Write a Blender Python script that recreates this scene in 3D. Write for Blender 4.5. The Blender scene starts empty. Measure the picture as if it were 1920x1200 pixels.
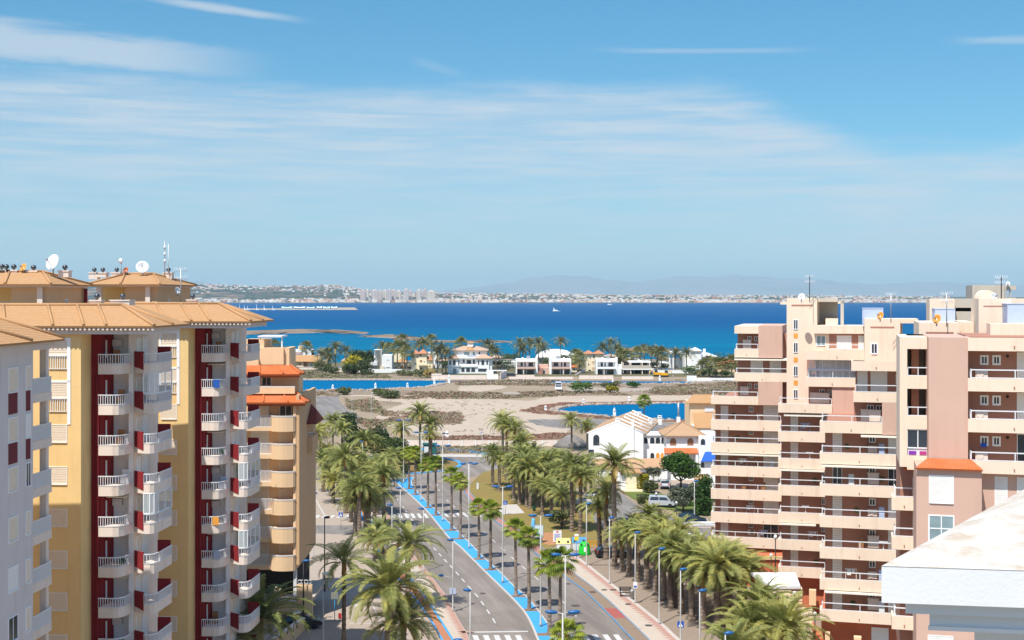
import bpy, math, random
from mathutils import Vector, Matrix
R = math.radians
scene = bpy.context.scene
COL = scene.collection
rnd = random.Random(7)
# ---------------------------------------------------------------- measuring
CAMH, FP, HY = 34.0, 2400.0, 556.0      # eye height in metres, focal length in photo pixels, eye-level row
def G(px, py, z=0.0):
    Y = FP*(CAMH-z)/(py-HY)
    return Vector(((px-960)/FP*Y, Y, z))
def WP(px, py, Y):
    return Vector(((px-960)/FP*Y, Y, CAMH-(py-HY)*Y/FP))
def XA(px, Y): return (px-960)/FP*Y
def ZA(py, Y): return CAMH-(py-HY)*Y/FP
# ---------------------------------------------------------------- mesh builder
class MB:
    def __init__(s): s.v=[]; s.f=[]; s.m=[]; s.uv={}; s.sm=set(); s.mi=0
    def face(s, pts, uv=None, smooth=False):
        b=len(s.v); s.v.extend([tuple(p) for p in pts]); s.f.append(tuple(range(b,b+len(pts)))); s.m.append(s.mi)
        if uv: s.uv[len(s.f)-1]=uv
        if smooth: s.sm.add(len(s.f)-1)
    def hexa(s, p):                      # p: 4 bottom, 4 top points (ccw from above)
        b=len(s.v); s.v.extend([tuple(q) for q in p])
        for q in ((3,2,1,0),(4,5,6,7),(0,1,5,4),(1,2,6,5),(2,3,7,6),(3,0,4,7)):
            s.f.append(tuple(b+i for i in q)); s.m.append(s.mi)
        return s
    def box(s, x0,x1,y0,y1,z0,z1):
        return s.hexa([(x0,y0,z0),(x1,y0,z0),(x1,y1,z0),(x0,y1,z0),(x0,y0,z1),(x1,y0,z1),(x1,y1,z1),(x0,y1,z1)])
    def prism(s, poly, z0, z1):          # poly ccw
        n=len(poly); b=len(s.v)
        s.v.extend([(p[0],p[1],z0) for p in poly]+[(p[0],p[1],z1) for p in poly])
        s.f.append(tuple(b+i for i in range(n-1,-1,-1))); s.m.append(s.mi)
        s.f.append(tuple(b+n+i for i in range(n))); s.m.append(s.mi)
        for i in range(n):
            j=(i+1)%n; s.f.append((b+i,b+j,b+n+j,b+n+i)); s.m.append(s.mi)
        return s
    def tube(s, pts, rad, n=6, cap=True, smooth=True):
        pts=[Vector(p) for p in pts]; rad=rad if isinstance(rad,(list,tuple)) else [rad]*len(pts)
        b=len(s.v)
        for i,p in enumerate(pts):
            d=(pts[min(i+1,len(pts)-1)]-pts[max(i-1,0)]).normalized()
            a=Vector((0,1,0)) if abs(d.y)<.9 else Vector((1,0,0))
            u=d.cross(a).normalized(); w=d.cross(u)
            for k in range(n):
                t=2*math.pi*k/n; s.v.append(tuple(p+rad[i]*(math.cos(t)*u+math.sin(t)*w)))
        for i in range(len(pts)-1):
            for k in range(n):
                k2=(k+1)%n; s.f.append((b+i*n+k,b+i*n+k2,b+(i+1)*n+k2,b+(i+1)*n+k)); s.m.append(s.mi)
                if smooth: s.sm.add(len(s.f)-1)
        if cap:
            s.f.append(tuple(b+k for k in range(n-1,-1,-1))); s.m.append(s.mi)
            s.f.append(tuple(b+(len(pts)-1)*n+k for k in range(n))); s.m.append(s.mi)
        return s
    def lathe(s, prof, c=(0,0,0), n=12, axis=None, smooth=True):   # prof: (r,z) list
        b=len(s.v); M=Matrix.Identity(3)
        if axis is not None: M=Vector((0,0,1)).rotation_difference(Vector(axis)).to_matrix()
        for r,z in prof:
            for k in range(n):
                t=2*math.pi*k/n; s.v.append(tuple(Vector(c)+M@Vector((r*math.cos(t),r*math.sin(t),z))))
        for i in range(len(prof)-1):
            for k in range(n):
                k2=(k+1)%n; s.f.append((b+i*n+k,b+i*n+k2,b+(i+1)*n+k2,b+(i+1)*n+k)); s.m.append(s.mi)
                if smooth: s.sm.add(len(s.f)-1)
        for i in (0,len(prof)-1):
            if prof[i][0]>1e-4:
                q=[b+i*n+k for k in range(n)]; s.f.append(tuple(q if i else q[::-1])); s.m.append(s.mi)
        return s
    def slab(s, quad, th, uv=None):      # inclined sheet of thickness th (downwards), top face carries uv in metres
        q=[Vector(p) for p in quad]; d=Vector((0,0,-th)); n=len(q)
        s.face(q, uv or roof_uv(q)); s.face([p+d for p in q][::-1])
        for i in range(n):
            j=(i+1)%n; s.face([q[i]+d,q[j]+d,q[j],q[i]])
        return s
    def xf(s, M):
        s.v=[tuple(M@Vector(p)) for p in s.v]; return s
    def join(s, o):
        b=len(s.v); f0=len(s.f); s.v.extend(o.v); s.f.extend([tuple(b+i for i in f) for f in o.f]); s.m.extend(o.m)
        for k,u in o.uv.items(): s.uv[f0+k]=u
        for k in o.sm: s.sm.add(f0+k)
        return s
    def mesh(s, name, mats):
        me=bpy.data.meshes.new(name); me.from_pydata(s.v,[],s.f)
        for m in (mats if isinstance(mats,(list,tuple)) else [mats]): me.materials.append(m)
        if any(s.m): me.polygons.foreach_set('material_index', s.m)
        if s.uv:
            L=me.uv_layers.new(name='m')
            for k,u in s.uv.items():
                st=me.polygons[k].loop_start
                for i,c in enumerate(u): L.data[st+i].uv=c
        if s.sm:
            fl=[i in s.sm for i in range(len(s.f))]; me.polygons.foreach_set('use_smooth', fl)
        me.update(); return me
    def build(s, name, mats, parent=None):
        if parent is not None:
            r=parent
            while r.parent: r=r.parent
            l=r.location
            if l.length>0: s.v=[(p[0]-l.x,p[1]-l.y,p[2]-l.z) for p in s.v]
        o=bpy.data.objects.new(name, s.mesh(name,mats)); COL.objects.link(o)
        if parent is not None: o.parent=parent
        return o
def roof_uv(q):
    q=[Vector(p) for p in q]
    n=(q[1]-q[0]).cross(q[2]-q[0]).normalized()
    if n.z<0: n=-n
    h=Vector((0,0,1)).cross(n)
    h=h.normalized() if h.length>1e-4 else Vector((1,0,0))
    d=n.cross(h)
    return [((p).dot(h),(p).dot(d)) for p in q]
def mark(o, label, cat, group=None, kind=None):
    if label: o['label']=label
    if cat: o['category']=cat
    if group: o['group']=group
    if kind: o['kind']=kind
    return o
def thing(name, label, cat, loc=(0,0,0), group=None, rz=0):
    o=bpy.data.objects.new(name,None); COL.objects.link(o); o.location=loc; o.rotation_euler=(0,0,rz); o.empty_display_size=.3
    return mark(o,label,cat,group)
def struct(name, mb, mat): return mark(mb.build(name,mat),None,None,None,'structure')
def dup(root, loc, label, rz=0, sc=1.0, group=None):
    r=root.copy(); COL.objects.link(r); r.location=loc; r.rotation_euler=(0,0,rz); r.scale=(sc,sc,sc) if not isinstance(sc,tuple) else sc
    r['label']=label
    if group: r['group']=group
    for ch in list(root.children):
        c=ch.copy(); COL.objects.link(c); c.parent=r
        for g in list(ch.children):
            d=g.copy(); COL.objects.link(d); d.parent=c
    return r
# ---------------------------------------------------------------- materials
def srgb(r,g,b):
    f=lambda c:(c/255/12.92 if c<=10 else ((c/255+.055)/1.055)**2.4)
    return (f(r),f(g),f(b),1)
class NT:
    def __init__(s,name):
        s.mat=bpy.data.materials.new(name); s.mat.use_nodes=True; s.t=s.mat.node_tree; s.n=s.t.nodes
        s.b=s.n['Principled BSDF']
    def add(s,k,**kw):
        n=s.n.new(k)
        for a,v in kw.items(): setattr(n,a,v)
        return n
    def link(s,a,b): s.t.links.new(a,b)
    def coord(s,sc=(1,1,1),kind='Object'):
        c=s.add('ShaderNodeTexCoord') if kind!='Position' else s.add('ShaderNodeNewGeometry')
        m=s.add('ShaderNodeMapping'); m.inputs['Scale'].default_value=sc
        s.link(c.outputs[kind],m.inputs['Vector']); return m.outputs['Vector']
    def noise(s,vec,scale,detail=4,rough=.55):
        n=s.add('ShaderNodeTexNoise'); n.inputs['Scale'].default_value=scale; n.inputs['Detail'].default_value=detail; n.inputs['Roughness'].default_value=rough
        s.link(vec,n.inputs['Vector']); return n.outputs['Fac']
    def ramp(s,fac,stops):
        r=s.add('ShaderNodeValToRGB'); e=r.color_ramp.elements
        while len(e)<len(stops): e.new(.5)
        for i,(p,c) in enumerate(stops):
            e[i].position=p; e[i].color=c if isinstance(c,(tuple,list)) and len(c)==4 else ((c[0],c[1],c[2],1) if isinstance(c,(tuple,list)) else (c,c,c,1))
        s.link(fac,r.inputs['Fac']); return r.outputs['Color']
    def mix(s,fac,a,b,mode='MIX'):
        m=s.add('ShaderNodeMix',data_type='RGBA',blend_type=mode)
        for i,v in ((0,fac),(6,a),(7,b)):
            if hasattr(v,'is_output'): s.link(v,m.inputs[i])
            else: m.inputs[i].default_value=v if not isinstance(v,tuple) or len(v)==4 else (*v,1)
        return m.outputs[2]
    def bump(s,h,dist=.02,strength=.5):
        b=s.add('ShaderNodeBump'); b.inputs['Distance'].default_value=dist; b.inputs['Strength'].default_value=strength
        s.link(h,b.inputs['Height']); s.link(b.outputs['Normal'],s.b.inputs['Normal'])
    def out(s,col,rough=.85,spec=.25):
        if hasattr(col,'is_output'): s.link(col,s.b.inputs['Base Color'])
        else: s.b.inputs['Base Color'].default_value=(*col[:3],1)
        s.b.inputs['Roughness'].default_value=rough; s.b.inputs['Specular IOR Level'].default_value=spec
        return s.mat
def sc_(c,k): return (min(1,c[0]*k),min(1,c[1]*k),min(1,c[2]*k),1)
def stucco(name,c,var=.12,stain=.18,rough=.9,streak=(.9,.9,.10)):
    t=NT(name); v=t.coord()
    n=t.noise(v,.35,5); col=t.mix(n,sc_(c,1-var),sc_(c,1+var))
    s=t.noise(t.coord(streak),1.6,5,.65); f=t.ramp(s,[(.52,0),(.78,1)])
    d=t.mix(f,(0,0,0,1),(stain,stain,stain,1))
    col=t.mix(d,col,(c[0]*.55,c[1]*.42,c[2]*.33,1))
    g=t.noise(v,9,3); t.bump(g,.01,.35)
    return t.out(col,rough)
def plain(name,c,rough=.6,spec=.3,metal=0,var=.08):
    t=NT(name); n=t.noise(t.coord(),3,3); col=t.mix(n,sc_(c,1-var),sc_(c,1+var)); t.b.inputs['Metallic'].default_value=metal
    return t.out(col,rough,spec)
def glassy(name,c):
    t=NT(name); n=t.noise(t.coord(),.6,2); return t.out(t.mix(n,sc_(c,.6),sc_(c,1.5)),.08,.6)
def tile(name,c,pitch=.24):
    t=NT(name); v=t.coord((1,1,1),'UV')
    w=t.add('ShaderNodeTexWave',wave_type='BANDS',bands_direction='X',wave_profile='SIN'); w.inputs['Scale'].default_value=.314/pitch; w.inputs['Distortion'].default_value=.25
    t.link(v,w.inputs['Vector'])
    r=t.add('ShaderNodeTexWave',wave_type='BANDS',bands_direction='Y',wave_profile='SAW'); r.inputs['Scale'].default_value=.314/.42; t.link(v,r.inputs['Vector'])
    n=t.noise(t.coord((4,2,1),'UV'),1.0,4,.7); big=t.noise(v,.5,4)
    col=t.ramp(n,[(.25,sc_(c,.72)),(.5,c),(.75,sc_(c,1.22))])
    col=t.mix(big,sc_(c,.75),col); 
    k=t.ramp(big,[(.35,.0),(.75,.35)]); col=t.mix(k,col,(.36,.24,.15,1))
    h=t.mix(.35,w.outputs['Fac'],r.outputs['Fac'])
    t.bump(h,.07,.9)
    return t.out(col,.85,.2)
C_={}
C_['yellow']=stucco('yellow_stucco',(.80,.56,.255),.12,.26)
C_['white']=stucco('white_stucco',(.80,.78,.77),.06,.18)
C_['bright']=stucco('whitewash',(.86,.85,.83),.03,.05)
C_['grey']=stucco('pale_grey_stucco',(.66,.61,.60),.08,.30)
C_['red']=stucco('dark_red_paint',(.24,.020,.024),.10,.15)
C_['slab']=stucco('pale_peach_stucco',(.78,.66,.57),.08,.42)
C_['peach']=stucco('peach_stucco',(.80,.645,.50),.06,.32)
C_['pink']=stucco('dusty_pink_stucco',(.60,.395,.31),.08,.20)
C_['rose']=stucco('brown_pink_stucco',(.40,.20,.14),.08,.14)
C_['brick']=stucco('brick_red_render',(.50,.155,.075),.10,.18)
C_['tan']=stucco('shade_tan_stucco',(.62,.40,.22),.06,.18)  # darker tan carrying the shade of side walls; also plain tan panes
C_['dpeach']=stucco('warm_peach_stucco',(.80,.56,.34),.05,.22)
C_['cream']=stucco('cream_stucco',(.85,.73,.50),.05,.10)
C_['taupe']=stucco('taupe_concrete',(.52,.46,.38),.08,.25)
C_['tile']=tile('sandy_clay_tile',(.56,.31,.14,1))
C_['mtile']=tile('muted_clay_tile',(.54,.34,.20,1))
C_['otile']=tile('orange_clay_tile',(.66,.16,.045,1))
C_['ptile']=tile('pale_pinkish_tile',(.62,.42,.30,1))
C_['stile']=tile('salmon_clay_tile',(.60,.26,.14,1))
C_['maroon']=stucco('dull_maroon_panel',(.17,.035,.04),.10,.15)
C_['dtile']=tile('shaded_red_tile',(.25,.04,.03,1))  # tile darkened to paint in the shade on the side wing
C_['rail']=plain('white_rail_paint',(.72,.73,.745),.45)
C_['wood']=plain('brown_wood',(.34,.16,.07),.7)
C_['shut']=plain('white_shutter',(.84,.82,.78),.5)
C_['sbeige']=plain('beige_shutter',(.80,.68,.54),.55)
C_['door']=plain('greyish_door',(.62,.56,.54),.5)
C_['frame']=plain('white_window_frame',(.88,.88,.88),.4)
C_['glass']=glassy('dark_window_glass',(.035,.045,.06))
C_['lglass']=glassy('pale_window_glass',(.22,.30,.32))
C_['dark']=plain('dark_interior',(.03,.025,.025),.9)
C_['black']=plain('black_paint',(.02,.02,.022),.5)
C_['metal']=plain('galvanised_metal',(.45,.46,.47),.4,.5,.6)
C_['steel']=plain('silver_cap',(.30,.33,.36),.25,.6,.9)
C_['cap']=plain('dark_vent_cap',(.10,.11,.125),.3,.6,.7)
C_['tank']=plain('blue_grey_panel',(.42,.50,.66),.6)
C_['orange']=plain('orange_dish_paint',(.75,.33,.06),.5)
C_['rust']=plain('brick_red_dish',(.45,.13,.05),.6)
C_['pole']=plain('pale_lamp_pole',(.44,.43,.41),.45,.4)
C_['bluepaint']=plain('blue_lamp_paint',(.012,.10,.28),.4,.4)
C_['sky_blue_pole']=plain('light_blue_paint',(.05,.32,.66),.5)
C_['awning']=plain('pale_awning',(.80,.76,.66),.7)
C_['navy']=plain('blue_canvas',(.02,.10,.42),.8)
# ---------------------------------------------------------------- camera, sun, sky
cam=bpy.data.cameras.new('camera'); co=bpy.data.objects.new('camera',cam); COL.objects.link(co)
co.location=(0,0,CAMH); co.rotation_euler=(R(90),0,0); cam.sensor_width=36; cam.lens=FP/1920*36
cam.shift_y=(HY-600)/1920; cam.clip_start=.5; cam.clip_end=90000; scene.camera=co
SUN_EL, SUN_AZ = 60.0, math.degrees(math.atan2(-.5,-.86))   # azimuth of the sun measured from +Y towards +X
sl=bpy.data.lights.new('sun','SUN'); sl.energy=4.6; sl.angle=R(.53); sl.color=(1,.955,.88)
so=bpy.data.objects.new('sun',sl); COL.objects.link(so)
sd=Vector((math.sin(R(SUN_AZ))*math.cos(R(SUN_EL)),math.cos(R(SUN_AZ))*math.cos(R(SUN_EL)),math.sin(R(SUN_EL))))
so.rotation_euler=sd.to_track_quat('Z','Y').to_euler(); so.location=(-40,-60,120)
w=bpy.data.worlds.new('World'); scene.world=w; w.use_nodes=True; wt=w.node_tree; wn=wt.nodes
bg=wn['Background']; sky=wn.new('ShaderNodeTexSky'); sky.sky_type='NISHITA'; sky.sun_disc=False
sky.sun_elevation=R(SUN_EL); sky.sun_rotation=R(SUN_AZ); sky.air_density=1.0; sky.dust_density=.2; sky.ozone_density=2.5; sky.altitude=30
L=wt.links.new
def wmath(op,a,b=None,c=None):
    n=wn.new('ShaderNodeMath'); n.operation=op
    for i,x in enumerate((a,b,c)):
        if x is None: continue
        if hasattr(x,'is_output'): L(x,n.inputs[i])
        else: n.inputs[i].default_value=x
    return n.outputs[0]
def wrange(v,a,b,c=0,d=1):
    n=wn.new('ShaderNodeMapRange'); n.interpolation_type='SMOOTHSTEP'; L(v,n.inputs[0])
    for i,x in enumerate((a,b,c,d)): n.inputs[1+i].default_value=x
    return n.outputs[0]
tc=wn.new('ShaderNodeTexCoord'); sp=wn.new('ShaderNodeSeparateXYZ'); L(tc.outputs['Generated'],sp.inputs[0])
el=wmath('ARCTAN2',sp.outputs[2],wmath('SQRT',wmath('ADD',wmath('POWER',sp.outputs[0],2),wmath('POWER',sp.outputs[1],2))))
az=wmath('ARCTAN2',sp.outputs[0],sp.outputs[1])
el=wmath('MULTIPLY',el,57.29578); az=wmath('MULTIPLY',az,57.29578)    # degrees
cx=wn.new('ShaderNodeCombineXYZ'); L(wmath('MULTIPLY',az,.09),cx.inputs[0]); L(wmath('MULTIPLY',el,.62),cx.inputs[1])
def wnoise(scale,detail,off=0,dist=0,vec=None):
    n=wn.new('ShaderNodeTexNoise'); n.inputs['Scale'].default_value=scale; n.inputs['Detail'].default_value=detail; n.inputs['Roughness'].default_value=.6; n.inputs['Distortion'].default_value=dist
    m=wn.new('ShaderNodeMapping'); m.inputs['Location'].default_value=(off,off*.7,off*.3); L(vec or cx.outputs[0],m.inputs[0]); L(m.outputs[0],n.inputs[0]); return n.outputs[0]
big=wnoise(1.0,5,3.1,.4); fine=wnoise(2.6,7,9.4,.5)
cx2=wn.new('ShaderNodeCombineXYZ'); L(wmath('MULTIPLY',az,.16),cx2.inputs[0]); L(wmath('MULTIPLY',el,2.6),cx2.inputs[1])
streaks=wnoise(1.0,6,5.3,.3,cx2.outputs[0])
# the veil of high cloud: its upper edge slopes down from upper left to the right
edge=wmath('ADD',wrange(az,8,17.5,9.25,6.3),wmath('MULTIPLY_ADD',fine,1.5,-.75))
edge=wmath('ADD',edge,wmath('MULTIPLY_ADD',big,1.6,-.8))
dd=wmath('SUBTRACT',edge,el)
veil=wmath('MULTIPLY',wrange(dd,-.7,1.1),wmath('MULTIPLY_ADD',wrange(dd,1.5,8.5),-.55,1.0))
veil=wmath('MULTIPLY',veil,wmath('MULTIPLY_ADD',wrange(streaks,.28,.72),.62,.38))
# lens of cloud upper left, and thin streaks near the top
def lens(a0,ea0,wa,slope,h,k,soft=.5):
    ce=wmath('MULTIPLY_ADD',wmath('SUBTRACT',az,a0),slope,ea0)
    e=wmath('SUBTRACT',el,wmath('ADD',ce,wmath('MULTIPLY_ADD',fine,h*1.2,-h*.6)))
    fe=wrange(wmath('ABSOLUTE',wmath('DIVIDE',e,h)),soft,1.0,1,0)
    fa=wrange(wmath('ABSOLUTE',wmath('DIVIDE',wmath('SUBTRACT',az,a0),wa)),.25,1.0,1,0)
    return wmath('MULTIPLY',wmath('MULTIPLY',fe,fa),k)
cl=veil
for a in ((-19.5,10.45,10.0,-.06,1.0,.80,.3),(-20.8,13.02,5.0,-.09,.26,.95,.1),(-12.7,12.35,4.2,-.10,.25,.75,.1),(8.5,10.75,6.0,-.03,.17,.35,.1),(21.5,10.55,3.2,-.06,.26,.45,.1),(-3.3,10.1,1.6,-.25,.3,.18,.1)):
    cl=wmath('MAXIMUM',cl,lens(*a))
cl=wmath('MINIMUM',cl,1.0)
gr=wn.new('ShaderNodeValToRGB'); L(wmath('DIVIDE',el,90.0),gr.inputs[0])
mixb=wn.new('ShaderNodeMix'); mixb.data_type='RGBA'; mixb.blend_type='MULTIPLY'; mixb.inputs[0].default_value=1.0
L(sky.outputs[0],mixb.inputs[6]); L(gr.outputs[0],mixb.inputs[7])
SKYG=[(0.0,(.385,.495,.575)),(.019,(.345,.495,.585)),(.062,(.295,.52,.605)),(.155,(.24,.55,.632)),(.36,(.95,1.0,1.0)),(1.0,(1.05,1.0,.95))]
e=gr.color_ramp.elements
while len(e)<len(SKYG): e.new(.5)
for i,(p,c) in enumerate(SKYG): e[i].position=p; e[i].color=(*c,1)
mixc=wn.new('ShaderNodeMix'); mixc.data_type='RGBA'; L(wmath('MULTIPLY',cl,.80),mixc.inputs[0]); L(mixb.outputs[2],mixc.inputs[6]); mixc.inputs[7].default_value=(3.45,3.74,4.02,1)
L(mixc.outputs[2],bg.inputs[0]); bg.inputs[1].default_value=.15
scene.view_settings.view_transform='Standard'; scene.view_settings.look='None'; scene.view_settings.exposure=.43; scene.view_settings.gamma=1
try:
    scene.cycles.use_denoising=True; scene.cycles.max_bounces=7; scene.cycles.diffuse_bounces=4; scene.cycles.glossy_bounces=2; scene.cycles.transparent_max_bounces=6; scene.cycles.volume_bounces=0
except Exception: pass
# ================================================================ GROUND, ROADS, WATER
def gmat(name,c,var=.12,sc=.25,spots=None,rough=.95,bump=.02,stretch=(1,1,1)):
    t=NT(name); v=t.coord(stretch,'Position')
    a=t.noise(v,sc,6,.6); b=t.noise(v,sc*9,3)
    col=t.mix(a,sc_(c,1-var),sc_(c,1+var)); col=t.mix(t.ramp(b,[(.35,.0),(.75,.28)]),col,sc_(c,.62))
    if spots: col=t.mix(t.ramp(t.noise(v,spots[1],6,.65),[(spots[2],0),(spots[2]+.14,1)]),col,spots[0])
    t.bump(b,bump,.5); return t.out(col,rough,.2)
M_ground=gmat('dry_ground',(.31,.24,.165),.14,.05,((.22,.17,.11,1),.06,.54))
M_sand=gmat('pale_sand',(.45,.365,.28),.08,.04,((.37,.285,.215,1),.05,.57))
M_scrub=gmat('scrub_soil',(.25,.19,.135),.2,.08,((.34,.27,.20,1),.09,.56))
M_rust=gmat('rusty_weed_soil',(.21,.095,.060),.25,.15,((.33,.24,.18,1),.12,.60))
M_plaza=gmat('beige_concrete',(.38,.31,.25),.06,.12,((.29,.23,.18,1),.10,.60))
M_lot=gmat('faded_lot_paving',(.285,.222,.172),.08,.12,((.20,.16,.13,1),.14,.62))
def asphalt(name,c):
    t=NT(name); v=t.coord((1,1,1),'Position'); pn=t.noise(v,.07,2,.3); m=t.add('ShaderNodeMapping'); m.inputs['Rotation'].default_value=(0,0,R(-15)); t.link(v,m.inputs[0])
    m2=t.add('ShaderNodeMapping'); m2.inputs['Scale'].default_value=(.5,.035,1); t.link(m.outputs[0],m2.inputs[0])
    lon=t.noise(m2.outputs[0],1.0,5,.65); a=t.noise(v,.12,5); g=t.noise(v,6,2)
    col=t.mix(t.ramp(lon,[(.35,0),(.65,1)]),sc_(c,.72),sc_(c,1.18)); col=t.mix(t.ramp(a,[(.45,0),(.7,.5)]),col,sc_(c,.75))
    col=t.mix(t.ramp(pn,[(.575,0),(.582,.30)]),col,sc_(c,.62)); col=t.mix(t.ramp(g,[(.4,0),(.8,.2)]),col,sc_(c,.5)); t.bump(g,.01,.3); return t.out(col,.9,.2)
M_road=asphalt('sun_faded_asphalt',(.245,.212,.186))
M_road2=asphalt('grey_asphalt',(.225,.205,.19))
M_blue=gmat('bright_blue_paving_paint',(.060,.33,.66),.07,.35,((.12,.30,.46,1),.5,.60))
M_bline=gmat('faded_blue_line',(.13,.26,.40),.08,.6,((.25,.24,.22,1),.9,.56))
M_kerb=gmat('white_kerb',(.50,.46,.42),.06,.5)
M_white=gmat('white_road_paint',(.55,.54,.52),.05,1.2,((.32,.29,.27,1),1.5,.6))
M_bikeR=gmat('tan_cycle_path',(.26,.19,.135),.06,.3)
M_bikeL=gmat('terracotta_cycle_path',(.42,.185,.105),.06,.3)
M_redp=gmat('red_cycle_path',(.36,.105,.09),.07,.4)
M_pink=gmat('pink_cycle_path',(.40,.19,.16),.07,.4)
M_walk=gmat('cream_pavement',(.50,.42,.345),.05,.3,((.42,.34,.27,1),.5,.6))
M_zig=gmat('red_pavement_tile',(.43,.255,.205),.08,.6)
M_grass=gmat('dry_lawn',(.235,.180,.055),.16,.1,((.24,.155,.055,1),.12,.52))
M_lawn=gmat('green_lawn',(.13,.16,.035),.14,.15)
M_orange=gmat('orange_gravel',(.42,.205,.10),.07,.4)
M_path=gmat('dirt_track',(.36,.30,.245),.06,.05)
def ext(l,y):           # run a photo polyline on along its last direction to another depth
    a,b=G(*l[1]),G(*l[0]); Y=FP*CAMH/(y-HY); k=(Y-b.y)/(b.y-a.y); p=b+(b-a)*k; return [p]+[G(*q) for q in l]
def smooth_line(P,n=3):
    out=[]
    for i in range(len(P)-1):
        p0,p1,p2,p3=P[max(i-1,0)],P[i],P[i+1],P[min(i+2,len(P)-1)]
        for k in range(n):
            t=k/n; out.append(.5*((2*p1)+(p2-p0)*t+(2*p0-5*p1+4*p2-p3)*t*t+(3*p1-p0-3*p2+p3)*t**3))
    out.append(P[-1]); return out
def resample(P,N):
    d=[0]
    for i in range(1,len(P)): d.append(d[-1]+(P[i]-P[i-1]).length)
    out=[];j=0
    for k in range(N):
        s=d[-1]*k/(N-1)
        while j<len(P)-2 and d[j+1]<s: j+=1
        t=(s-d[j])/max(1e-6,d[j+1]-d[j]); out.append(P[j].lerp(P[j+1],t))
    return out
def band(mb,A,B,z,h=0,N=60):       # surface between two lines; h>0 gives real kerb faces
    A=resample(A,N); B=resample(B,N)
    for i in range(N-1):
        a,b,c,d=A[i],B[i],B[i+1],A[i+1]
        up=lambda p: (p.x,p.y,z)
        mb.face([up(a),up(b),up(c),up(d)])
        if h:
            dn=lambda p:(p.x,p.y,z-h)
            mb.face([dn(a),up(a),up(d),dn(d)]); mb.face([up(b),dn(b),dn(c),up(c)])
    if h:
        for p,q in ((A[0],B[0]),(A[-1],B[-1])): mb.face([(p.x,p.y,z-h),(q.x,q.y,z-h),(q.x,q.y,z),(p.x,p.y,z)])
    return mb
def side(P,d):                      # offset a line sideways by d metres (to the right of its direction)
    o=[]
    for i in range(len(P)):
        t=(P[min(i+1,len(P)-1)]-P[max(i-1,0)]); t.z=0; t.normalize(); o.append(P[i]+Vector((t.y,-t.x,0))*d)
    return o
def poly(mb,pts,z,jit=0,sub=6,seed=1,world=False):
    P=[p if world else G(*p) for p in pts]; r=random.Random(seed); out=[]
    for i in range(len(P)):
        a,b=P[i],P[(i+1)%len(P)]
        for k in range(sub if jit else 1):
            q=a.lerp(b,k/(sub if jit else 1)); out.append((q.x+r.uniform(-jit,jit),q.y+r.uniform(-jit,jit)*1.5,z))
    from mathutils.geometry import tessellate_polygon
    for t in tessellate_polygon([[Vector(o_) for o_ in out]]):
        q=[Vector(out[i]) for i in t]
        if (q[1]-q[0]).cross(q[2]-q[0]).z<0: q.reverse()
        mb.face(q)
    return mb
ML=ext([(1005,1197),(996,1175),(982.5,1150),(956,1120),(920,1085),(885,1050),(860,1025),(839,1008),(800,960),(764,925.5),(752,915),(740,905),(731,902)],1420)
MR=ext([(1044,1197),(1038.7,1187.5),(1024,1165),(1010,1146),(988,1120),(964,1100),(940,1075),(910,1048),(885,1023),(850,988),(815,954),(800,941),(788,928),(778,917),(772,905),(777,896)],1420)
LL=ext([(878,1197),(875,1189),(855,1155),(840,1124),(821,1098),(800,1070),(770,1035),(745,1000),(728,965),(713,935),(690,905)],1420)
RR=ext([(1185,1200),(1170,1185),(1150,1163),(1128,1141),(1093,1107),(1054,1079),(1000,1035),(940,987),(913,966),(885,943),(872,925),(866,910)],1420)
BR=ext([(1217,1200),(1192,1175),(1168,1152),(1143,1128),(1107,1098),(1077,1076),(1022,1032),(990,1005),(958.7,986),(927.5,966),(897,941),(880,921),(873,908)],1420)
SR=ext([(1270,1203),(1263,1197),(1237,1172.5),(1188,1133),(1143,1097),(1100,1062.5),(1083,1050),(1062,1036),(1040,1024)],1420)
BLr=ext([(849,1198),(830,1168),(810,1137),(785,1103),(755,1067),(725,1028),(700,985),(688,950)],1420)
BLl=ext([(825,1198),(808,1168),(796,1150),(768,1113),(738,1076),(708,1034),(684,988),(672,950)],1420)
ML,MR,LL,RR,BR,SR,BLr,BLl=[smooth_line(q) for q in (ML,MR,LL,RR,BR,SR,BLr,BLl)]
# land: one sheet with an irregular lagoon shore, and shallow skirts into the water
m=MB(); shore=[]
for i in range(0,121):
    px=-700+i*28; py=676+4*math.sin(px*.013)+3*math.sin(px*.05+1)+(-6 if px<520 else 0)
    g=G(px,py); shore.append(Vector((g.x,g.y,0)))
shore=[Vector((-900,shore[0].y,0))]+shore+[Vector((900,shore[-1].y,0))]
for i in range(len(shore)-1):
    a,b=shore[i],shore[i+1]
    m.face([(a.x,-60,0),(b.x,-60,0),b,a]); m.face([a,b,(b.x*1.02,b.y+14,-1.2),(a.x*1.02,a.y+14,-1.2)])
struct('ground',m,M_ground)
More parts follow.
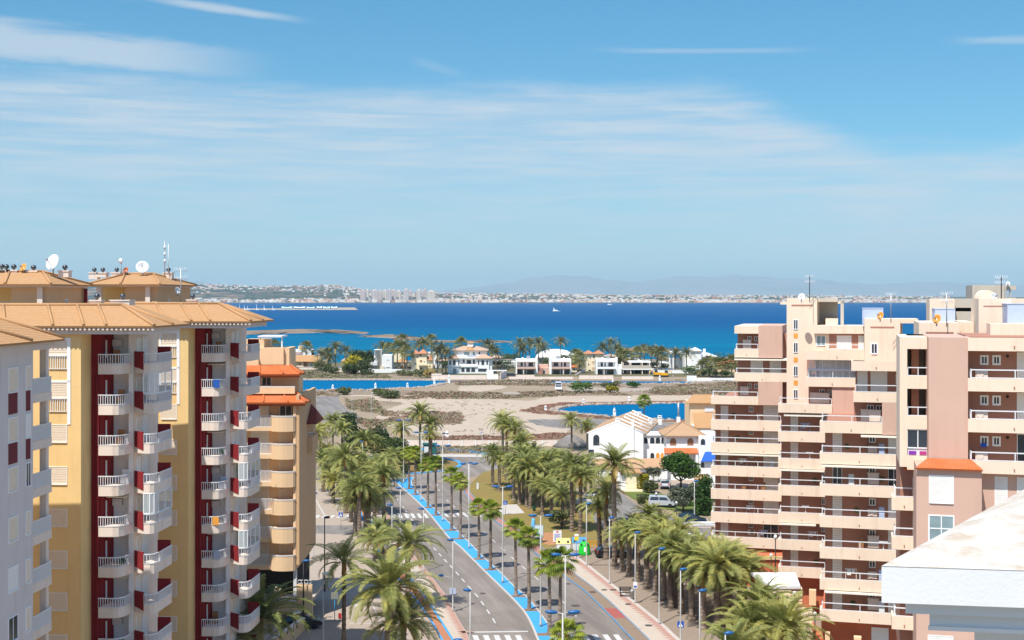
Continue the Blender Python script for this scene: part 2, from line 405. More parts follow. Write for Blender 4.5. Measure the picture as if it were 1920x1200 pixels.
# lagoon
def water(name,deep,shal,ya,yb,bump=.25,sc=.5,gloss=.02):
    t=NT(name); v=t.coord((1,1,1),'Position'); s=t.add('ShaderNodeSeparateXYZ'); t.link(v,s.inputs[0])
    r=t.add('ShaderNodeMapRange'); r.inputs[1].default_value=ya; r.inputs[2].default_value=yb; t.link(s.outputs[1],r.inputs[0])
    n=t.noise(t.coord((.0016,.0045,1),'Position'),1.0,6,.65)
    f=t.add('ShaderNodeMath',operation='MULTIPLY_ADD'); t.link(n,f.inputs[0]); f.inputs[1].default_value=.9; f.inputs[2].default_value=-.45
    g=t.add('ShaderNodeMath',operation='ADD',use_clamp=True); t.link(r.outputs[0],g.inputs[0]); t.link(f.outputs[0],g.inputs[1])
    col=t.ramp(g.outputs[0],[(0,shal),(.45,tuple(.45*a+.55*b for a,b in zip(shal[:3],deep[:3]))),(1,deep)])
    st=t.noise(t.coord((.004,.03,1),'Position'),1.0,5,.7); col=t.mix(t.ramp(st,[(.45,0),(.62,.30)]),col,sc_(deep,.62))
    wv=t.noise(t.coord((1,1.6,1),'Position'),sc,4,.7); wv2=t.noise(t.coord((.12,.25,1),'Position'),1.0,4,.6)
    t.bump(t.mix(.5,wv,wv2),bump,.6); t.out(col,.35,.0)
    # open water seen here keeps its own deep colour; only a little sky glints off the ripples
    df=t.add('ShaderNodeBsdfDiffuse'); t.link(col,df.inputs['Color']); gl=t.add('ShaderNodeBsdfGlossy'); gl.inputs['Roughness'].default_value=.25; gl.inputs['Color'].default_value=(.5,.8,1,1)
    nm=[n for n in t.n if n.type=='BUMP'][0]; t.link(nm.outputs[0],gl.inputs['Normal']); t.link(nm.outputs[0],df.inputs['Normal'])
    ms=t.add('ShaderNodeMixShader'); ms.inputs[0].default_value=gloss; t.link(df.outputs[0],ms.inputs[1]); t.link(gl.outputs[0],ms.inputs[2]); t.link(ms.outputs[0],t.n['Material Output'].inputs['Surface']); return t.mat
M_sea=water('lagoon_water',(.0,.070,.200),(.0,.135,.240),780,1700)
M_pond=water('pond_water',(.0,.115,.26),(.01,.19,.33),300,330,.12,1.2)
m=MB(); m.face([(-40000,640,-.5),(40000,640,-.5),(40000,60000,-.5),(-40000,60000,-.5)]); struct('lagoon_water',m,M_sea)
# sand flats, scrub bands, tracks
def sheet(name,pts,z,mat,jit=1.2,seed=1,sub=8): return struct(name,poly(MB(),pts,z,jit,sub,seed),mat)
sheet('sand_flat',[(690,790),(720,770),(760,757),(690,750),(700,742),(860,744),(1000,752),(1045,742),(1330,741),(1420,745),(1420,752),(1290,753),(1110,756),(1045,766),(1030,772),(1090,785),(1060,812),(1000,822),(905,817),(800,822),(760,812)],.03,M_sand,1.5,2)
sheet('sand_track',[(860,724),(935,721),(952,727),(900,735),(860,733)],.03,M_sand,.8,3)
sheet('sand_track',[(860,738),(1060,732),(1060,727),(1420,727),(1420,734),(1100,735),(1060,736),(900,741)],.034,M_path,.8,4)
sheet('scrub_belt',[(560,732),(640,728),(760,732),(900,740),(1100,737),(1400,736),(1440,741),(1060,741),(940,747),(780,748),(690,744),(640,742),(560,741)],.022,M_scrub,1.5,5)
sheet('scrub_belt',[(545,700),(760,702),(780,708),(1000,711),(1440,712),(1440,726),(1100,725),(950,722),(860,723),(838,713),(700,711),(545,711)],.022,M_scrub,1.5,6)
sheet('scrub_belt',[(760,772),(840,774),(870,784),(862,795),(800,790),(770,785)],.036,M_scrub,1.0,7)
sheet('rust_weed_strip',[(805,820),(850,817),(960,818),(1040,811),(1075,815),(1075,823),(960,825),(880,824),(812,825)],.036,M_rust,.6,8)
sheet('rust_weed_bank',[(975,770),(1010,760),(1050,755),(1200,752),(1420,750),(1420,790),(1300,792),(1170,789),(1110,783),(1050,778),(1000,775)],.034,M_rust,1.0,9)
sheet('dirt_road',[(985,787),(1110,785),(1200,792),(1420,795),(1420,812),(1200,806),(1050,803),(1005,797)],.038,M_road2,.5,10)
sheet('side_road',[(574,742.5),(640,742),(634,748),(640,758),(652,768),(690,790),(650,800),(610,800),(590,775)],.03,M_road2,.2,11)
sheet('shore_gardens',[(470,702),(1440,708),(1440,684),(1200,681),(900,679),(470,680)],.016,gmat('garden_ground',(.15,.13,.07),.2,.05,((.08,.09,.035,1),.04,.5)),1.5,41,12)
sheet('canal_bank_path',[(545,740),(900,741.5),(900,743),(700,743.5),(545,743)],.038,M_sand,.3,12)
struct('pond_water',poly(MB(),[(1033,769),(1050,764),(1080,760),(1130,758),(1200,757),(1300,756),(1440,756),(1440,787),(1300,787),(1180,784),(1120,779),(1065,773)],.045,.35,8,13),M_pond)
struct('canal_water',poly(MB(),[(520,732),(700,731),(800,726),(832,721),(838,717),(836,714),(700,713),(520,713)],.045,.2,5,14),M_pond)
struct('canal_water',poly(MB(),[(840,716.5),(1300,718.5),(1300,715.5),(850,714)],.046,.2,10,15),M_pond)
sheet('canal_bank',[(540,713.2),(840,714),(840,711.5),(540,711)],.04,M_path,.2,16)
# roundabout
RC=Vector((-24.2,258.5,0))
def disc(mb,c,r,z,n=72,r0=None,h=0):
    for i in range(n):
        a,b=2*math.pi*i/n,2*math.pi*(i+1)/n; P=lambda t,q,zz:(c.x+q*math.cos(t),c.y+q*math.sin(t),zz)
        if r0 is None: mb.face([P(a,r,z),P(b,r,z),(c.x,c.y,z)])
        else: mb.face([P(a,r0,z),P(a,r,z),P(b,r,z),P(b,r0,z)])
        if h: mb.face([P(a,r,z-h),P(b,r,z-h),P(b,r,z),P(a,r,z)])
    return mb
struct('roundabout_road',disc(MB(),RC,24,.012),M_road)
struct('roundabout_kerb',disc(MB(),RC,14.2,.14,r0=13.4,h=.13),M_blue)
struct('roundabout_bed',disc(MB(),RC,13.4,.12),gmat('mulched_bed',(.24,.16,.06),.2,.3,((.13,.12,.035,1),.25,.5)))
m=MB()
for i in range(26):
    a0=R(28+i*2.6); a1=R(28+(i+1)*2.6); P=lambda t,q,zz:(RC.x+q*math.cos(t),RC.y+q*math.sin(t),zz)
    for q0,q1,z in ((25.2,28.0,.13),): m.face([P(a0,q0,z),P(a0,q1,z),P(a1,q1,z),P(a1,q0,z)][::-1]); m.face([P(a0,q0,0),P(a1,q0,0),P(a1,q0,z),P(a0,q0,z)][::-1])
struct('roundabout_footway',m,M_blue)
sheet('roundabout_verge',[(560,855),(760,852),(960,853),(960,838),(800,838),(560,842)],.02,M_ground,.4,18)
sheet('roundabout_pavement',[(810,857),(960,858),(960,853),(810,852)],.06,M_kerb,0,19)
# plaza on the left, car park on the right
sheet('plaza',[(300,1500),(900,1500),(880,1200),(820,1098),(745,1000),(700,905),(575,880),(300,880)],.004,M_plaza,0)
sheet('car_park',[(1040,1022),(1100,1000),(1440,1010),(1900,1100),(1900,1500),(1300,1500),(1270,1203),(1188,1133),(1083,1050)],.004,M_lot,0)
sheet('service_road',[(560,985),(675,985),(745,1000),(757,1017),(700,1004),(560,999)],.010,M_road2,0)
# carriageways, median, pavements
struct('carriageway',band(MB(),LL,ML,.010),M_road)
struct('carriageway',band(MB(),MR,RR,.010),M_road)
struct('median',band(MB(),side(ML,.22),side(MR,-.16),.14,.14),M_blue)
struct('median_kerb',band(MB(),ML,side(ML,.22),.13,.13),M_kerb)
struct('median_kerb',band(MB(),side(MR,-.16),MR,.13,.13),M_kerb)
# beds of soil cutting across the painted median at each palm
RRi=side(RR,.15)
nb=36
def part_of(P,a,b): N=len(P); return P[int(a*N):max(int(a*N)+2,int(b*N)+1)]
def upto(P,y0,y1): return [p for p in P if y0<=p.y<=y1]
struct('cycle_path_kerb',band(MB(),RR,side(RR,.16),.12,.12),M_bline)
def between(A,B,ya,yb):      # pieces of two lines between depths ya<yb
    def cut(P):
        out=[]
        for i in range(len(P)-1):
            a,b=P[i],P[i+1]
            for Y in (ya,yb):
                if (a.y-Y)*(b.y-Y)<0: out.append(a.lerp(b,(Y-a.y)/(b.y-a.y)))
            if ya<=b.y<=yb: out.append(b)
        out.sort(key=lambda p:p.y); return out
    return cut(A),cut(B)
def yof(py): return FP*CAMH/(py-HY)
BRi=side(BR,-.14)
for nm,a,b,mat in (('cycle_path',1420,1160.5,M_bikeR),('cycle_path_block',1160.5,1142.5,M_redp),('cycle_path',1142.5,1078,M_bikeR),('cycle_path',1078,908,M_pink)):
    A,B=between(RRi,BRi,yof(a),yof(b)); struct(nm,band(MB(),A,B,.11,0,30),mat)
struct('cycle_path_line',band(MB(),BRi,BR,.115,0),M_bline)
A,B=between(BR,SR,yof(1420),yof(1036)); struct('pavement',band(MB(),A,B,.12,.12),M_walk)
def zigzag(mb,P,w,z,step=.85):
    N=int(sum((P[i+1]-P[i]).length for i in range(len(P)-1))/step); Q=resample(P,N); r=random.Random(5)
    for i in range(N-1):
        a,b=Q[i],Q[i+1]; t=(b-a).normalized(); n=Vector((-t.y,t.x,0))
        a2=a+n*w*.38; b2=b+n*w*.38; c=a.lerp(b,.5)+n*w
        mb.face([(a.x,a.y,z),(b.x,b.y,z),(b2.x,b2.y,z),(c.x,c.y,z),(a2.x,a2.y,z)])
    return mb
A,_=between(SR,SR,yof(1420),yof(1036)); struct('pavement_edge',zigzag(MB(),side(A,-.02),1.0,.125),M_zig)
struct('pavement_kerb',band(MB(),side(A,0),side(A,.45),.10,.10),M_kerb)
# left pavement and cycle path
struct('pavement',band(MB(),BLr,LL,.12,.12),M_walk)
struct('pavement_edge',zigzag(MB(),side(LL,-.05),.9,.125,.6),M_zig)
struct('cycle_path',band(MB(),BLl,BLr,.10,.10),M_bikeL)
struct('cycle_path_line',band(MB(),BLl,side(BLl,.22),.106),M_blue); struct('cycle_path_line',band(MB(),side(BLr,-.24),BLr,.108),M_blue)
# lawn and pads between the road and the palms on the right
struct('lawn',poly(MB(),[(880,921),(897,941),(927.5,966),(958.7,986),(990,1005),(1022,1032),(1045,1022),(1120,1030),(1150,1000),(1140,960),(1110,935),(1010,895),(940,878),(905,886),(884,905)],.06),M_grass)
struct('white_slab',poly(MB(),[(932,966),(942,947),(969,946.5),(984,963)],.075),M_kerb)
struct('gravel_pad',poly(MB(),[(985,1001),(1000,1000),(1048,999),(1060,1020),(1030,1023),(1010,1017)],.070),M_orange)
struct('bin_bay',poly(MB(),[(1022,1030),(1060,1021),(1130,1024),(1140,1060),(1100,1060),(1083,1050),(1060,1034)],.068),M_lot)
struct('side_street',poly(MB(),[(1085,938),(1130,912),(1160,922),(1200,952),(1262,972),(1360,985),(1360,1010),(1250,1008),(1170,1005),(1120,985)],.066),M_road2)
struct('lawn',poly(MB(),[(1158,914),(1235,925),(1290,938),(1345,950),(1345,962),(1240,955),(1185,935)],.067),M_lawn)
struct('forecourt',poly(MB(),[(1085,905),(1150,905),(1230,912),(1345,930),(1345,880),(1085,868)],.064),M_plaza)
# ---- road markings
m=MB(); ctr=[a.lerp(b,.50) for a,b in zip(resample(LL,160),resample(ML,160))]
ctr2=[a.lerp(b,.50) for a,b in zip(resample(MR,160),resample(RR,160))]
def dashes(mb,P,w,on,period,z,y0,y1):
    d=0; L_=[0]
    for i in range(1,len(P)): L_.append(L_[-1]+(P[i]-P[i-1]).length)
    def at(s):
        for i in range(1,len(P)):
            if L_[i]>=s: return P[i-1].lerp(P[i],(s-L_[i-1])/(L_[i]-L_[i-1]))
        return P[-1]
    while d+on<L_[-1]:
        a,b=at(d),at(d+on)
        if y0<a.y<y1:
            t=(b-a).normalized(); n=Vector((t.y,-t.x,0))*w/2
            mb.face([(p.x,p.y,z) for p in (a-n,a+n,b+n,b-n)])
        d+=period
dashes(m,ctr,.16,2.0,3.9,.016,yof(1181),yof(905)); dashes(m,ctr2,.16,2.0,6.0,.016,yof(1183),yof(905))
struct('lane_markings',m,M_white)
m=MB()
def zebra(mb,A,B,py0,py1,wid,gap,z):
    Ya,Yb=yof(py0),yof(py1)
    la,_=between(A,A,Ya-1,Ya+1); lb,_=between(B,B,Ya-1,Ya+1)
    def xat(P,Y):
        for i in range(len(P)-1):
            a,b=P[i],P[i+1]
            if (a.y-Y)*(b.y-Y)<=0 and a.y!=b.y: return a.lerp(b,(Y-a.y)/(b.y-a.y)).x
    x=xat(A,Ya)+.5; xe=xat(B,Ya)-.4; sh=xat(A,Yb)-xat(A,Ya)
    while x+wid<xe:
        mb.face([(x,Ya,z),(x+wid,Ya,z),(x+wid+sh,Yb,z),(x+sh,Yb,z)]); x+=wid+gap
zebra(m,LL,ML,1225,1191,.55,.52,.016); zebra(m,MR,RR,1225,1190,.55,.52,.016)
zebra(m,LL,ML,971.5,963,.5,.5,.016); zebra(m,MR,RR,969,961,.5,.5,.016)
struct('zebra_crossing',m,M_white)
m=MB(); a,b=G(884,1186.5),G(990,1185); m.face([(a.x,a.y,.016),(b.x,b.y,.016),(b.x,b.y+.4,.016),(a.x,a.y+.4,.016)])
for i in range(7):
    p=G(588+i*14,971); q=G(594+i*14,966); m.face([(p.x,p.y,.012),(p.x+.6,p.y,.012),(q.x+.6,q.y,.012),(q.x,q.y,.012)])
def line(mb,pts,w,z):
    for i in range(len(pts)-1):
        a,b=G(*pts[i]),G(*pts[i+1]); t=(b-a).normalized(); n=Vector((t.y,-t.x,0))*w/2
        mb.face([(p.x,p.y,z) for p in (a-n,a+n,b+n,b-n)])
line(m,[(587,928),(608,965)],.16,.012)
line(m,[(690,1115),(745,1116)],.12,.012); line(m,[(700,1139),(760,1140)],.12,.012); line(m,[(655,1169),(720,1169)],.14,.012); line(m,[(692,1118),(702,1142),(716,1168)],.12,.012)
line(m,[(660,1127),(665,1136)],.18,.012); m.face([tuple(G(655,1133)+Vector((0,0,.012))),tuple(G(669,1138.5)+Vector((0,0,.013))),tuple(G(671,1132)+Vector((0,0,.012)))])
for i in range(15):
    a=G(1120+i*13.5,1052+i*9.4); t=Vector((1,.07,0)); m.face([(a.x+1.2,a.y,.012),(a.x+5.6,a.y+.3,.012),(a.x+5.6,a.y+.42,.012),(a.x+1.2,a.y+.12,.012)])
struct('parking_lines',m,M_white)
m=MB()
for px,py in ((790+70,0),):
    pass
for px,py,w in ((1150,1108,.45),(1111,1112,.45),(1133,1108,.4),(1178,1135,.4),(1216,1175,.45),(1079,1136,.6),(1071,1153,.55),(1065,1095,.4),(905,1113,.4),(897,1057,.55),(1092,1168,.5),(868,1000,.5)):
    g=G(px,py); m.lathe([(w*.9,.135 if 0 else .0),(w*.9,.018)],(g.x,g.y,.12 if px>1100 else .012),14)
struct('manhole_covers',m,gmat('iron_cover',(.09,.08,.075),.1,1.0))
# soil beds on the median
m=MB(); beds=[918,929,953.5,967.5,996,1012,1050,1070,1120,1146,1192,1226]
for py in beds:
    Y=yof(py)
    A,B=between(side(ML,.22),side(MR,-.16),Y-.55,Y+.55)
    if len(A)>1 and len(B)>1: band(m,A,B,.146,0,3)
struct('median_beds',m,gmat('palm_bed_soil',(.24,.165,.11),.1,.8))
# ---- spits in the lagoon
M_spit=gmat('spit_rock',(.27,.20,.14),.2,.05,((.14,.10,.07,1),.06,.5))
def spit(name,pts,h=.7,seed=3):
    r=random.Random(seed); P=[G(*p) for p in pts]; mb=MB(); out=[]
    for i in range(len(P)):
        a,b=P[i],P[(i+1)%len(P)]
        for k in range(10): q=a.lerp(b,k/10); out.append(Vector((q.x+r.uniform(-4,4),q.y+r.uniform(-5,5),0)))
    c=sum(out,Vector())/len(out)
    for i in range(len(out)):
        a,b=out[i],out[(i+1)%len(out)]; ai,bi=a.lerp(c,.35),b.lerp(c,.35)
        ai=Vector((ai.x,ai.y,h*r.uniform(.5,1.2))); bi=Vector((bi.x,bi.y,h))
        mb.face([(a.x,a.y,-.7),(b.x,b.y,-.7),bi,ai]); mb.face([ai,bi,(c.x,c.y,h)])
    struct(name,mb,M_spit)
spit('sand_spit',[(430,620),(560,616),(640,617.5),(700,622),(690,626),(600,623),(520,625),(430,628)],.5,1)
spit('sand_spit',[(672,629),(730,626),(770,629.5),(805,634),(750,634),(690,631)],.45,2)
spit('sand_spit',[(785,638.5),(860,638),(960,639),(960,641.5),(870,641),(790,641.5)],.4,3)
spit('sand_spit',[(1165,652),(1200,649.5),(1255,653),(1272,656.5),(1230,660),(1170,659)],.5,4)
spit('sand_spit',[(735,634.5),(800,636),(800,637.5),(740,637)],.3,5)
# ---- far shore
import colorsys
def fbm(x,y,s=0):
    return (math.sin(x*1.3+s)+math.sin(y*1.7+x*.6+s*2)+.6*math.sin(x*3.1-y*2.2+s)+.4*math.sin(x*5.9+y*4.3+s*3))/3
SK=[(-600,520),(0,524),(300,530),(360,533),(430,534),(500,537),(560,536),(620,533.5),(660,538),(700,545),(800,548),(900,550),(1100,552),(1400,553),(1700,556),(2000,556),(2600,557)]
def sk(px):
    for (a,ya),(b,yb) in zip(SK,SK[1:]):
        if a<=px<=b: return ya+(yb-ya)*(px-a)/(b-a)
    return 556
SH=6800.0
def hz(x,y):
    px=960+x/y*FP; top=CAMH+(HY-sk(px))*8900/FP
    t=max(0,min(1,(y-SH-60)/2000)); t2=t*t*(3-2*t)*.35+t*.65
    return 2.5+(top-4)*t2*(.92+.10*fbm(x*.0022,y*.003,1))
m=MB(); NX,NY=110,26; xs=[-6200+i*(12400/(NX-1)) for i in range(NX)]; ys=[SH+(2600*(j/(NY-1))**1.25) for j in range(NY)]
for j in range(NY):
    for i in range(NX): m.v.append((xs[i],ys[j]+ (25*fbm(xs[i]*.004,0,2) if j==0 else 0),-.6 if j==0 else hz(xs[i],ys[j])))
for j in range(NY-1):
    for i in range(NX-1): b=j*NX+i; m.f.append((b,b+1,b+NX+1,b+NX)); m.m.append(0); m.sm.add(len(m.f)-1)
t=NT('far_slopes'); v=t.coord((.004,.006,.02),'Position'); n=t.noise(v,1.0,6,.7)
t.out(t.ramp(n,[(.36,(.030,.045,.035)),(.5,(.055,.065,.05)),(.58,(.24,.15,.11)),(.75,(.34,.19,.14))]),1,.0)
struct('far_hills',m,t.mat)
m=MB(); m.face([(-6200,SH-6,.3),(6200,SH-6,.3),(6200,SH+45,1.8),(-6200,SH+45,1.8)]); struct('far_beach',m,gmat('far_sand',(.45,.30,.24),.2,.01))
# the town as one mass of houses
r=random.Random(21); tm=[plain('town_white',(.80,.76,.70),.9),plain('town_cream',(.72,.56,.44),.9),plain('town_terracotta',(.45,.22,.15),.9),plain('town_grey',(.40,.38,.38),.9)]
m=MB(); n_=0
while n_<3600:
    px=r.uniform(330,1780); u=r.random()
    y=SH+60+ (r.random()**1.6)*420 if u<.5 else SH+1150+r.random()*1050 if u<.9 else SH+480+r.random()*700
    x=(px-960)/FP*y
    cl_=fbm(x*.006,y*.01,4)
    if px<640 and SH+420<y<SH+1500 and r.random()<.85: continue
    if cl_<-.25 and r.random()<.75: continue
    n_+=1; w_=r.uniform(7,20) if r.random()<.8 else r.uniform(18,38); h_=r.choice([5,6.5,7,9,10,13]) if y<SH+600 else r.choice([5,6,7,8]); d_=r.uniform(8,14); z=hz(x,y)
    m.mi=0 if r.random()<.42 else r.choice([1,1,1,2,2,3]); m.box(x,x+w_,y,y+d_,z-6,z+h_)
mark(m.build('far_town',tm),'pale far-off town of small houses along the opposite shore and up its low hills','town',None,'stuff')
m=MB()
for i in range(1500):
    px=r.uniform(330,1780); y=SH+80+r.random()*2000; x=(px-960)/FP*y
    if fbm(x*.005,y*.008,9)<-.1: continue
    z=hz(x,y); w_=r.uniform(10,34); h_=r.uniform(4,9); k=8
    m.lathe([(w_*.5,-2),(w_*.48,h_*.4),(w_*.3,h_*.85),(.5,h_)],(x,y,z),7,smooth=False)
t=NT('far_trees'); n=t.noise(t.coord((.03,.03,.1),'Position'),1,4); t.out(t.ramp(n,[(.3,(.025,.045,.022)),(.7,(.07,.095,.045))]),1,0)
mark(m.build('far_woods',t.mat),'dark green belts of far-off trees between the houses of the opposite shore','woods',None,'stuff')
# tower blocks of the far town
TW=[(676,684,544.5,'narrow pinkish'),(685.5,692,543.5,'narrow cream'),(695,708,544,'broad pinkish'),(709,716,545,'slim pinkish'),(717,725,544.5,'stepped cream'),(726,733,542.5,'tallest cream'),(734,742,544,'broad cream'),(743,752,545.5,'pale stepped'),(756,766,542.5,'whitish'),(767,772,545.5,'slim beige'),(781,789,543.5,'pinkish twin'),(790.5,793.5,545,'thin pale'),(794.5,799,542.5,'thin cream'),(800,816,546,'wide white'),(808,838,560,'long low pink'),(878,886,557,'short white'),(894,904,556,'short pinkish')]
TWM=[stucco('tower_stucco_%s'%n_,c,.05,.1) for n_,c in (('pink',(.74,.56,.47)),('cream',(.80,.68,.55)),('beige',(.72,.60,.54)))]
wm=plain('tower_window',(.20,.20,.23),.4)
for i,(a,b,t_,d) in enumerate(TW):
    Y=SH+230+(i*37)%90; x0,x1=XA(a,Y),XA(b,Y); z1=ZA(t_,Y); z0=hz((x0+x1)/2,Y)-4
    tcx=('east','inland')[i%2]
    nb_='left end' if i==0 else 'right end' if i==len(TW)-1 else 'middle'
    o=thing('apartment_tower','%s tower block on the far shore, %s from the west'%(d,'first second third fourth fifth sixth seventh eighth ninth tenth eleventh twelfth thirteenth fourteenth fifteenth sixteenth seventeenth'.split()[i]),'tower block',((x0+x1)/2,Y,z0),'tower blocks of the far town')
    mb=MB(); mb.box(x0,x1,Y,Y+18,z0,z1); k=(x1-x0)*.3; mb.box(x0+k,x1-k*.9,Y+4,Y+14,z1,z1+5)
    mb.mi=1; nc=max(2,int((x1-x0)/7)); nf=max(3,int((z1-z0-6)/3.2))
    for f in range(nf):
        for c in range(nc):
            xx=x0+(c+.3)*(x1-x0)/nc; mb.box(xx,xx+(x1-x0)/nc*.45,Y-.4,Y-.02,z0+6+f*3.2,z0+7.6+f*3.2)
    mb.build('wall',[TWM[i%3],wm],o)
# mountains
MT=[(-200,545),(200,534),(330,530),(372,525.5),(400,531),(450,538),(560,548),(700,552),(820,546),(880,539),(950,529),(1000,519),(1040,514),(1090,516.5),(1140,523),(1200,527),(1250,519),(1290,514.5),(1330,519),(1375,513),(1420,516),(1470,521),(1530,522),(1580,528),(1650,531),(1750,527),(1850,530),(1950,536),(2100,546)]
def mk(px):
    for (a,ya),(b,yb) in zip(MT,MT[1:]):
        if a<=px<=b:
            t=(px-a)/(b-a); t=t*t*(3-2*t)*.4+t*.6; return ya+(yb-ya)*t
    return 552
m=MB(); NX,NY=260,15
for j in range(NY):
    u=j/(NY-1); y=30000+u*8000; pr=1-abs(u-.55)/.55 if u<.55 else 1-(u-.55)/.45
    for i in range(NX):
        px=-200+2300*i/(NX-1); x=(px-960)/FP*y; top=CAMH+(HY-mk(px))*34400/FP
        rug=.12*fbm(x*.0016,y*.0012,3)*(1-pr)*2+.05*fbm(x*.006,y*.004,5)
        m.v.append((x,y,max(-3,-3+(top+3)*max(0,pr**.8+rug*pr))))
for j in range(NY-1):
    for i in range(NX-1): b=j*NX+i; m.f.append((b,b+1,b+NX+1,b+NX)); m.m.append(0); m.sm.add(len(m.f)-1)
struct('mountains',m,gmat('mountain_rock',(.25,.22,.20),.15,.0006,((.16,.16,.13,1),.001,.5)))
# the air between
m=MB(); m.box(-22000,22000,-400,40000,-2.0,720)
hm=bpy.data.materials.new('haze_air'); hm.use_nodes=True; ht=hm.node_tree
for n in list(ht.nodes):
    if n.type!='OUTPUT_MATERIAL': ht.nodes.remove(n)
pv=ht.nodes.new('ShaderNodeVolumePrincipled'); pv.inputs['Color'].default_value=(.60,.86,1.0,1); pv.inputs['Density'].default_value=.000048
ht.links.new(pv.outputs[0],ht.nodes['Material Output'].inputs['Volume'])
ho=mark(m.build('haze',hm),'thin blue haze over the lagoon, fading the far town and mountains','haze',None,'stuff')
# ================================================================ BUILDINGS ON THE LEFT
class Loc:                      # local frame of a building: x to the right, y away, turned by th degrees
    def __init__(s,x,y,th): s.o=Vector((x,y,0)); s.M=Matrix.Translation(s.o)@Matrix.Rotation(R(-th),4,'Z')
def lbuild(mb,F,name,mat,parent): return mb.xf(F.M).build(name,mat,parent)
def railing_mb(mb,path,z0,z1,pitch=.15,bar=.045,closed=False):
    for i in range(len(path)-1):
        a,b=Vector(path[i]),Vector(path[i+1]); L_=(b-a).length
        if L_<.05: continue
        t=(b-a)/L_; n=Vector((-t.y,t.x))
        def strip(s0,s1,h0,h1,w):
            p,q=a+t*s0,a+t*s1; e=n*w/2
            mb.hexa([(*(p-e),h0),(*(q-e),h0),(*(q+e),h0),(*(p+e),h0),(*(p-e),h1),(*(q-e),h1),(*(q+e),h1),(*(p+e),h1)][:8])
        strip(0,L_,z1-.07,z1,.07); strip(0,L_,z0,z0+.05,.05)
        k=max(1,int(L_/pitch))
        for j in range(k+1): s=j*L_/max(1,k); strip(max(0,s-bar/2),min(L_,s+bar/2),z0+.05,z1-.07,.03)
    return mb
def window(F,parent,x0,x1,y,z0,z1,kind='shut',out=-1,frame=.06,name='window'):
    """window in a wall facing -y (local): frame set 3 cm proud, pane or lowered shutter inside"""
    fm=MB(); f=frame; ya,yb=y-.035,y+.10
    fm.box(x0-f,x0,ya,yb,z0-f,z1+f); fm.box(x1,x1+f,ya,yb,z0-f,z1+f); fm.box(x0,x1,ya,yb,z1,z1+f); fm.box(x0,x1,ya-.05,yb,z0-f,z0)
    mats={'shut':C_['sbeige'],'white':C_['shut'],'glass':C_['glass'],'lglass':C_['lglass']}
    w=lbuild(fm,F,name,C_['frame'],parent); pm=MB()
    if kind in('shut','white'):
        n=max(3,int((z1-z0)/.16))
        for k in range(n):
            a=z0+(z1-z0)*k/n; pm.box(x0,x1,y-.012,y+.02,a+.012,z0+(z1-z0)*(k+1)/n-.012)
        pm.box(x0,x1,y,y+.05,z0,z1); lbuild(pm,F,'shutter',mats[kind],w)
    else:
        pm.box(x0,x1,y-.01,y+.03,z0,z1); lbuild(pm,F,'pane',mats[kind],w)
        bm_=MB(); xm=(x0+x1)/2; bm_.box(xm-.03,xm+.03,y-.03,y-.012,z0,z1); lbuild(bm_,F,'mullion',C_['frame'],w)
    return w
def xwindow(F,parent,x,y0,y1,z0,z1,kind='shut',name='window',s=1):
    """the same in a wall facing +x (s=1) or -x (s=-1)"""
    F2=Loc(0,0,0); F2.M=F.M@Matrix.Translation((x,y0 if s>0 else y1,0))@Matrix.Rotation(R(90*s),4,'Z')
    return window(F2,parent,0,y1-y0,0,z0,z1,kind,name=name)
def roof_face(mb,pts,th=.14): return mb.slab(pts,th)
def ridge(mb,a,b,r=.16):
    return mb.tube([a,b],r,6)
A_LBL='tall yellow apartment block with dark red bands, white railed balconies and sandy tiled roofs'
blockA=thing('apartment_block',A_LBL,'apartment block',(-30.8,90,0))
FLO=2.9
awn=random.Random(4)
M_potplant=plain('pot_plant_leaf',(.07,.12,.03),.8)
def leafcloud_small(c,rad,seed):
    r=random.Random(seed); mb=MB()
    for i in range(130):
        u=Vector((r.gauss(0,1),r.gauss(0,1),r.gauss(0,1))).normalized()*rad*r.random()**.4; q=Vector(c)+u; x=Vector((r.gauss(0,1),r.gauss(0,1),r.gauss(0,1))).normalized()*.08; y=x.cross(Vector((r.random(),r.random(),1))).normalized()*.05; mb.face([q-x,q+y,q+x,q-y])
    return mb
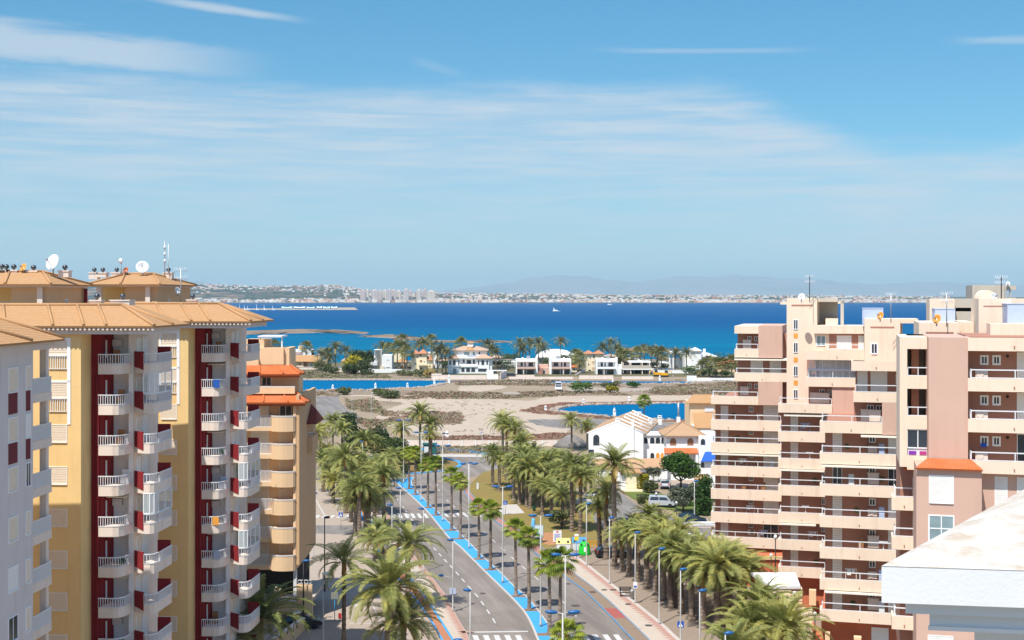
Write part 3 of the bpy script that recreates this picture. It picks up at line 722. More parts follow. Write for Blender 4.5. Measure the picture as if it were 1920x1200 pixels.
def module(F,top,second,first_floor=0,wins=True):
    m=MB(); m.box(-9.0,.5,0,9,0,31.35); m.box(-9,-.02,9,10.6,0,31.3)
    lbuild(m,F,'wall',C_['yellow'],blockA)
    m=MB(); m.box(.5,1.2,1.9,8,0,31.3); m.box(1.2,1.42,2.7,8,0,31.3); lbuild(m,F,'red_band',C_['red'],blockA)
    m=MB(); m.tube([(.98,1.80,0),(.98,1.80,28.4)],.10,8); lbuild(m,F,'downpipe',C_['red'],blockA)
    m=MB(); m.box(1.42,3.12,3.85,8.6,0,31.3); m.box(2.8,3.12,3.1,3.85,0,31.3); lbuild(m,F,'wall',C_['white'],blockA)
    m=MB(); m.box(3.12,3.16,3.1,8.6,0,31.2); lbuild(m,F,'wall',C_['slab'],blockA)
    m=MB()
    for k in range(11): m.box(-9,.5,-.006,.01,30.6-FLO*k,30.63-FLO*k)
    lbuild(m,F,'floor_joints',C_['dpeach'],blockA)
    for k in range(10):
        zr=29.9-FLO*k                      # top of the rail
        rk=awn.random()
        if rk<.30:
            m=MB(); x=1.6+awn.random()*.8; m.box(x,x+.5,2.6,3.1,zr-.72,zr-.25); m.box(x,x+.5,3.05,3.12,zr-.25,zr+.25); lbuild(m,F,'balcony_chair',C_[awn.choice(['rail','wood','tank'])],blockA)
        elif rk<.55:
            m=MB(); x=1.4+awn.random(); m.slab([(x,1.36,zr-.02),(x+.55,1.36,zr-.02),(x+.55,1.35,zr-.70),(x,1.35,zr-.70)],.02); lbuild(m,F,'hanging_towel',C_[awn.choice(['navy','tank','orange','shut'])],blockA)
        elif rk<.72:
            m=leafcloud_small((2.7,1.9,zr-.35),.3,int(rk*1e6)); lbuild(m,F,'balcony_plant',M_potplant,blockA)
        # front balcony with a rounded right corner
        P=[(1.2,1.4),(2.25,1.4),(2.62,1.55),(2.9,1.95),(3.08,3.0),(3.08,3.85),(1.2,3.85)]
        m=MB().prism(P,zr-1.45,zr-.75); b=lbuild(m,F,'balcony',C_['slab'],blockA)
        lbuild(railing_mb(MB(),P[:5],zr-.73,zr),F,'railing',C_['rail'],b)
        # side balcony with its red divider
        Q=[(3.17,3.35),(4.05,2.7),(4.5,2.7),(4.75,2.9),(4.9,3.4),(4.95,6.3),(3.17,6.3)]
        m=MB().prism(Q,zr-1.45,zr-.75); b2=lbuild(m,F,'balcony',C_['slab'],blockA)
        lbuild(railing_mb(MB(),Q[1:6],zr-.73,zr),F,'railing',C_['rail'],b2)
        m=MB(); a,c=Vector(Q[0]),Vector(Q[1]); n=Vector((.66,.75))*.05
        m.hexa([(*(a-n),zr-1.0),(*(c-n),zr-1.2),(*(c+n),zr-1.2),(*(a+n),zr-1.0),(*(a-n),zr+.12),(*(c-n),zr+.12),(*(c+n),zr+.12),(*(a+n),zr+.12)])
        lbuild(m,F,'divider',C_['red'],b2)
        m=MB(); m.box(3.9,4.88,6.2,6.3,zr-.74,zr+.35); lbuild(m,F,'divider',C_['red'],b2)
        # slit windows in the red band, door and window behind the balconies
        m=MB(); m.box(1.27,1.37,2.63,2.68,zr-.3,zr+.95); lbuild(m,F,'slit_window',C_['frame'],blockA)
        xwindow(F,blockA,3.175,3.75,4.45,zr-.45,zr+1.0,'shut' if k%3 else 'white')
        xwindow(F,blockA,3.175,5.0,5.9,zr-.7,zr+1.05,'glass' if k in second else 'white',name='balcony_door')
        if k in second:                      # glazed-in balcony
            m=MB(); 
            for (p,q) in zip(Q[1:5],Q[2:6]):
                p,q=Vector(p),Vector(q); t=(q-p).normalized(); nn=Vector((-t.y,t.x))*.02
                m.hexa([(*(p-nn),zr+.03),(*(q-nn),zr+.03),(*(q+nn),zr+.03),(*(p+nn),zr+.03),(*(p-nn),zr+1.42),(*(q-nn),zr+1.42),(*(q+nn),zr+1.42),(*(p+nn),zr+1.42)])
            g=lbuild(m,F,'glazing',C_['pglass'],b2)
            m=MB()
            for p in Q[1:6]+[((Q[4][0]+Q[5][0])/2,(Q[4][1]+Q[5][1])/2)]: m.box(p[0]-.03,p[0]+.03,p[1]-.03,p[1]+.03,zr,zr+1.45)
            for (p,q) in zip(Q[1:5],Q[2:6]): m.tube([(p[0],p[1],zr+1.45),(q[0],q[1],zr+1.45)],.035,4); m.tube([(p[0],p[1],zr+.02),(q[0],q[1],zr+.02)],.035,4)
            lbuild(m,F,'glazing_frame',C_['frame'],g)
        if awn.random()<.35:
            m=MB(); y0=1.35; m.slab([(1.35,3.8,zr+1.36),(2.75,3.8,zr+1.36),(2.75,y0+1.2,zr+1.22),(1.35,y0+1.2,zr+1.22)],.05); lbuild(m,F,'awning',C_['awning'],b)
        if awn.random()<.4:
            m=MB(); m.box(1.45,2.15,3.5,3.84,zr+.45,zr+.95); m.lathe([(.20,0),(.20,.03)],(1.71,3.49,zr+.7),12,(0,-1,0)); lbuild(m,F,'air_conditioner',C_['grey'],b)
    if wins:
        for k in range(11):
            zt=31.0-3.0*k if k<2 else 24.95-2.955*(k-2)
            if k<2:
                m=MB(); m.box(-1.97,-1.81,-.05,.02,zt-3.0,zt+.1); m.box(-.47,-.23,-.05,.02,zt-3.0,zt+.1); m.box(-1.81,-.47,-.05,.02,zt-.05,zt+.1)
                lbuild(m,F,'window_surround',C_['frame'],blockA)
                w=window(F,blockA,-1.79,-.49,.0,zt-1.12,zt-.07,'shut')
                lbuild(railing_mb(MB(),[(-1.79,-.06),(-.49,-.06)],zt-2.1,zt-1.14),F,'railing',C_['rail'],w)
            else: window(F,blockA,-1.79,-.51,.0,zt-1.2,zt,'shut',frame=.04)
    # tiled roof: hipped, with raised ribs, over a moulded cornice
    ze,zr_=31.95,33.35; x0,x1=-10.0,6.0; y0=-.75; yr=4.6
    m=MB(); m.box(x0+.5,x1-.5,-.35,.0,31.36,31.8); m.box(x0+.6,x1-.5,.0,6.6,31.40,31.82)
    lbuild(m,F,'cornice',C_['grey'],blockA)
    m=MB(); xr=x1-4.2; yb=7.2
    m.slab([(x0,y0,ze),(x1,y0,ze),(xr,yr,zr_),(x0,yr,zr_)],.13)
    m.slab([(x1,y0,ze),(x1,yb,ze),(xr,yb,zr_),(xr,yr,zr_)],.13)
    m.slab([(x0,yr,zr_),(xr,yr,zr_),(xr,yb,zr_-.02),(x0,yb,zr_-.02)],.2)
    m.slab([(x0,yb,zr_-.02),(-.5,yb,zr_-.02),(-.5,11.0,zr_-.03),(x0,11.0,zr_-.03)],.2)
    rf=lbuild(m,F,'roof',C_['tile'],blockA)
    m=MB(); U=Vector((0,0,.05))
    for q in (-8.2,-4.6,-1.2,1.0,2.6): ridge(m,Vector((q,y0,ze))+U,Vector((q-2.6,yr,zr_))+U,.11)
    ridge(m,Vector((x1,y0,ze))+U,Vector((xr,yr,zr_))+U,.13); ridge(m,Vector((x0,yr,zr_))+U,Vector((xr,yr,zr_))+U,.12); ridge(m,Vector((x1,3.4,ze))+U,Vector((xr,5.0,zr_))+U,.11)
    lbuild(m,F,'ridge_tiles',C_['tile'],rf)
    m=MB()
    for q in range(int((x1-x0)/.32)): x=x0+.1+q*.32; m.box(x,x+.14,y0+.04,y0+.30,ze-.30,ze-.14)
    lbuild(m,F,'eave_brackets',C_['slab'],rf)
C_['pglass']=None
def mk_pglass():
    t=NT('pale_glazing'); t.b.inputs['Base Color'].default_value=(.75,.85,.88,1); t.b.inputs['Roughness'].default_value=.05; t.b.inputs['Alpha'].default_value=.30; t.b.inputs['Specular IOR Level'].default_value=.6
    return t.mat
C_['pglass']=mk_pglass()
FA=Loc(-30.8,90.0,3); FB=Loc(-27.55,107.0,3)
module(FA,31.9,(1,4),0); module(FB,31.9,(4,6),0)
# penthouses behind the roof
def penthouse(F,x0,x1,yd,zb,ze,porch):
    m=MB(); m.box(x0,x1,2.6,yd,0,ze-.25); m.box(x0,x1-3.2,2.2,2.6,0,ze-.25); m.box(x0,x1,.0,2.2,0,zb); lbuild(m,F,'wall',C_['yellow'],blockA)
    m=MB(); m.box(x1,x1+.06,.2,yd,zb,ze-.25); lbuild(m,F,'wall',C_['tan'],blockA)  # tan sheet paints the shaded side onto the yellow wall
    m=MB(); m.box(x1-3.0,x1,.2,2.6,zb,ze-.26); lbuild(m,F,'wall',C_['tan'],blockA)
    for q in porch: m=MB(); m.box(q-.22,q+.22,0,.44,zb,ze-.26); lbuild(m,F,'porch_column',C_['slab'],blockA)
    m=MB(); m.box(x0,porch[-1],.05,.25,zb,zb+1.35); lbuild(m,F,'porch_parapet',C_['yellow'],blockA)
    for q in porch[1:]:
        for dx in (-2.1,-4.4): window(F,blockA,q+dx,q+dx+1.1,2.2,zb+.9,ze-1.5,'glass')
    xwindow(F,blockA,x1+.065,3.6,4.1,zb+2.0,zb+2.7,'glass')
    m=MB(); o=.55; zr=ze+1.05
    m.box(x0-.2,x1+.3,-.2,yd+.2,ze-.25,ze-.02); lbuild(m,F,'cornice',C_['grey'],blockA)
    m=MB(); a=(x0-o,-o,ze); b=(x1+o,-o,ze); c=(x1+o,yd+o,ze); d=(x0-o,yd+o,ze); e=(x0+1.2,yd*.5,zr); f=(x1-2.0,yd*.5,zr)
    m.slab([a,b,f,e],.12); m.slab([b,c,f],.12); m.slab([c,d,e,f],.12); m.slab([d,a,e],.12)
    rf=lbuild(m,F,'roof',C_['tile'],blockA); m=MB()
    for p,q in ((b,f),(e,f),(a,e),(c,f)): ridge(m,Vector(p)+Vector((0,0,.04)),Vector(q)+Vector((0,0,.06)),.11)
    xm=x1-3.2; ridge(m,(xm,-o,ze+.05),(xm-1.6,yd*.5,zr+.05),.11)
    lbuild(m,F,'ridge_tiles',C_['tile'],rf)
FP1=Loc(-46,103,2); FP2=Loc(-44.2,119.8,2)
penthouse(FP1,-2,8.7,8,31.0,35.0,(1.2,8.1)); penthouse(FP2,5.2,11.0,11,31.0,35.15,(5.6,10.2))
m=MB(); x,z=XA(160,110.2),0; m.tube([(x,110.3,31),(x,110.3,34.7)],.16,8); m.build('downpipe',C_['red'],blockA)
# roof-top chimneys with metal caps, dishes and aerials: things standing on the roof
def chimney(px,py0,py1,Y,label,w=.5):
    x=XA(px,Y); z1=ZA(py1,Y); z0=ZA(py0,Y)
    o=thing('chimney',label,'chimney',(x,Y,z0),'capped chimneys on the yellow block')
    m=MB(); m.box(x-w,x+w,Y-w,Y+w,z0-.4,z1-.35); m.box(x-w-.06,x+w+.06,Y-w-.06,Y+w+.06,z1-.35,z1-.25); m.build('stack',C_['slab'],o)
    m=MB(); m.lathe([(.09,0),(.09,.10),(.16,.12),(.22,.22),(.22,.34),(.15,.44),(.04,.48)],(x,Y,z1-.25),12); m.build('cap',C_['cap'],o)
CH=[(3,508,500,107,'leftmost of the capped chimneys in the row on the front penthouse'),(12,508,500.5,107,'second capped chimney from the left on the front penthouse'),(26,508,500.5,107,'capped chimney just left of the orange dish on the front penthouse'),(63,507,502,107,'small capped chimney between the orange dish and the big white dish'),(122,511,501.5,107,'capped chimney right beside the big white dish'),(177,516,506,125,'wide capped chimney at the left end of the rear penthouse roof'),(193,512,506,125,'capped chimney second from the left on the rear penthouse roof'),(219,512,506,125,'capped chimney beside the small white aerial on the rear penthouse'),(316,516,506,127,'capped chimney below the tall twin mast on the rear penthouse'),(182,578,556,98,'slim chimney on the front roof before the gap between the penthouses'),(230,574,556,101,'squat broad chimney on the front roof before the rear penthouse'),(361,573,556,113,'last capped chimney at the right end of the tiled roof')]
for c in CH: chimney(*c,w=.75 if c[0] in(230,) else .42)
def dish(px,py,r,Y,label,mat,name='satellite_dish',face=(-.45,-.8,.35)):
    c=WP(px,py,Y); o=thing(name,label,'satellite dish',(c.x,c.y,c.z-r*1.15))
    m=MB(); f=Vector(face).normalized()
    m.lathe([(.01,0),(r*.35,r*.05),(r*.7,r*.16),(r,r*.32),(r*1.0,r*.30),(r*.7,r*.13),(r*.35,r*.02),(.01,-.03)],c-f*r*.2,20,f); m.build('dish',mat,o)
    m=MB(); e=c+f*r*.95; m.tube([c-f*r*.2+Vector((0,0,-r*.7)),e],.03,5); m.lathe([(.09,0),(.09,.2)],e-f*.1,8,f); m.build('feed_arm',C_['metal'],o)
    m=MB(); m.tube([(c.x,c.y+.1,c.z-r*1.5),(c.x,c.y+.1,c.z)],.06,6); m.build('mast',C_['metal'],o)
dish(99,492,.70,106.5,'big white dish on the front penthouse roof of the yellow block',C_['rail']); dish(267,501,.62,124,'white dish on the rear penthouse roof, seen nearly face on',C_['rail'],face=(.2,-.9,.3))
dish(44,501.5,.34,106.5,'small orange dish among the chimneys of the front penthouse',C_['orange']); dish(236,507,.34,124.5,'small brick-red dish left of the white dish on the rear penthouse',C_['rust'])
dish(333,545,.34,123.5,'small grey-white dish under the eaves of the rear penthouse side wall',C_['rail'],face=(.8,-.55,.2))
def aerial(px,py0,py1,Y,label,kind,mat=None):
    a=WP(px,py0,Y); b=WP(px,py1,Y); o=thing('aerial',label,'aerial',tuple(a)); h=b.z-a.z
    m=MB(); m.tube([a-Vector((0,0,.3)),b],.045,6); m.build('mast',mat or C_['metal'],o); m=MB()
    if kind=='twin':
        m.tube([a+Vector((.35,0,0)),b+Vector((.35,0,-h*.1))],.035,5); m.tube([a+Vector((0,0,h*.2)),a+Vector((.35,0,h*.2))],.02,4)
        for k in range(3): m.lathe([(.10,0),(.10,.35)],a+Vector((0,0,h*(.35+k*.2))),8)
    elif kind=='drum': m.lathe([(.02,0),(.26,.05),(.26,.12),(.02,.16)],b,12,(-.5,-.8,0)); m.tube([b,b+Vector((0,0,.05))],.05,6)
    else:
        for k in range(2):
            z=h*(.95-.22*k); m.tube([a+Vector((-.55,-.2,z)),a+Vector((.55,.2,z))],.02,4)
            for j in range(6):
                q=a+Vector((-.55+.22*j,-.2+.08*j,z)); m.tube([q+Vector((0,0,-.22)),q+Vector((0,0,.22))],.015,4)
    m.build('antenna',C_['rail'],o)
aerial(309,515,451,126,'tall pale twin mast above the rear penthouse of the yellow block','twin'); aerial(227.5,512,489,124.5,'short aerial with a round white head on the rear penthouse','drum'); aerial(339,573,502,121.5,'thin mast with a small comb aerial beside the rear penthouse wall','yagi')
# ---------------------------------------------------------------- near block at the frame's left edge
blockC=thing('apartment_block','grey-lilac apartment block at the frame edge, nearest of the left-hand blocks','apartment block',(-29.3,72,0))
FC=Loc(-29.3,70,2.0)
m=MB(); m.box(-12,0,-8,7.6,0,31.0); lbuild(m,FC,'wall',C_['grey'],blockC)
m=MB(); m.box(-12,-1.9,7.6,11,0,31.0); m.box(-13,-2.7,11,13.3,0,31.3); lbuild(m,FC,'wall',C_['yellow'],blockC); m=MB(); m.box(-13.5,-2.3,10.5,13.7,31.32,31.7); lbuild(m,FC,'rear_roof',C_['tile'],blockC)
m=MB(); m.box(-.62,-.2,10.1,10.5,0,31.0); lbuild(m,FC,'pillar',C_['slab'],blockC)
for k in range(11):
    zt=30.0-FLO*k
    for (a,b) in ((4.1,5.3),(6.55,7.15)):
        xwindow(FC,blockC,.012,a,b,zt-1.55,zt-.2,('shut','shut','white','shut','shut','glass','shut')[(k*3+int(a))%7])
        if k in(0,1):
            m=MB(); m.box(0,.035,a,b,zt-2.85,zt-1.64); lbuild(m,FC,'red_panel',C_['maroon'],blockC)
    if k<10:
        zr=29.0-FLO*k; P=[(-1.9,7.65),(-.15,7.75),(-.05,10.6),(-1.9,10.6)]
        b=lbuild(MB().prism(P,zr-1.5,zr-.95),FC,'balcony',C_['slab'],blockC)
        lbuild(railing_mb(MB(),[(-.15,7.75),(-.05,10.5)],zr-.92,zr,.13,.07),FC,'railing',C_['rail'],b)
        lbuild(railing_mb(MB(),[(-1.85,7.72),(-.2,7.76)],zr-.92,zr,.13),FC,'railing',C_['rail'],b)
        if k==7:
            m=MB(); m.box(-.12,-.06,7.85,10.3,zr,zr+1.35); g=lbuild(m,FC,'glazing',C_['lglass'],b); m=MB()
            for y in (7.8,8.6,9.4,10.3): m.box(-.15,-.02,y-.05,y+.05,zr,zr+1.4)
            m.box(-.15,-.02,7.75,10.35,zr+1.35,zr+1.43); lbuild(m,FC,'glazing_frame',C_['frame'],g)
m=MB(); ze,zr_=31.35,33.0
m.slab([(-13,-9,ze),(.9,-9,ze),(.9,10.3,ze),(-3.6,8.4,zr_),(-3.6,-9,zr_)],.13); m.slab([(.9,10.3,ze),(-13,10.3,ze),(-13,8.4,zr_),(-3.6,8.4,zr_)],.13); m.slab([(-3.6,-9,zr_),(-3.6,8.4,zr_),(-13,8.4,zr_),(-13,-9,zr_)],.13)
rf=lbuild(m,FC,'roof',C_['tile'],blockC); m=MB(); ridge(m,(.9,10.3,ze+.05),(-3.6,8.4,zr_+.06),.12); ridge(m,(.9,5.4,ze+.05),(-3.6,3.0,zr_+.06),.12); ridge(m,(.9,-3.0,ze+.05),(-3.6,-3.0,zr_+.06),.12); lbuild(m,FC,'ridge_tiles',C_['tile'],rf)
m=MB(); m.box(-12,.45,-8.5,9.9,31.0,31.26); m.box(-12,.25,-8.5,9.7,30.75,31.0); lbuild(m,FC,'cornice',C_['grey'],blockC)
# ---------------------------------------------------------------- peach block further along, orange tiled terraces
blockD=thing('apartment_block','peach apartment block with bright orange tiled terraces and rounded solid balconies','apartment block',(-24,133,0))
YD=133.0
def dx(px): return XA(px,YD)
def dz(py): return ZA(py,YD)
FD=Loc(0,YD,0)
def db(mb,px0,px1,py0,py1,y0,y1): return mb.box(dx(px0),dx(px1),y0,y1,dz(py1),dz(py0))
m=MB(); db(m,440,553,782,1071,1.6,11); db(m,440,554,740,782,1.9,5); db(m,440,552,700,741,2.8,5.5); db(m,440,530,655,700,4.0,8); lbuild(m,FD,'wall',C_['dpeach'],blockD)
m=MB(); m.box(dx(554),dx(554)+.35,.25,11.5,dz(1060),dz(741)); lbuild(m,FD,'wall',C_['tan'],blockD)  # shade of this side face is put into its tan colour
m=MB(); db(m,436,480,640,655,4.2,9); db(m,440,520,655,687,3.6,4.0); db(m,440,473,672,700,3.2,3.6); lbuild(m,FD,'stepped_parapet',C_['dpeach'],blockD)
m=MB()
for px in (471,513): db(m,px,px+2.5,635,660,4.4,4.55)
db(m,468,515,632,635,4.2,7.5); lbuild(m,FD,'pergola',C_['rail'],blockD)
def droof(px0,px1,pyt,pyb,y0,yb,hip=1.4,mat='otile'):
    m=MB(); x0,x1=dx(px0),dx(px1); z0,z1=dz(pyb),dz(pyt)
    a,b,c,d=(x0,y0,z0),(x1,y0,z0),(x1,yb+.8,z0),(x0,yb,z1); e=(x1-hip,yb,z1)
    m.slab([a,b,e,d],.16); m.slab([b,c,(x1-hip,yb+.8,z1),e],.16); rf=lbuild(m,FD,'roof',C_[mat],blockD)
    m=MB(); ridge(m,Vector(b)+Vector((0,0,.03)),Vector(e)+Vector((0,0,.05)),.13)
    for q in (.33,.72): ridge(m,Vector(a).lerp(Vector(b),q)+Vector((0,0,.03)),Vector(d).lerp(Vector(e),q)+Vector((0,0,.05)),.10)
    lbuild(m,FD,'ridge_tiles',C_[mat],rf)
    m=MB(); m.box(x0,x1-.15,y0+.25,y0+.5,z0-.4,z0-.17); lbuild(m,FD,'fascia',C_['brick'],blockD)
droof(446,561,688,702,.9,3.0); droof(456,575,739,754,-.35,2.0)
m=MB(); db(m,455,549,728,740,1.2,1.5); lbuild(m,FD,'terrace_parapet',C_['dpeach'],blockD)
m=MB(); db(m,455,549,726,727.6,1.25,1.4); lbuild(m,FD,'railing',C_['rail'],blockD)
w=window(FD,blockD,dx(482),dx(498),2.8,dz(726),dz(709),'glass')
for k,pt in enumerate((782,834,886,938.5,991,1043)):
    z1=dz(pt); z0=z1-1.5; x0,x1=dx(508.5),dx(553.5)
    P=[(x0,.12),(x0+.25,-.12),(x0+.8,-.30),((x0+x1)/2,-.36),(x1-.8,-.30),(x1-.2,-.12),(x1,.12),(x1,1.6),(x0,1.6)]
    b=lbuild(MB().prism(P,z0,z1),FD,'balcony',C_['dpeach'],blockD)
    lbuild(railing_mb(MB(),P[:7],z1+.02,z1+.16,9,.05),FD,'railing',C_['rail'],b)
    m=MB(); xl=dx(446); m.box(xl,x0,.35,1.6,z0+.02,z0+.42); b=lbuild(m,FD,'balcony',C_['dpeach'],blockD)
    lbuild(railing_mb(MB(),[(xl,.4),(x0,.4)],z0+.44,z1+.14,.13,.05),FD,'railing',C_['rail'],b)
    window(FD,blockD,dx(520),dx(541),1.6,z0+.35,z1+1.35,'shut' if k else 'glass',name='balcony_door')
    window(FD,blockD,dx(466),dx(497),1.6,z0+.35,z1+1.2,'white' if k==1 else 'shut',name='balcony_door')
    m=MB(); m.box(dx(549),dx(554),.2,1.6,z1-.02,z0+2.86); lbuild(m,FD,'pillar',C_['dpeach'],blockD)
# the side wing on its right with shade put into its tan balcony and dark roof tile
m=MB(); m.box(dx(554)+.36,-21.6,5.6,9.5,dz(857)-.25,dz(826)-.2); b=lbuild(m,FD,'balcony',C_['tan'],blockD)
lbuild(railing_mb(MB(),[(dx(554)+.4,5.55),(-21.6,5.55)],dz(826)-.1,dz(826)+.25,9,.05),FD,'railing',C_['rail'],b)
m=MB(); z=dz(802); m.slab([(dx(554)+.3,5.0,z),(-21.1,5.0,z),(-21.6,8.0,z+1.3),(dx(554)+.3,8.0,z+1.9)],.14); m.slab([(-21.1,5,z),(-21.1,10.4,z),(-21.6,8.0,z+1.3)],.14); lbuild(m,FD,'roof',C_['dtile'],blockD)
# open ground floor with its columns and low wall
m=MB(); db(m,440,549,1071,1168,2.6,11); lbuild(m,FD,'opening_shade',C_['dark'],blockD)  # near-black block paints in the shade inside the open floor
m=MB()
for px in (549,): db(m,px,px+6,1070,1127,.3,.7)
db(m,440,555,1122,1127,-.1,.5); lbuild(m,FD,'column',C_['rail'],blockD)
m=MB(); db(m,440,586,1127,1172,-.05,.35); db(m,556,585,1097,1128,.0,.34); lbuild(m,FD,'terrace_wall',C_['dpeach'],blockD)
m=MB(); z=dz(1124); m.box(dx(440),dx(552),.5,3.0,z-.3,z); m.box(dx(556),dx(586),.5,9,z-.3,z); lbuild(m,FD,'floor_slab',C_['taupe'],blockD)
lbuild(railing_mb(MB(),[(dx(558),.2),(dx(583),.2)],dz(1095),dz(1088),.3,.05),FD,'railing',C_['rail'],blockD)
# cement mixer on the open ground floor
o=thing('cement_mixer','small cement mixer with a pale drum on the open ground floor of the peach block','cement mixer',(dx(517),YD+1.0,dz(1124)))
c=Vector((dx(517),YD+1.0,dz(1111)))
m=MB(); m.lathe([(.20,-.35),(.42,-.1),(.42,.12),(.25,.42),(.22,.42),(.38,.10),(.2,-.2)],c,14,(.2,-.75,.55)); m.build('drum',C_['slab'],o)
m=MB()
for sx in (-.38,.38): m.tube([c+Vector((sx,0,.05)),(c.x+sx*1.2,c.y-.3,dz(1124))],.04,5); m.tube([c+Vector((sx,0,.05)),(c.x+sx*1.2,c.y+.4,dz(1124))],.04,5)
m.tube([c+Vector((-.45,0,.05)),c+Vector((.45,0,.05))],.04,5); m.build('frame',C_['rust'],o)
m=MB(); m.tube([c+Vector((.5,-.02,0)),c+Vector((.53,-.02,0))],.28,12); m.build('hand_wheel',C_['dark'],o)
# ramp rails and walls at the foot of the peach block
o=thing('handrail','white tubular handrail climbing beside the steps under the near palm','handrail',tuple(G(512,1240)))
m=MB(); a=WP(496,1196,126); b=WP(531,1169,131); a2=Vector((a.x,a.y,a.z-1)); b2=Vector((b.x,b.y,b.z-1))
m.tube([a,b],.05,6); m.tube([a-Vector((0,0,.5)),b-Vector((0,0,.5))],.04,6)
for t in (0,.5,1): q=a.lerp(b,t); m.tube([q,q-Vector((0,0,1.3))],.05,6)
m.build('rail',C_['rail'],o)
o=thing('garden_wall','low tan wall stepping down beside the plaza below the peach block','wall',tuple(G(575,1190)))
m=MB(); a=G(566,1215); 
m.hexa([(-22.5,120,0),(-22.1,120,0),(-20.9,133,0),(-21.3,133,0),(-22.5,120,1.9),(-22.1,120,1.9),(-20.9,133,1.0),(-21.3,133,1.0)]); m.build('wall',C_['dpeach'],o)
m=MB(); m.hexa([(-22.55,119.95,1.9),(-22.05,119.95,1.9),(-20.85,133,1.0),(-21.35,133,1.0),(-22.55,119.95,2.0),(-22.05,119.95,2.0),(-20.85,133,1.1),(-21.35,133,1.1)]); m.build('coping',C_['slab'],o)
# ================================================================ STEPPED PEACH BUILDING ON THE RIGHT
blockR=thing('apartment_block','big stepped peach and pink apartment block with long white railed balconies and flat roofs','apartment block',(35,120,0))
TH=15.0; RU=Vector((math.cos(R(TH)),-math.sin(R(TH)),0)); RW=Vector((math.sin(R(TH)),math.cos(R(TH)),0))
class ColF:
    def __init__(s,px0,Y0):
        s.Y=Y0; s.o=Vector((XA(px0,Y0),Y0,0)); s.M=Matrix.Translation(s.o)@Matrix.Rotation(R(-TH),4,'Z')
    def t(s,px,d=0):                 # local x of a photo column on the plane d behind the front plane
        p=s.o+RW*d; k=(px-960)/FP
        return (k*p.y-p.x)/(RU.x-k*RU.y)
    def z(s,py): return CAMH-(py-HY)*s.Y/FP
    def box(s,mb,px0,px1,py0,py1,d0,d1): return mb.box(s.t(px0,d0),s.t(px1,d0),d0,d1,s.z(py1),s.z(py0))
    def build(s,mb,name,mat,parent=None): return mb.xf(s.M).build(name,mat,parent or blockR)
def wall(F,items,mat,name='wall',parent=None):
    m=MB()
    for it in items: F.box(m,*it)
    return F.build(m,name,mat,parent)
def rwin(F,px0,px1,py0,py1,d,kind='glass',name='window',frame=.07):
    x0,x1,z0,z1=F.t(px0,d),F.t(px1,d),F.z(py1),F.z(py0)
    return window(F,blockR,x0,x1,d,z0,z1,kind,frame=frame,name=name)
drain=C_['rust']
def rbalc(F,px0,px1,pyt,pyb,rail=None,d0=0,dd=1.7,side=True,posts=3.2,glass=False):
    """solid parapet with its floor slab, a white tube railing with few posts above, and drain spouts"""
    x0,x1=F.t(px0,d0),F.t(px1,d0); zt,zb=F.z(pyt),F.z(pyb)
    m=MB(); m.box(x0,x1,d0,d0+.14,zb,zt); m.box(x0,x0+.14,d0+.14,d0+dd,zb,zt); m.box(x1-.14,x1,d0+.14,d0+dd,zb,zt); m.box(x0+.14,x1-.14,d0+.14,d0+dd,zb+.02,zb+.24)
    b=F.build(m,'balcony',C_['peach'])
    k=max(1,int((x1-x0)/4.2))
    for i in range(k):
        q=x0+(x1-x0)*(i+.5)/k; m=MB(); m.box(q-.04,q+.04,d0-.10,d0,zb+.30,zb+.38); F.build(m,'drain_spout',drain,b)
    if rail:
        zr=F.z(rail); m=MB(); xa,xb=x0+.22,x1-.08; w=.035
        m.box(xa,xb,d0+.04,d0+.11,zr-.08,zr); m.box(xa,xb,d0+.05,d0+.10,zt+.02,zt+.08)
        n=max(1,round((xb-xa)/posts))
        for i in range(n+1): q=xa+(xb-xa)*i/n; m.box(q-w,q+w,d0+.04,d0+.11,zt,zr-.08)
        m.box(xa-.03,xa+.04,d0+.11,d0+dd*.9,zr-.08,zr); m.box(xa-.03,xa+.04,d0+.11,d0+dd*.9,zt,zt+.06)
        for q in (.35,.7): m.box(xa-.03,xa+.04,d0+dd*q,d0+dd*q+.07,zt,zr)
        F.build(m,'railing',C_['rail'],b)
    return b
rr=random.Random(12)
def stuff_on(F,px,py,d,kind):
    x,z=F.t(px,d),F.z(py); m=MB()
    if kind=='ac':
        m.box(x,x+.85,d,d+.35,z,z+.62); m.lathe([(.24,0),(.24,.03)],(x+.32,d-.01,z+.31),12,(0,-1,0)); F.build(m,'air_conditioner',C_['slab'])
    elif kind=='cab': m.box(x,x+1.0,d,d+.5,z,z+1.0); m.box(x-.04,x+1.04,d-.04,d+.5,z+1.0,z+1.06); F.build(m,'balcony_cabinet',C_['slab'])
def awning(F,px0,px1,py,d0=-.1,d1=1.7):
    m=MB(); x0,x1=F.t(px0,0),F.t(px1,0); z=F.z(py); m.slab([(x0,d0-.1,z-.06),(x1,d0-.1,z-.06),(x1,d1,z+.10),(x0,d1,z+.10)],.05); m.box(x0,x1,d0-.14,d0-.1,z-.2,z-.04); F.build(m,'awning',C_['awning'])
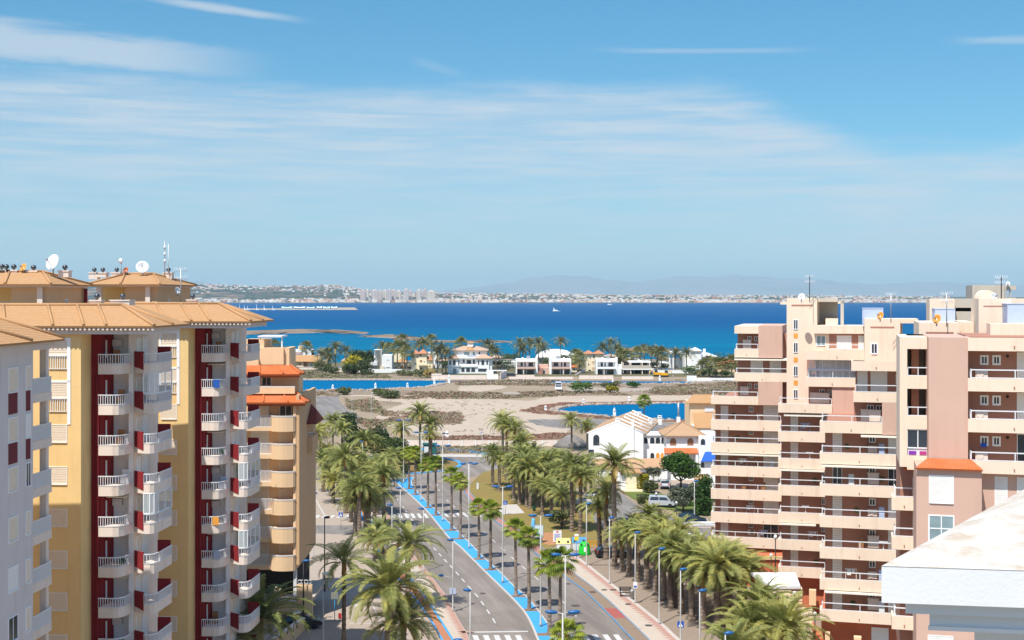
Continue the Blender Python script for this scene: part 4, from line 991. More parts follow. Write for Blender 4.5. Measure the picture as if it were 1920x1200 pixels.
def clutter(F,px,py,d,seed):
    """something left standing on a balcony floor: chair, plant, clothes horse"""
    r=random.Random(seed); x,z=F.t(px,d),F.z(py)-.05; k=r.choice(['chair','plant','rack','table']); m=MB()
    if k=='chair': m.box(x,x+.5,d,d+.5,z,z+.45); m.box(x,x+.5,d+.45,d+.52,z+.45,z+.95); F.build(m,'balcony_chair',C_[r.choice(['rail','wood','tank'])])
    elif k=='table': m.box(x,x+.8,d,d+.7,z+.68,z+.74); m.box(x+.35,x+.45,d+.3,d+.4,z,z+.68); F.build(m,'balcony_table',C_['rail'])
    elif k=='plant': F.build(leafcloud_small((x+.3,d+.3,z+.6),.3,seed),'balcony_plant',M_potplant)
    else:
        m.box(x,x+1.1,d+.2,d+.25,z+.9,z+.95); m.box(x+.05,x+.1,d+.2,d+.25,z,z+.9); m.box(x+1.0,x+1.05,d+.2,d+.25,z,z+.9); m.box(x+.2,x+.55,d+.17,d+.2,z+.35,z+.92); m.box(x+.62,x+.9,d+.17,d+.2,z+.5,z+.92); F.build(m,'clothes_rack',C_[r.choice(['rail','tank','shut'])])
# --- first stack (farthest)
F1=ColF(1334,158.5)
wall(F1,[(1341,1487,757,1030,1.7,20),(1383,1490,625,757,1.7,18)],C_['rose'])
wall(F1,[(1422,1467,610,670,.0,12),(1421.5,1467,714,757.5,.0,12)],C_['pink'])
wall(F1,[(1341,1480,1024,1060,1.2,20)],C_['brick'],'ground_floor'); wall(F1,[(1376,1385,1024,1060,.5,1.2),(1441,1449,1024,1060,.5,1.2)],C_['brick'],'pillar')
wall(F1,[(1377,1422,611,625,.0,14)],C_['peach'],'roof_parapet')
rbalc(F1,1377,1422,654,669.5,644); rbalc(F1,1377,1482,698.5,714,689); rbalc(F1,1333,1421.5,743,757.5,733)
TOPS1=[787,829.5,873,916.5,960,1005]
for i,pt in enumerate(TOPS1):
    rbalc(F1,1333,1465,pt,pt+18.5,pt-10.5)
    rwin(F1,1352,1365,pt-24,pt+10,1.7,'white','balcony_door',.03)
    rwin(F1,1405,1411.5,pt-23,pt-15,1.7,'glass'); rwin(F1,1432,1459,pt-26,pt+10,1.7,'white' if i<5 else 'glass','balcony_door',.04)
    wall(F1,[(1398,1400,pt-27,pt+8,1.45,1.7)],C_['rose'],'pillar'); clutter(F1,1370+i*7%40,pt,.7,i+3); clutter(F1,1418+i*13%30,pt,.6,i+40)
rwin(F1,1402.5,1408,632,639,1.7); rwin(F1,1415.5,1421,632,639,1.7); rwin(F1,1402.5,1408,720.5,728,1.7); rwin(F1,1415.5,1421,720.5,728,1.7)
rwin(F1,1408,1430,674,699,1.7,'white','balcony_door',.04); rwin(F1,1444,1464,674,699,1.7,'white','balcony_door',.04)
awning(F1,1377,1484,671.5); awning(F1,1335,1462,849)
stuff_on(F1,1393,653,1.0,'cab'); stuff_on(F1,1388,741,1.2,'cab'); stuff_on(F1,1402,1003,1.1,'ac')
# --- stair tower between first and second stacks
T1=ColF(1475,149)
wall(T1,[(1475,1532,559,1010,0,6)],C_['peach']); m=MB(); T1.box(m,1484,1524,571,574,-.02,.3); T1.build(m,'recess_line',C_['rose'])
for i,(a,b) in enumerate(((600,616.5),(625,634),(643,660),(670,679),(687,704),(713,722),(731,746))):
    if i%2==0: rwin(T1,1488.5,1495.5,a,b,0,'rosep')if False else rwin(T1,1488.5,1495.5,a,b,0,'glass')
    else: wall(T1,[(1488,1496,a,b,-.02,.2)],C_['orange'],'stair_light')
wall(T1,[(1532,1571,559,566,.4,6),(1532,1536,566,612,2.5,6),(1532,1571,566,612,5,6),(1576,1582,566,612,0,1)],C_['taupe'],'roof_frame'); wall(T1,[(1571,1582,566,569,0,1)],C_['peach'],'roof_beam'); wall(T1,[(1548,1571,597,612,1.0,5)],C_['peach'],'roof_box')
wall(T1,[(1463,1475,566,571,.2,1.2)],C_['peach'],'roof_beam')
# --- second stack
F2=ColF(1459,137.5)
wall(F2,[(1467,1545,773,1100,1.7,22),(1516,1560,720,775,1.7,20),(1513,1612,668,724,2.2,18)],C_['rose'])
wall(F2,[(1526,1622,614,672,1.0,16)],C_['peach']); wall(F2,[(1555,1620,625,656,.95,1.02)],C_['rose']); wall(F2,[(1526,1622,610.5,625,.4,1.0)],C_['peach'],'roof_parapet')
wall(F2,[(1560,1602,723.5,774,.0,14)],C_['pink'])
rwin(F2,1532,1547,630,647,1.0,'lglass'); rwin(F2,1569.5,1596,629,655,.95,'white','balcony_door',.03); rwin(F2,1610,1619,629,655,.95,'white','balcony_door',.03)
rbalc(F2,1549,1620,654,657,644.5,-.3,1.2); rbalc(F2,1511,1628,656.5,673,None,-.9,2.0); rbalc(F2,1511,1610,707,723.5,693,-.2,2.0)
m=MB(); x0,x1=F2.t(1517,0),F2.t(1606,0); m.box(x0,x1,.15,.18,F2.z(706),F2.z(674)); g=F2.build(m,'glazing',C_['pglass']); m=MB()
for i in range(8): q=x0+(x1-x0)*i/7; m.box(q-.03,q+.03,.11,.22,F2.z(706),F2.z(674))
m.box(x0,x1,.11,.22,F2.z(674),F2.z(674)+.06); F2.build(m,'glazing_frame',C_['frame'],g); wall(F2,[(1517,1606,690,694,.0,.1)],C_['rail'],'railing'); rwin(F2,1536,1606,676,708,2.15,'white','balcony_door',.03)
rbalc(F2,1459,1560.5,757,773,745,-.2,1.9); rwin(F2,1537,1545,732,738,1.7); rwin(F2,1553,1559.5,732,740,1.7); stuff_on(F2,1519,755,1.2,'cab'); stuff_on(F2,1537,755,.9,'cab')
awning(F2,1470,1545,776)
for i,pt in enumerate((809,859.5,910,960.5,1011.5,1062)):
    rbalc(F2,1459,1548,pt,pt+18.5,pt-12)
    rwin(F2,1483,1496,pt-27,pt+12,1.7,'white','balcony_door',.03); rwin(F2,1541,1546,pt-24,pt-14,1.7)
    wall(F2,[(1534,1538,pt-30,pt+10,1.4,1.7)],C_['rose'],'pillar'); clutter(F2,1500+i*11%30,pt,.6,i+80)
awning(F2,1462,1546,878.5); awning(F2,1462,1530,979.5)
wall(F2,[(1467,1545,1081,1162,1.2,22)],C_['brick'],'ground_floor'); wall(F2,[(1517,1530,1102,1130,-.3,.4),(1467,1475,1082,1100,-.2,.5)],C_['dpeach'],'pillar')
# --- second tower with its window
T2=ColF(1621,130)
wall(T2,[(1621,1688,598,700,0,6)],C_['peach']); m=MB(); T2.box(m,1632,1677,612,615,-.02,.3); T2.build(m,'recess_line',C_['rose']); rwin(T2,1634.5,1644,645,662,0,'glass',frame=.12)
wall(T2,[(1688,1722,598,606,.5,6),(1688,1692,606,640,2,6)],C_['peach'],'roof_frame')
# --- third stack
F3=ColF(1537,119)
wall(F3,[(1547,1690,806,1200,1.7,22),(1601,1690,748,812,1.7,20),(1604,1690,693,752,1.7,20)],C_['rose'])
wall(F3,[(1654,1688,752,812,.0,14)],C_['pink'])
rbalc(F3,1596,1690,675.5,693.5,None,-.6,3.5); rbalc(F3,1600,1690,734,752.5,720,0,1.8); rbalc(F3,1537,1655,790.5,811,778,0,1.8)
rwin(F3,1608,1626,696,735,1.69,'white','balcony_door',.03); rwin(F3,1633,1663,696,735,1.69,'white','balcony_door',.03); rwin(F3,1681,1686,702,718,1.69)
rwin(F3,1627,1637,761.5,770,1.69); rwin(F3,1644,1653.5,761.5,770,1.69); stuff_on(F3,1614,789,1.1,'cab'); stuff_on(F3,1630,789,.7,'cab'); awning(F3,1614,1687,813)
for i,pt in enumerate((849,908,967.5,1026,1084.5,1143)):
    rbalc(F3,1537,1686 if i<5 else 1686,pt,pt+20.5,pt-14)
    rwin(F3,1562,1578,pt-34,pt+14,1.7,'glass' if i==1 else 'white','balcony_door',.04); rwin(F3,1631,1640,pt-30,pt-20,1.69,'glass',frame=.09)
    rwin(F3,1666,1686,pt-32,pt+14,1.69,'glass' if i==1 else 'white','balcony_door',.03); wall(F3,[(1622,1625,pt-36,pt+12,1.35,1.7)],C_['rose'],'pillar')
    stuff_on(F3,1627,pt-.5,1.0,'cab' if i%2 else 'ac'); clutter(F3,1582+i*9%34,pt,.6,i+120); clutter(F3,1648,pt,.5,i+160)
awning(F3,1540,1687,870.5); awning(F3,1546,1662,1106)
wall(F3,[(1540,1690,1164,1300,1.3,22)],C_['brick'],'ground_floor'); wall(F3,[(1547,1556,1186,1300,-.2,.6),(1601,1615,1190,1300,-.2,.6)],C_['dpeach'],'pillar'); rwin(F3,1635,1665,1177,1290,1.28,'white','garage_door',.05)
# --- narrow recessed balconies beside the pink pier
F4=ColF(1687,95.5)
wall(F4,[(1687,1701,632,875,0,8),(1701,1742,632,654,0,8),(1701,1742,705,728.5,0,1.2),(1701,1742,780,804,0,1.2),(1701,1742,853.5,880,0,1.2),(1701,1742,632,900,4.2,8)],C_['peach'])
wall(F4,[(1709,1723,654,900,1.6,4)],C_['rose'],'pillar')
for a,b in ((688,705),(762,780)):
    m=MB(); x0,x1=F4.t(1702,0),F4.t(1741,0); z0,z1=F4.z(b),F4.z(a)
    m.box(x0,x1,.02,.09,z1-.07,z1); m.box(x0,x1,.03,.08,z0+.02,z0+.08)
    for q in (0,.5,1): xx=x0+(x1-x0)*q; m.box(xx-.03,xx+.03,.02,.09,z0,z1-.07)
    F4.build(m,'railing',C_['rail'])
w=rwin(F4,1702,1740,806,838,.1,'glass'); wall(F4,[(1702,1740,839,853,.1,.16)],C_['rail'],'window_box')
wall(F4,[(1704,1718,845,852,.04,.12)],plain('purple_flowers',(.22,.04,.35),.9),'flowers'); wall(F4,[(1724,1737,845,852,.04,.12)],plain('magenta_flowers',(.42,.05,.22),.9),'flowers')
F4b=ColF(1672,97)
wall(F4b,[(1688,1722,872,1260,1.4,12)],C_['rose'])
for pt,pb,rl in ((930,954.5,912),(1004,1028,987),(1153,1177,1136),(1078,1102,1061)): rbalc(F4b,1672,1719,pt,pb,rl,-.4,1.9,posts=1.2)
m=MB(); x0,x1=F4b.t(1694,0),F4b.t(1722,0); z=F4b.z(877); m.slab([(x0,-.5,z),(x1,-.5,z),(x1,1.4,z+.3),(x0,1.4,z+.3)],.12); F4b.build(m,'roof',C_['otile'])
# --- pink pier and the nearest balconies
F5=ColF(1741,93)
wall(F5,[(1741,1815,632.5,900,0,9)],C_['pink']); wall(F5,[(1815,1990,632,1250,1.9,12)],C_['rose']); wall(F5,[(1815,1990,882,1250,.6,1.9)],C_['pink'])
rbalc(F5,1815,1990,632.5,657,None,-.1,3.2)
for i,(pt,pb) in enumerate(((708,732),(784,808),(861,884))):
    rbalc(F5,1815,1990,pt,pb,pt-17,-.1,2.0,posts=2.6)
    rwin(F5,1841,1850,pt-38,pt-26,1.89,'glass',frame=.13); rwin(F5,1864,1873,pt-38,pt-26,1.89,'glass',frame=.13); rwin(F5,1908,1950,pt-46,pt+20,1.89,'white' if i<2 else 'glass','balcony_door',.05)
    stuff_on(F5,1829,pt+2,.9,'ac')
    m=MB(); m.lathe([(.09,0),(.11,.1),(.05,.16)],(F5.t(1889,1.8),1.82,F5.z(pt-40)),8,(0,-1,0)); F5.build(m,'wall_lamp',C_['black'])
m=MB(); F5.box(m,1839,1850,pt-27.5,pt-21,1.7,1.88); F5.build(m,'blue_planter',plain('bright_blue_plastic',(.01,.10,.65),.4))
F5b=ColF(1718,91.5)
wall(F5b,[(1718,1841,874,1300,0,8)],C_['pink'])
rwin(F5b,1743,1787,890.5,941,0,'white',frame=.05); rwin(F5b,1743,1787,966,1013,0,'lglass',frame=.09); rwin(F5b,1741,1786,1190,1240,0,'white',frame=.05)
m=MB(); F5b.box(m,1744,1786,988,990,-.03,-.012); F5b.build(m,'mullion',C_['frame'])
rwin(F5,1866,1888,892,943,.6,'white',frame=.04); rwin(F5,1908,1932,892,943,.6,'white',frame=.04)
m=MB(); x0,x1=F5b.t(1716,0),F5b.t(1842,0); z=F5b.z(874.5); m.slab([(x0,-.3,z-.05),(x1,-.3,z-.05),(x1-.6,1.7,z+.42),(x0+.9,1.7,z+.42)],.12); F5b.build(m,'roof',C_['otile'])
# --- roofscape behind the parapets
F6=ColF(1722,108)
wall(F6,[(1723,1800,605,640,0,10),(1800,1826,604,640,1,10)],C_['peach'],'roof_parapet'); m=MB(); F6.box(m,1736,1788,622,625,-.02,.2); F6.build(m,'recess_line',C_['rose'])
F7=ColF(1743,122)
wall(F7,[(1743,1790,560,640,0,6)],C_['peach']); wall(F7,[(1790,1826,560,577,1,8),(1790,1826,584,640,1,8)],C_['taupe']); m=MB(); F7.box(m,1797,1822,577,584,2.0,6); F7.build(m,'window',C_['dark'])
F8=ColF(1823,132)
wall(F8,[(1823,1883,534.5,620,0,8)],C_['taupe']); wall(F8,[(1883,1905,535.5,544,.2,7),(1883,1905,558,620,.2,7),(1885,1887,544,558,.2,.5),(1893,1895,544,558,.2,.5)],C_['taupe'],'roof_frame')
F9=ColF(1835,104)
wall(F9,[(1835,1896,560,640,0,7),(1896,1960,560,640,1.5,7)],C_['peach']); m=MB(); F9.box(m,1844,1887,573,575,-.02,.2); F9.build(m,'recess_line',C_['rose'])
wall(ColF(1857,98),[(1857,1990,607,640,0,3)],C_['peach'],'roof_parapet')
def tank(F,px0,px1,py0,py1,label,d=3.0):
    o=thing('roof_cabin',label,'roof cabin',tuple(F.M@Vector((F.t((px0+px1)/2),d/2,F.z(py1)))))
    m=MB(); F.box(m,px0,px1,py0,py1,0,d); F.build(m,'cabin',C_['tank'],o); m=MB(); F.box(m,px0-.8,px1+.8,py0-.8,py0,-.05,d+.05); F.build(m,'lid',C_['tank'],o)
tank(ColF(1617,134),1617,1656,578.5,608,'blue-grey cabin on the roof behind the second stair tower',4.5); tank(ColF(1753,112),1753,1791,579.5,608,'blue-grey cabin on the roof between the two orange-dish roofs, in front of a peach block',4.5); tank(ColF(1889,100),1889,1960,570,610,'large blue-grey cabin on the roof at the frame edge',4)
dish(1503,557,.42,146,'small white dish on top of the first stair tower of the stepped block',C_['rail']); dish(1651,592,.40,126,'orange dish on the second stair tower roof',C_['orange'],face=(-.75,-.5,.3)); dish(1757,598,.40,105,'orange dish on the roof parapet beside the comb aerial',C_['orange'],face=(-.75,-.5,.3))
dish(1864,556,.30,104,'small bright white dish against the taupe roof block',C_['rail'],face=(.3,-.9,.2)); dish(1890,532,.22,131,'tiny white dish on top of the taupe roof block',C_['rail'])
aerial(1518,561,517,147,'dark mast with a small panel on the first stair tower','yagi',C_['black']); aerial(1670.5,600,550,127,'comb aerial with two arms above the second stair tower','yagi'); aerial(1775,606,549,107,'comb aerial standing in front of the blue-grey cabin near the peach roof block','yagi'); aerial(1877.5,562,519,104,'single dark pole on the roof at the taupe block','pole',C_['black'])
o=thing('arched_panel','pale arched vent hood against the taupe roof block','roof hood',tuple(WP(1855,560,103.5)))
m=MB(); c=WP(1853,560,107); pts=[(c.x+.62*math.cos(R(a)),c.z+.70*math.sin(R(a))) for a in range(0,181,15)]
for i in range(len(pts)-1):
    a,b=pts[i],pts[i+1]; m.face([(a[0],c.y,a[1]),(b[0],c.y,b[1]),(b[0],c.y+1.5,b[1]),(a[0],c.y+1.5,a[1])][::-1])
m.face([(p[0],c.y,p[1]) for p in pts]); m.build('hood',C_['peach'],o)
# ---------------------------------------------------------------- white roof edge close to the camera
ownroof=thing('rooftop_parapet','white rendered roof edge with mottled sloping top, close to the camera','roof edge',(4.5,12.5,31))
Yp=12.0; x0=XA(1653,Yp); z0=ZA(1062,Yp); z1=ZA(1130,Yp)
t=NT('weathered_white_roof'); v=t.coord((1,1,1),'Position'); n=t.noise(v,2.2,7,.68); n2=t.noise(v,14,4); n3=t.noise(v,7,6,.7); col=t.ramp(n,[(.36,(.64,.62,.58)),(.50,(.58,.54,.48)),(.62,(.50,.42,.33)),(.72,(.40,.31,.23))]); col=t.mix(t.ramp(n3,[(.42,0),(.70,.45)]),col,(.42,.36,.29,1)); t.bump(n2,.012,.6); t.out(col,.95,.1)
def bumpy(name,c):
    t=NT(name); v=t.coord((1,1,1),'Position'); n=t.noise(v,26,5,.6); t.bump(n,.005,.6); g=t.noise(v,1.2,4); return t.out(t.mix(g,sc_(c,.93),sc_(c,1.05)),.95,.1)
mw=bumpy('rough_white_render',(.74,.74,.745)); mg=bumpy('grey_white_render',(.66,.69,.73))
sl=-.19                                          # the front face runs slightly towards the camera to the right
x1=x0+5.0; y1=Yp-5.0*.16
Ld_=Vector((.68,1,0)); Q0=Vector((x0,Yp,0)); Q1=Vector((x1,y1,0)); 
def foot(i0,i1,dl): # inset plan of the roof slab: front corner, front right, back right, back left
    a=Q0+Vector((i0,i1,0)); b=Q1+Vector((0,i1,0)); return [a,b,b+Ld_*dl,a+Ld_*dl]
def blk(i0,i1,dl,za,zb):
    P=foot(i0,i1,dl); return MB().hexa([(p.x,p.y,za) for p in P]+[(p.x,p.y,zb) for p in P])
blk(0,0,7,z1,z0).build('fascia',mw,ownroof)
P=[p+Vector((0,0,z0+.004)) for p in foot(-.004,-.004,7.01)]; pk=Vector((x0+2.34,Yp+2.5,z0+.17)); pk2=pk+(Q1-Q0)*.9+Vector((0,0,.0))
m=MB(); m.face([P[0],P[1],pk2,pk]); m.face([P[3],P[0],pk]); m.face([P[2],P[3],pk,pk2]); m.face([P[1],P[2],pk2]); m.build('roof_slope',t.mat,ownroof)
blk(.26,.12,6.6,z1-.13,z1).build('cornice',mg,ownroof); blk(.52,.22,6.3,z1-.27,z1-.13).build('cornice',mg,ownroof)
blk(.50,.20,6.35,z1-.31,z1-.27).build('drip_edge',mw,ownroof); blk(1.05,.5,5.6,0,z1-.31).build('wall',mg,ownroof)
# ================================================================ WHITE HOUSES BY THE POND
def archwin(parent,x,y,z0,w,h,mat,fmat=None,name='arched_window',depth=.06,face=-1):
    """arched opening in a wall facing -y: a reveal ring and a panel"""
    pts=[(-w/2,0),(w/2,0)]+[(w/2*math.cos(R(a)),h-w/2+w/2*math.sin(R(a))) for a in range(0,181,30)]
    m=MB(); m.face([(x+p[0],y-.03,z0+p[1]) for p in pts]); o=m.build(name,mat,parent)
    m=MB(); P=pts[1:]+[pts[0]]
    for i in range(len(P)-1):
        a,b=P[i],P[i+1]; s=1+.16/w
        m.face([(x+a[0],y-.05,z0+a[1]),(x+b[0],y-.05,z0+b[1]),(x+b[0]*s,y-.05,z0+b[1]*(1+.05)),(x+a[0]*s,y-.05,z0+a[1]*(1+.05))])
    m.build('arch_trim',fmat or C_['bright'],o); return o
hw=thing('white_house','long whitewashed house with a wide gable, clay tiled roof and many small chimneys','house',(24,240,0))
Yg=240.0
def hx(px): return XA(px,Yg)
def hz_(py): return ZA(py,Yg)
xl,xm,xr=hx(1103.5),hx(1158),hx(1206); zl,zm,zr=hz_(812),hz_(791.5),hz_(813)
Ld=24; sh=5.2                       # length of the house and sideways drift of its axis
def back(p,k=1): return (p[0]+sh*k,p[1]+Ld*k,p[2])
m=MB(); fr=[(xl,Yg,0),(xr,Yg,0),(xr,Yg,zr),(xm,Yg,zm),(xl,Yg,zl)]
m.face(fr); m.face([back(p) for p in fr][::-1])
for i in (1,4): a,b=fr[i],fr[(i+1)%5]; m.face([a,back(a),back(b),b])
m.build('wall',C_['bright'],hw)
m=MB(); ov=.35
m.slab([(xr+.5,Yg+.25,zr-.12),back((xr+.5,Yg,zr-.12)),back((xm,Yg,zm+.06)),(xm,Yg+.25,zm+.06)],.16); m.slab([(xm,Yg+.25,zm+.06),back((xm,Yg,zm+.06)),back((xl-.5,Yg,zl-.15)),(xl-.5,Yg+.25,zl-.15)],.16); rf=m.build('roof',C_['mtile'],hw)
m=MB()
for k in (.0,.19,.38,.57,.76,.95):
    a=Vector(back((xm,Yg,zm+.10),k)); b=Vector(back((xr+.45,Yg,zr-.05),k)); m.tube([a+Vector((0,.2,0)),b+Vector((0,.2,0))],.17,5)
m.tube([(xl-.3,Yg+.1,zl-.05),(xm,Yg+.1,zm+.12),(xr+.3,Yg+.1,zr-.05)],.14,5); m.build('roof_parapet',C_['bright'],rf)
def hchim(px,pyt,pyb,k):
    Y=Yg+Ld*k; x=XA(px,Y); m=MB(); z0,z1=ZA(pyb,Y),ZA(pyt,Y); m.box(x-.38,x+.38,Y-.38,Y+.38,z0-.6,z1-.25); m.box(x-.46,x+.46,Y-.46,Y+.46,z1-.25,z1-.12)
    for q in (-.28,.28): m.box(x+q-.08,x+q+.08,Y-.3,Y+.3,z1-.12,z1+.12)
    m.box(x-.4,x+.4,Y-.4,Y+.4,z1+.12,z1+.2); m.build('chimney',C_['bright'],rf)
for c in ((1158,786,793,.05),(1176,778,787,.55),(1193,775,780,.8),(1199,774,782,.92),(1200,795,806,.35),(1219,786,796,.7),(1237,781,791,.95)): hchim(*c)
m=MB(); x=hx(1186); m.box(x-.25,x+.25,Yg-.2,Yg,0,hz_(786)); m.build('flue',C_['bright'],hw)
archwin(hw,hx(1118),Yg,hz_(835),1.15,2.0,C_['glass']); m=MB(); m.box(hx(1103.5),hx(1113.5),Yg-.02,Yg+.02,hz_(855),hz_(843)); m.build('window',C_['glass'],hw)
# row of arched terraces along its right-hand wing
m=MB(); m.box(xr,hx(1262),Yg+1.5,Yg+8,0,hz_(817)); m.box(xr-.02,hx(1262),Yg+1.2,Yg+1.5,hz_(818),hz_(815)); m.build('wing',C_['bright'],hw)
for px in (1210,1223,1233.5,1244): archwin(hw,XA(px,Yg+1.5),Yg+1.5,ZA(831.5,Yg+1.5),.85,1.15,C_['glass'])
for px,mt in ((1223,'glass'),(1233.5,'orange'),(1242.5,'orange')): archwin(hw,XA(px,Yg+1.5),Yg+1.5,ZA(860,Yg+1.5),.72,1.1,C_[mt])
m=MB(); z=hz_(861.5); m.slab([(hx(1112),Yg-4.2,hz_(862)-1.0),(hx(1243),Yg-4.2,hz_(862)-1.0),(hx(1246),Yg+.2,z+.2),(hx(1108),Yg-.05,z+.2)],.16); m.build('porch_roof',C_['mtile'],hw)
m=MB(); yb=Yg-3.9; m.box(hx(1116),hx(1242),yb,yb+3.8,0,1.25); m.box(hx(1116),hx(1242),yb,yb+.25,1.25,2.4); m.build('shop_front',C_['bright'],hw)
m=MB(); m.box(XA(1200,yb),XA(1215,yb),yb-.03,yb,.25,1.6); m.box(XA(1140,yb),XA(1152,yb),yb-.03,yb,.25,1.5); m.build('shop_window',C_['dark'],hw)
# hip-roofed pavilion
hp=thing('pavilion','square white pavilion with a pyramid clay tile roof and two arched wooden shutters','house',(XA(1284,240),240,0))
Yq=237.0
def qx(p): return XA(p,Yq)
def qz(p): return ZA(p,Yq)
m=MB(); m.box(qx(1249.5),qx(1318),Yq,Yq+8,0,qz(817)); m.build('wall',C_['bright'],hp)
m=MB(); a=(qx(1243.5),Yq-.7,qz(816.5)); b=(qx(1325),Yq-.7,qz(816.5)); c=(b[0],Yq+8.7,b[2]); d=(a[0],Yq+8.7,a[2]); e=((a[0]+b[0])/2,Yq+4,ZA(791,Yq+4))
for p,q in ((a,b),(b,c),(c,d),(d,a)): m.slab([p,q,e],.15)
rf=m.build('roof',C_['mtile'],hp); m=MB()
for p in (a,b,c,d): m.tube([Vector(p)+Vector((0,0,.04)),Vector(e)+Vector((0,0,.06))],.12,5)
m.build('ridge_tiles',C_['mtile'],rf)
for px in (1262,1294.5): archwin(hp,qx(px),Yq,qz(835),1.15,1.35,C_['wood'])
m=MB(); m.slab([(qx(1244),Yq-1.5,qz(848)),(qx(1308),Yq-1.5,qz(848)),(qx(1307),Yq-.02,qz(841)+.1),(qx(1245),Yq-.02,qz(841)+.1)],.14); m.build('porch_roof',C_['otile'],hp)
for px in (1247,1305): m=MB(); m.box(qx(px)-.25,qx(px)+.25,Yq-1.4,Yq-1.0,0,qz(848)-.12); m.build('porch_column',C_['bright'],hp)
o=thing('chimney_stack','tall slim white chimney with a steel flue behind the pyramid roof','chimney',tuple(WP(1272,800,252)))
m=MB(); x=XA(1272,252); m.box(x-.35,x+.35,251.7,252.3,0,ZA(782,252)); m.build('stack',C_['bright'],o); m=MB(); m.tube([(x,252,ZA(782,252)),(x,252,ZA(756,252))],.18,8); m.build('flue',C_['metal'],o)
# houses showing between the pavilion and the stepped block
hb=thing('white_house','white house with a blue awning squeezed beside the stepped block','house',(XA(1328,240),246,0))
Yk=236; m=MB(); m.box(XA(1310,Yk),XA(1352,Yk),Yk,Yk+9,0,ZA(817,Yk)); m.box(XA(1310,Yk),XA(1352,Yk),Yk-3,Yk,0,ZA(862,Yk)); m.build('wall',C_['bright'],hb)
archwin(hb,XA(1318,Yk),Yk,ZA(834,Yk),.8,1.1,C_['glass']); archwin(hb,XA(1317,Yk-3),Yk-3,ZA(858,Yk)-1.4,.7,1.0,C_['glass'])
m=MB(); m.slab([(XA(1308,Yk),Yk-3.6,ZA(861,Yk)),(XA(1345,Yk),Yk-3.6,ZA(859,Yk)),(XA(1345,Yk),Yk-.1,ZA(846,Yk)),(XA(1322,Yk),Yk-.1,ZA(847,Yk))],.06); m.build('awning',C_['navy'],hb)
m=MB(); z=ZA(897,Yk-5); m.slab([(XA(1302,Yk-6),Yk-6,z),(XA(1330,Yk-6),Yk-6,z),(XA(1330,Yk-6),Yk-3.1,z+.5),(XA(1306,Yk-6),Yk-3.1,z+.5)],.15); m.build('porch_roof',C_['tile'],hb); m=MB(); m.box(XA(1304,Yk-5.6),XA(1330,Yk-5.6),Yk-5.6,Yk-3.1,0,z-.15); m.build('porch',C_['bright'],hb)
hc=thing('tiled_house','peach house with two clay tile roofs before the pond, half hidden','house',(XA(1315,292),292,0))
Yk=292
def kx(p): return XA(p,Yk)
def kz(p): return ZA(p,Yk)
m=MB(); m.box(kx(1297),kx(1350),Yk+3,Yk+12,0,kz(757)); m.build('wall',C_['dpeach'],hc); m=MB(); m.box(kx(1300),kx(1350),Yk-3,Yk+3,0,kz(798)); m.build('wall',C_['bright'],hc)
m=MB(); m.slab([(kx(1288),Yk+2.3,kz(757)),(kx(1355),Yk+2.3,kz(757)),(kx(1355),Yk+7,kz(744)),(kx(1308),Yk+7,kz(744))],.15); m.slab([(kx(1297),Yk-3.8,kz(799)),(kx(1350),Yk-3.8,kz(799)),(kx(1350),Yk+2.9,kz(776)),(kx(1303),Yk+2.9,kz(776))],.15); m.build('roof',C_['tile'],hc)
m=MB(); m.box(kx(1329),kx(1336),Yk-3.04,Yk-2.98,kz(817),kz(804)); m.build('door',C_['wood'],hc); m=MB(); m.box(kx(1325),kx(1342),Yk+2.9,Yk+2.98,kz(774),kz(766)); m.build('window',C_['rail'],hc)
o=thing('gatehouse','small cream flat-roofed garden hut beside the clipped yellow hedge','hut',tuple(G(1182,921)))
g=G(1182,921); s=yof(921)/FP; m=MB(); x0=XA(1174,g.y); x1=XA(1200,g.y); m.box(x0,x1,g.y,g.y+4,0,3.1); m.build('wall',C_['cream'],o); m=MB(); m.box(XA(1165,g.y),x0,g.y+.4,g.y+4,0,2.8); m.build('store',C_['bright'],o); m=MB(); m.box(XA(1163,g.y),x1+.3,g.y-.3,g.y+4.2,3.1,3.3); m.build('roof',C_['tile'],o); m=MB(); m.box(XA(1160,g.y-1),x1+1,g.y-1.2,g.y-.3,.05,.35); m.build('step',C_['cream'],o)
# white canopy pavilion in front of the stepped block
cp=thing('entrance_canopy','cream entrance kiosk with white flat canopy and slatted screens','canopy',tuple(G(1465,1205)))
Yc=124.0
def cx_(p): return XA(p,Yc)
def cz(p): return ZA(p,Yc)
m=MB(); m.slab([(cx_(1446),Yc,cz(1099)),(cx_(1501),Yc,cz(1099)),(cx_(1517),Yc+6,cz(1099)+.05),(cx_(1428),Yc+6,cz(1099)+.05)],.25); m.build('canopy',C_['rail'],cp)
m=MB(); m.box(cx_(1461),cx_(1482),Yc+.2,Yc+3,0,cz(1096)); m.box(cx_(1458),cx_(1484),Yc+.1,Yc+2,cz(1109),cz(1102)); m.box(cx_(1437),cx_(1516),Yc-1.6,Yc-1.3,0,cz(1133)); m.build('wall',C_['cream'],cp)
for a,b in ((1443,1460),(1482,1505)):
    m=MB()
    for k in range(6): zz=cz(1104+k*5.2); m.box(cx_(a),cx_(b),Yc+.15,Yc+.3,zz-.14,zz)
    m.box(cx_(a),cx_(a)+.1,Yc+.3,Yc+.4,cz(1132),cz(1102)); m.box(cx_(b)-.1,cx_(b),Yc+.3,Yc+.4,cz(1132),cz(1102)); m.build('slatted_screen',C_['cream'],cp)
o=thing('terrace_wall','brick-red stepped terrace walls below the stepped block behind the car park palms','wall',(28,133,0))
m=MB(); m.box(24.5,33,150,153,0,3.4); m.box(29.2,30,118,128,0,1.6); m.build('wall',C_['brick'],o); m=MB(); m.box(24.4,33,149.8,150,3.2,3.55); m.build('coping',C_['dpeach'],o)
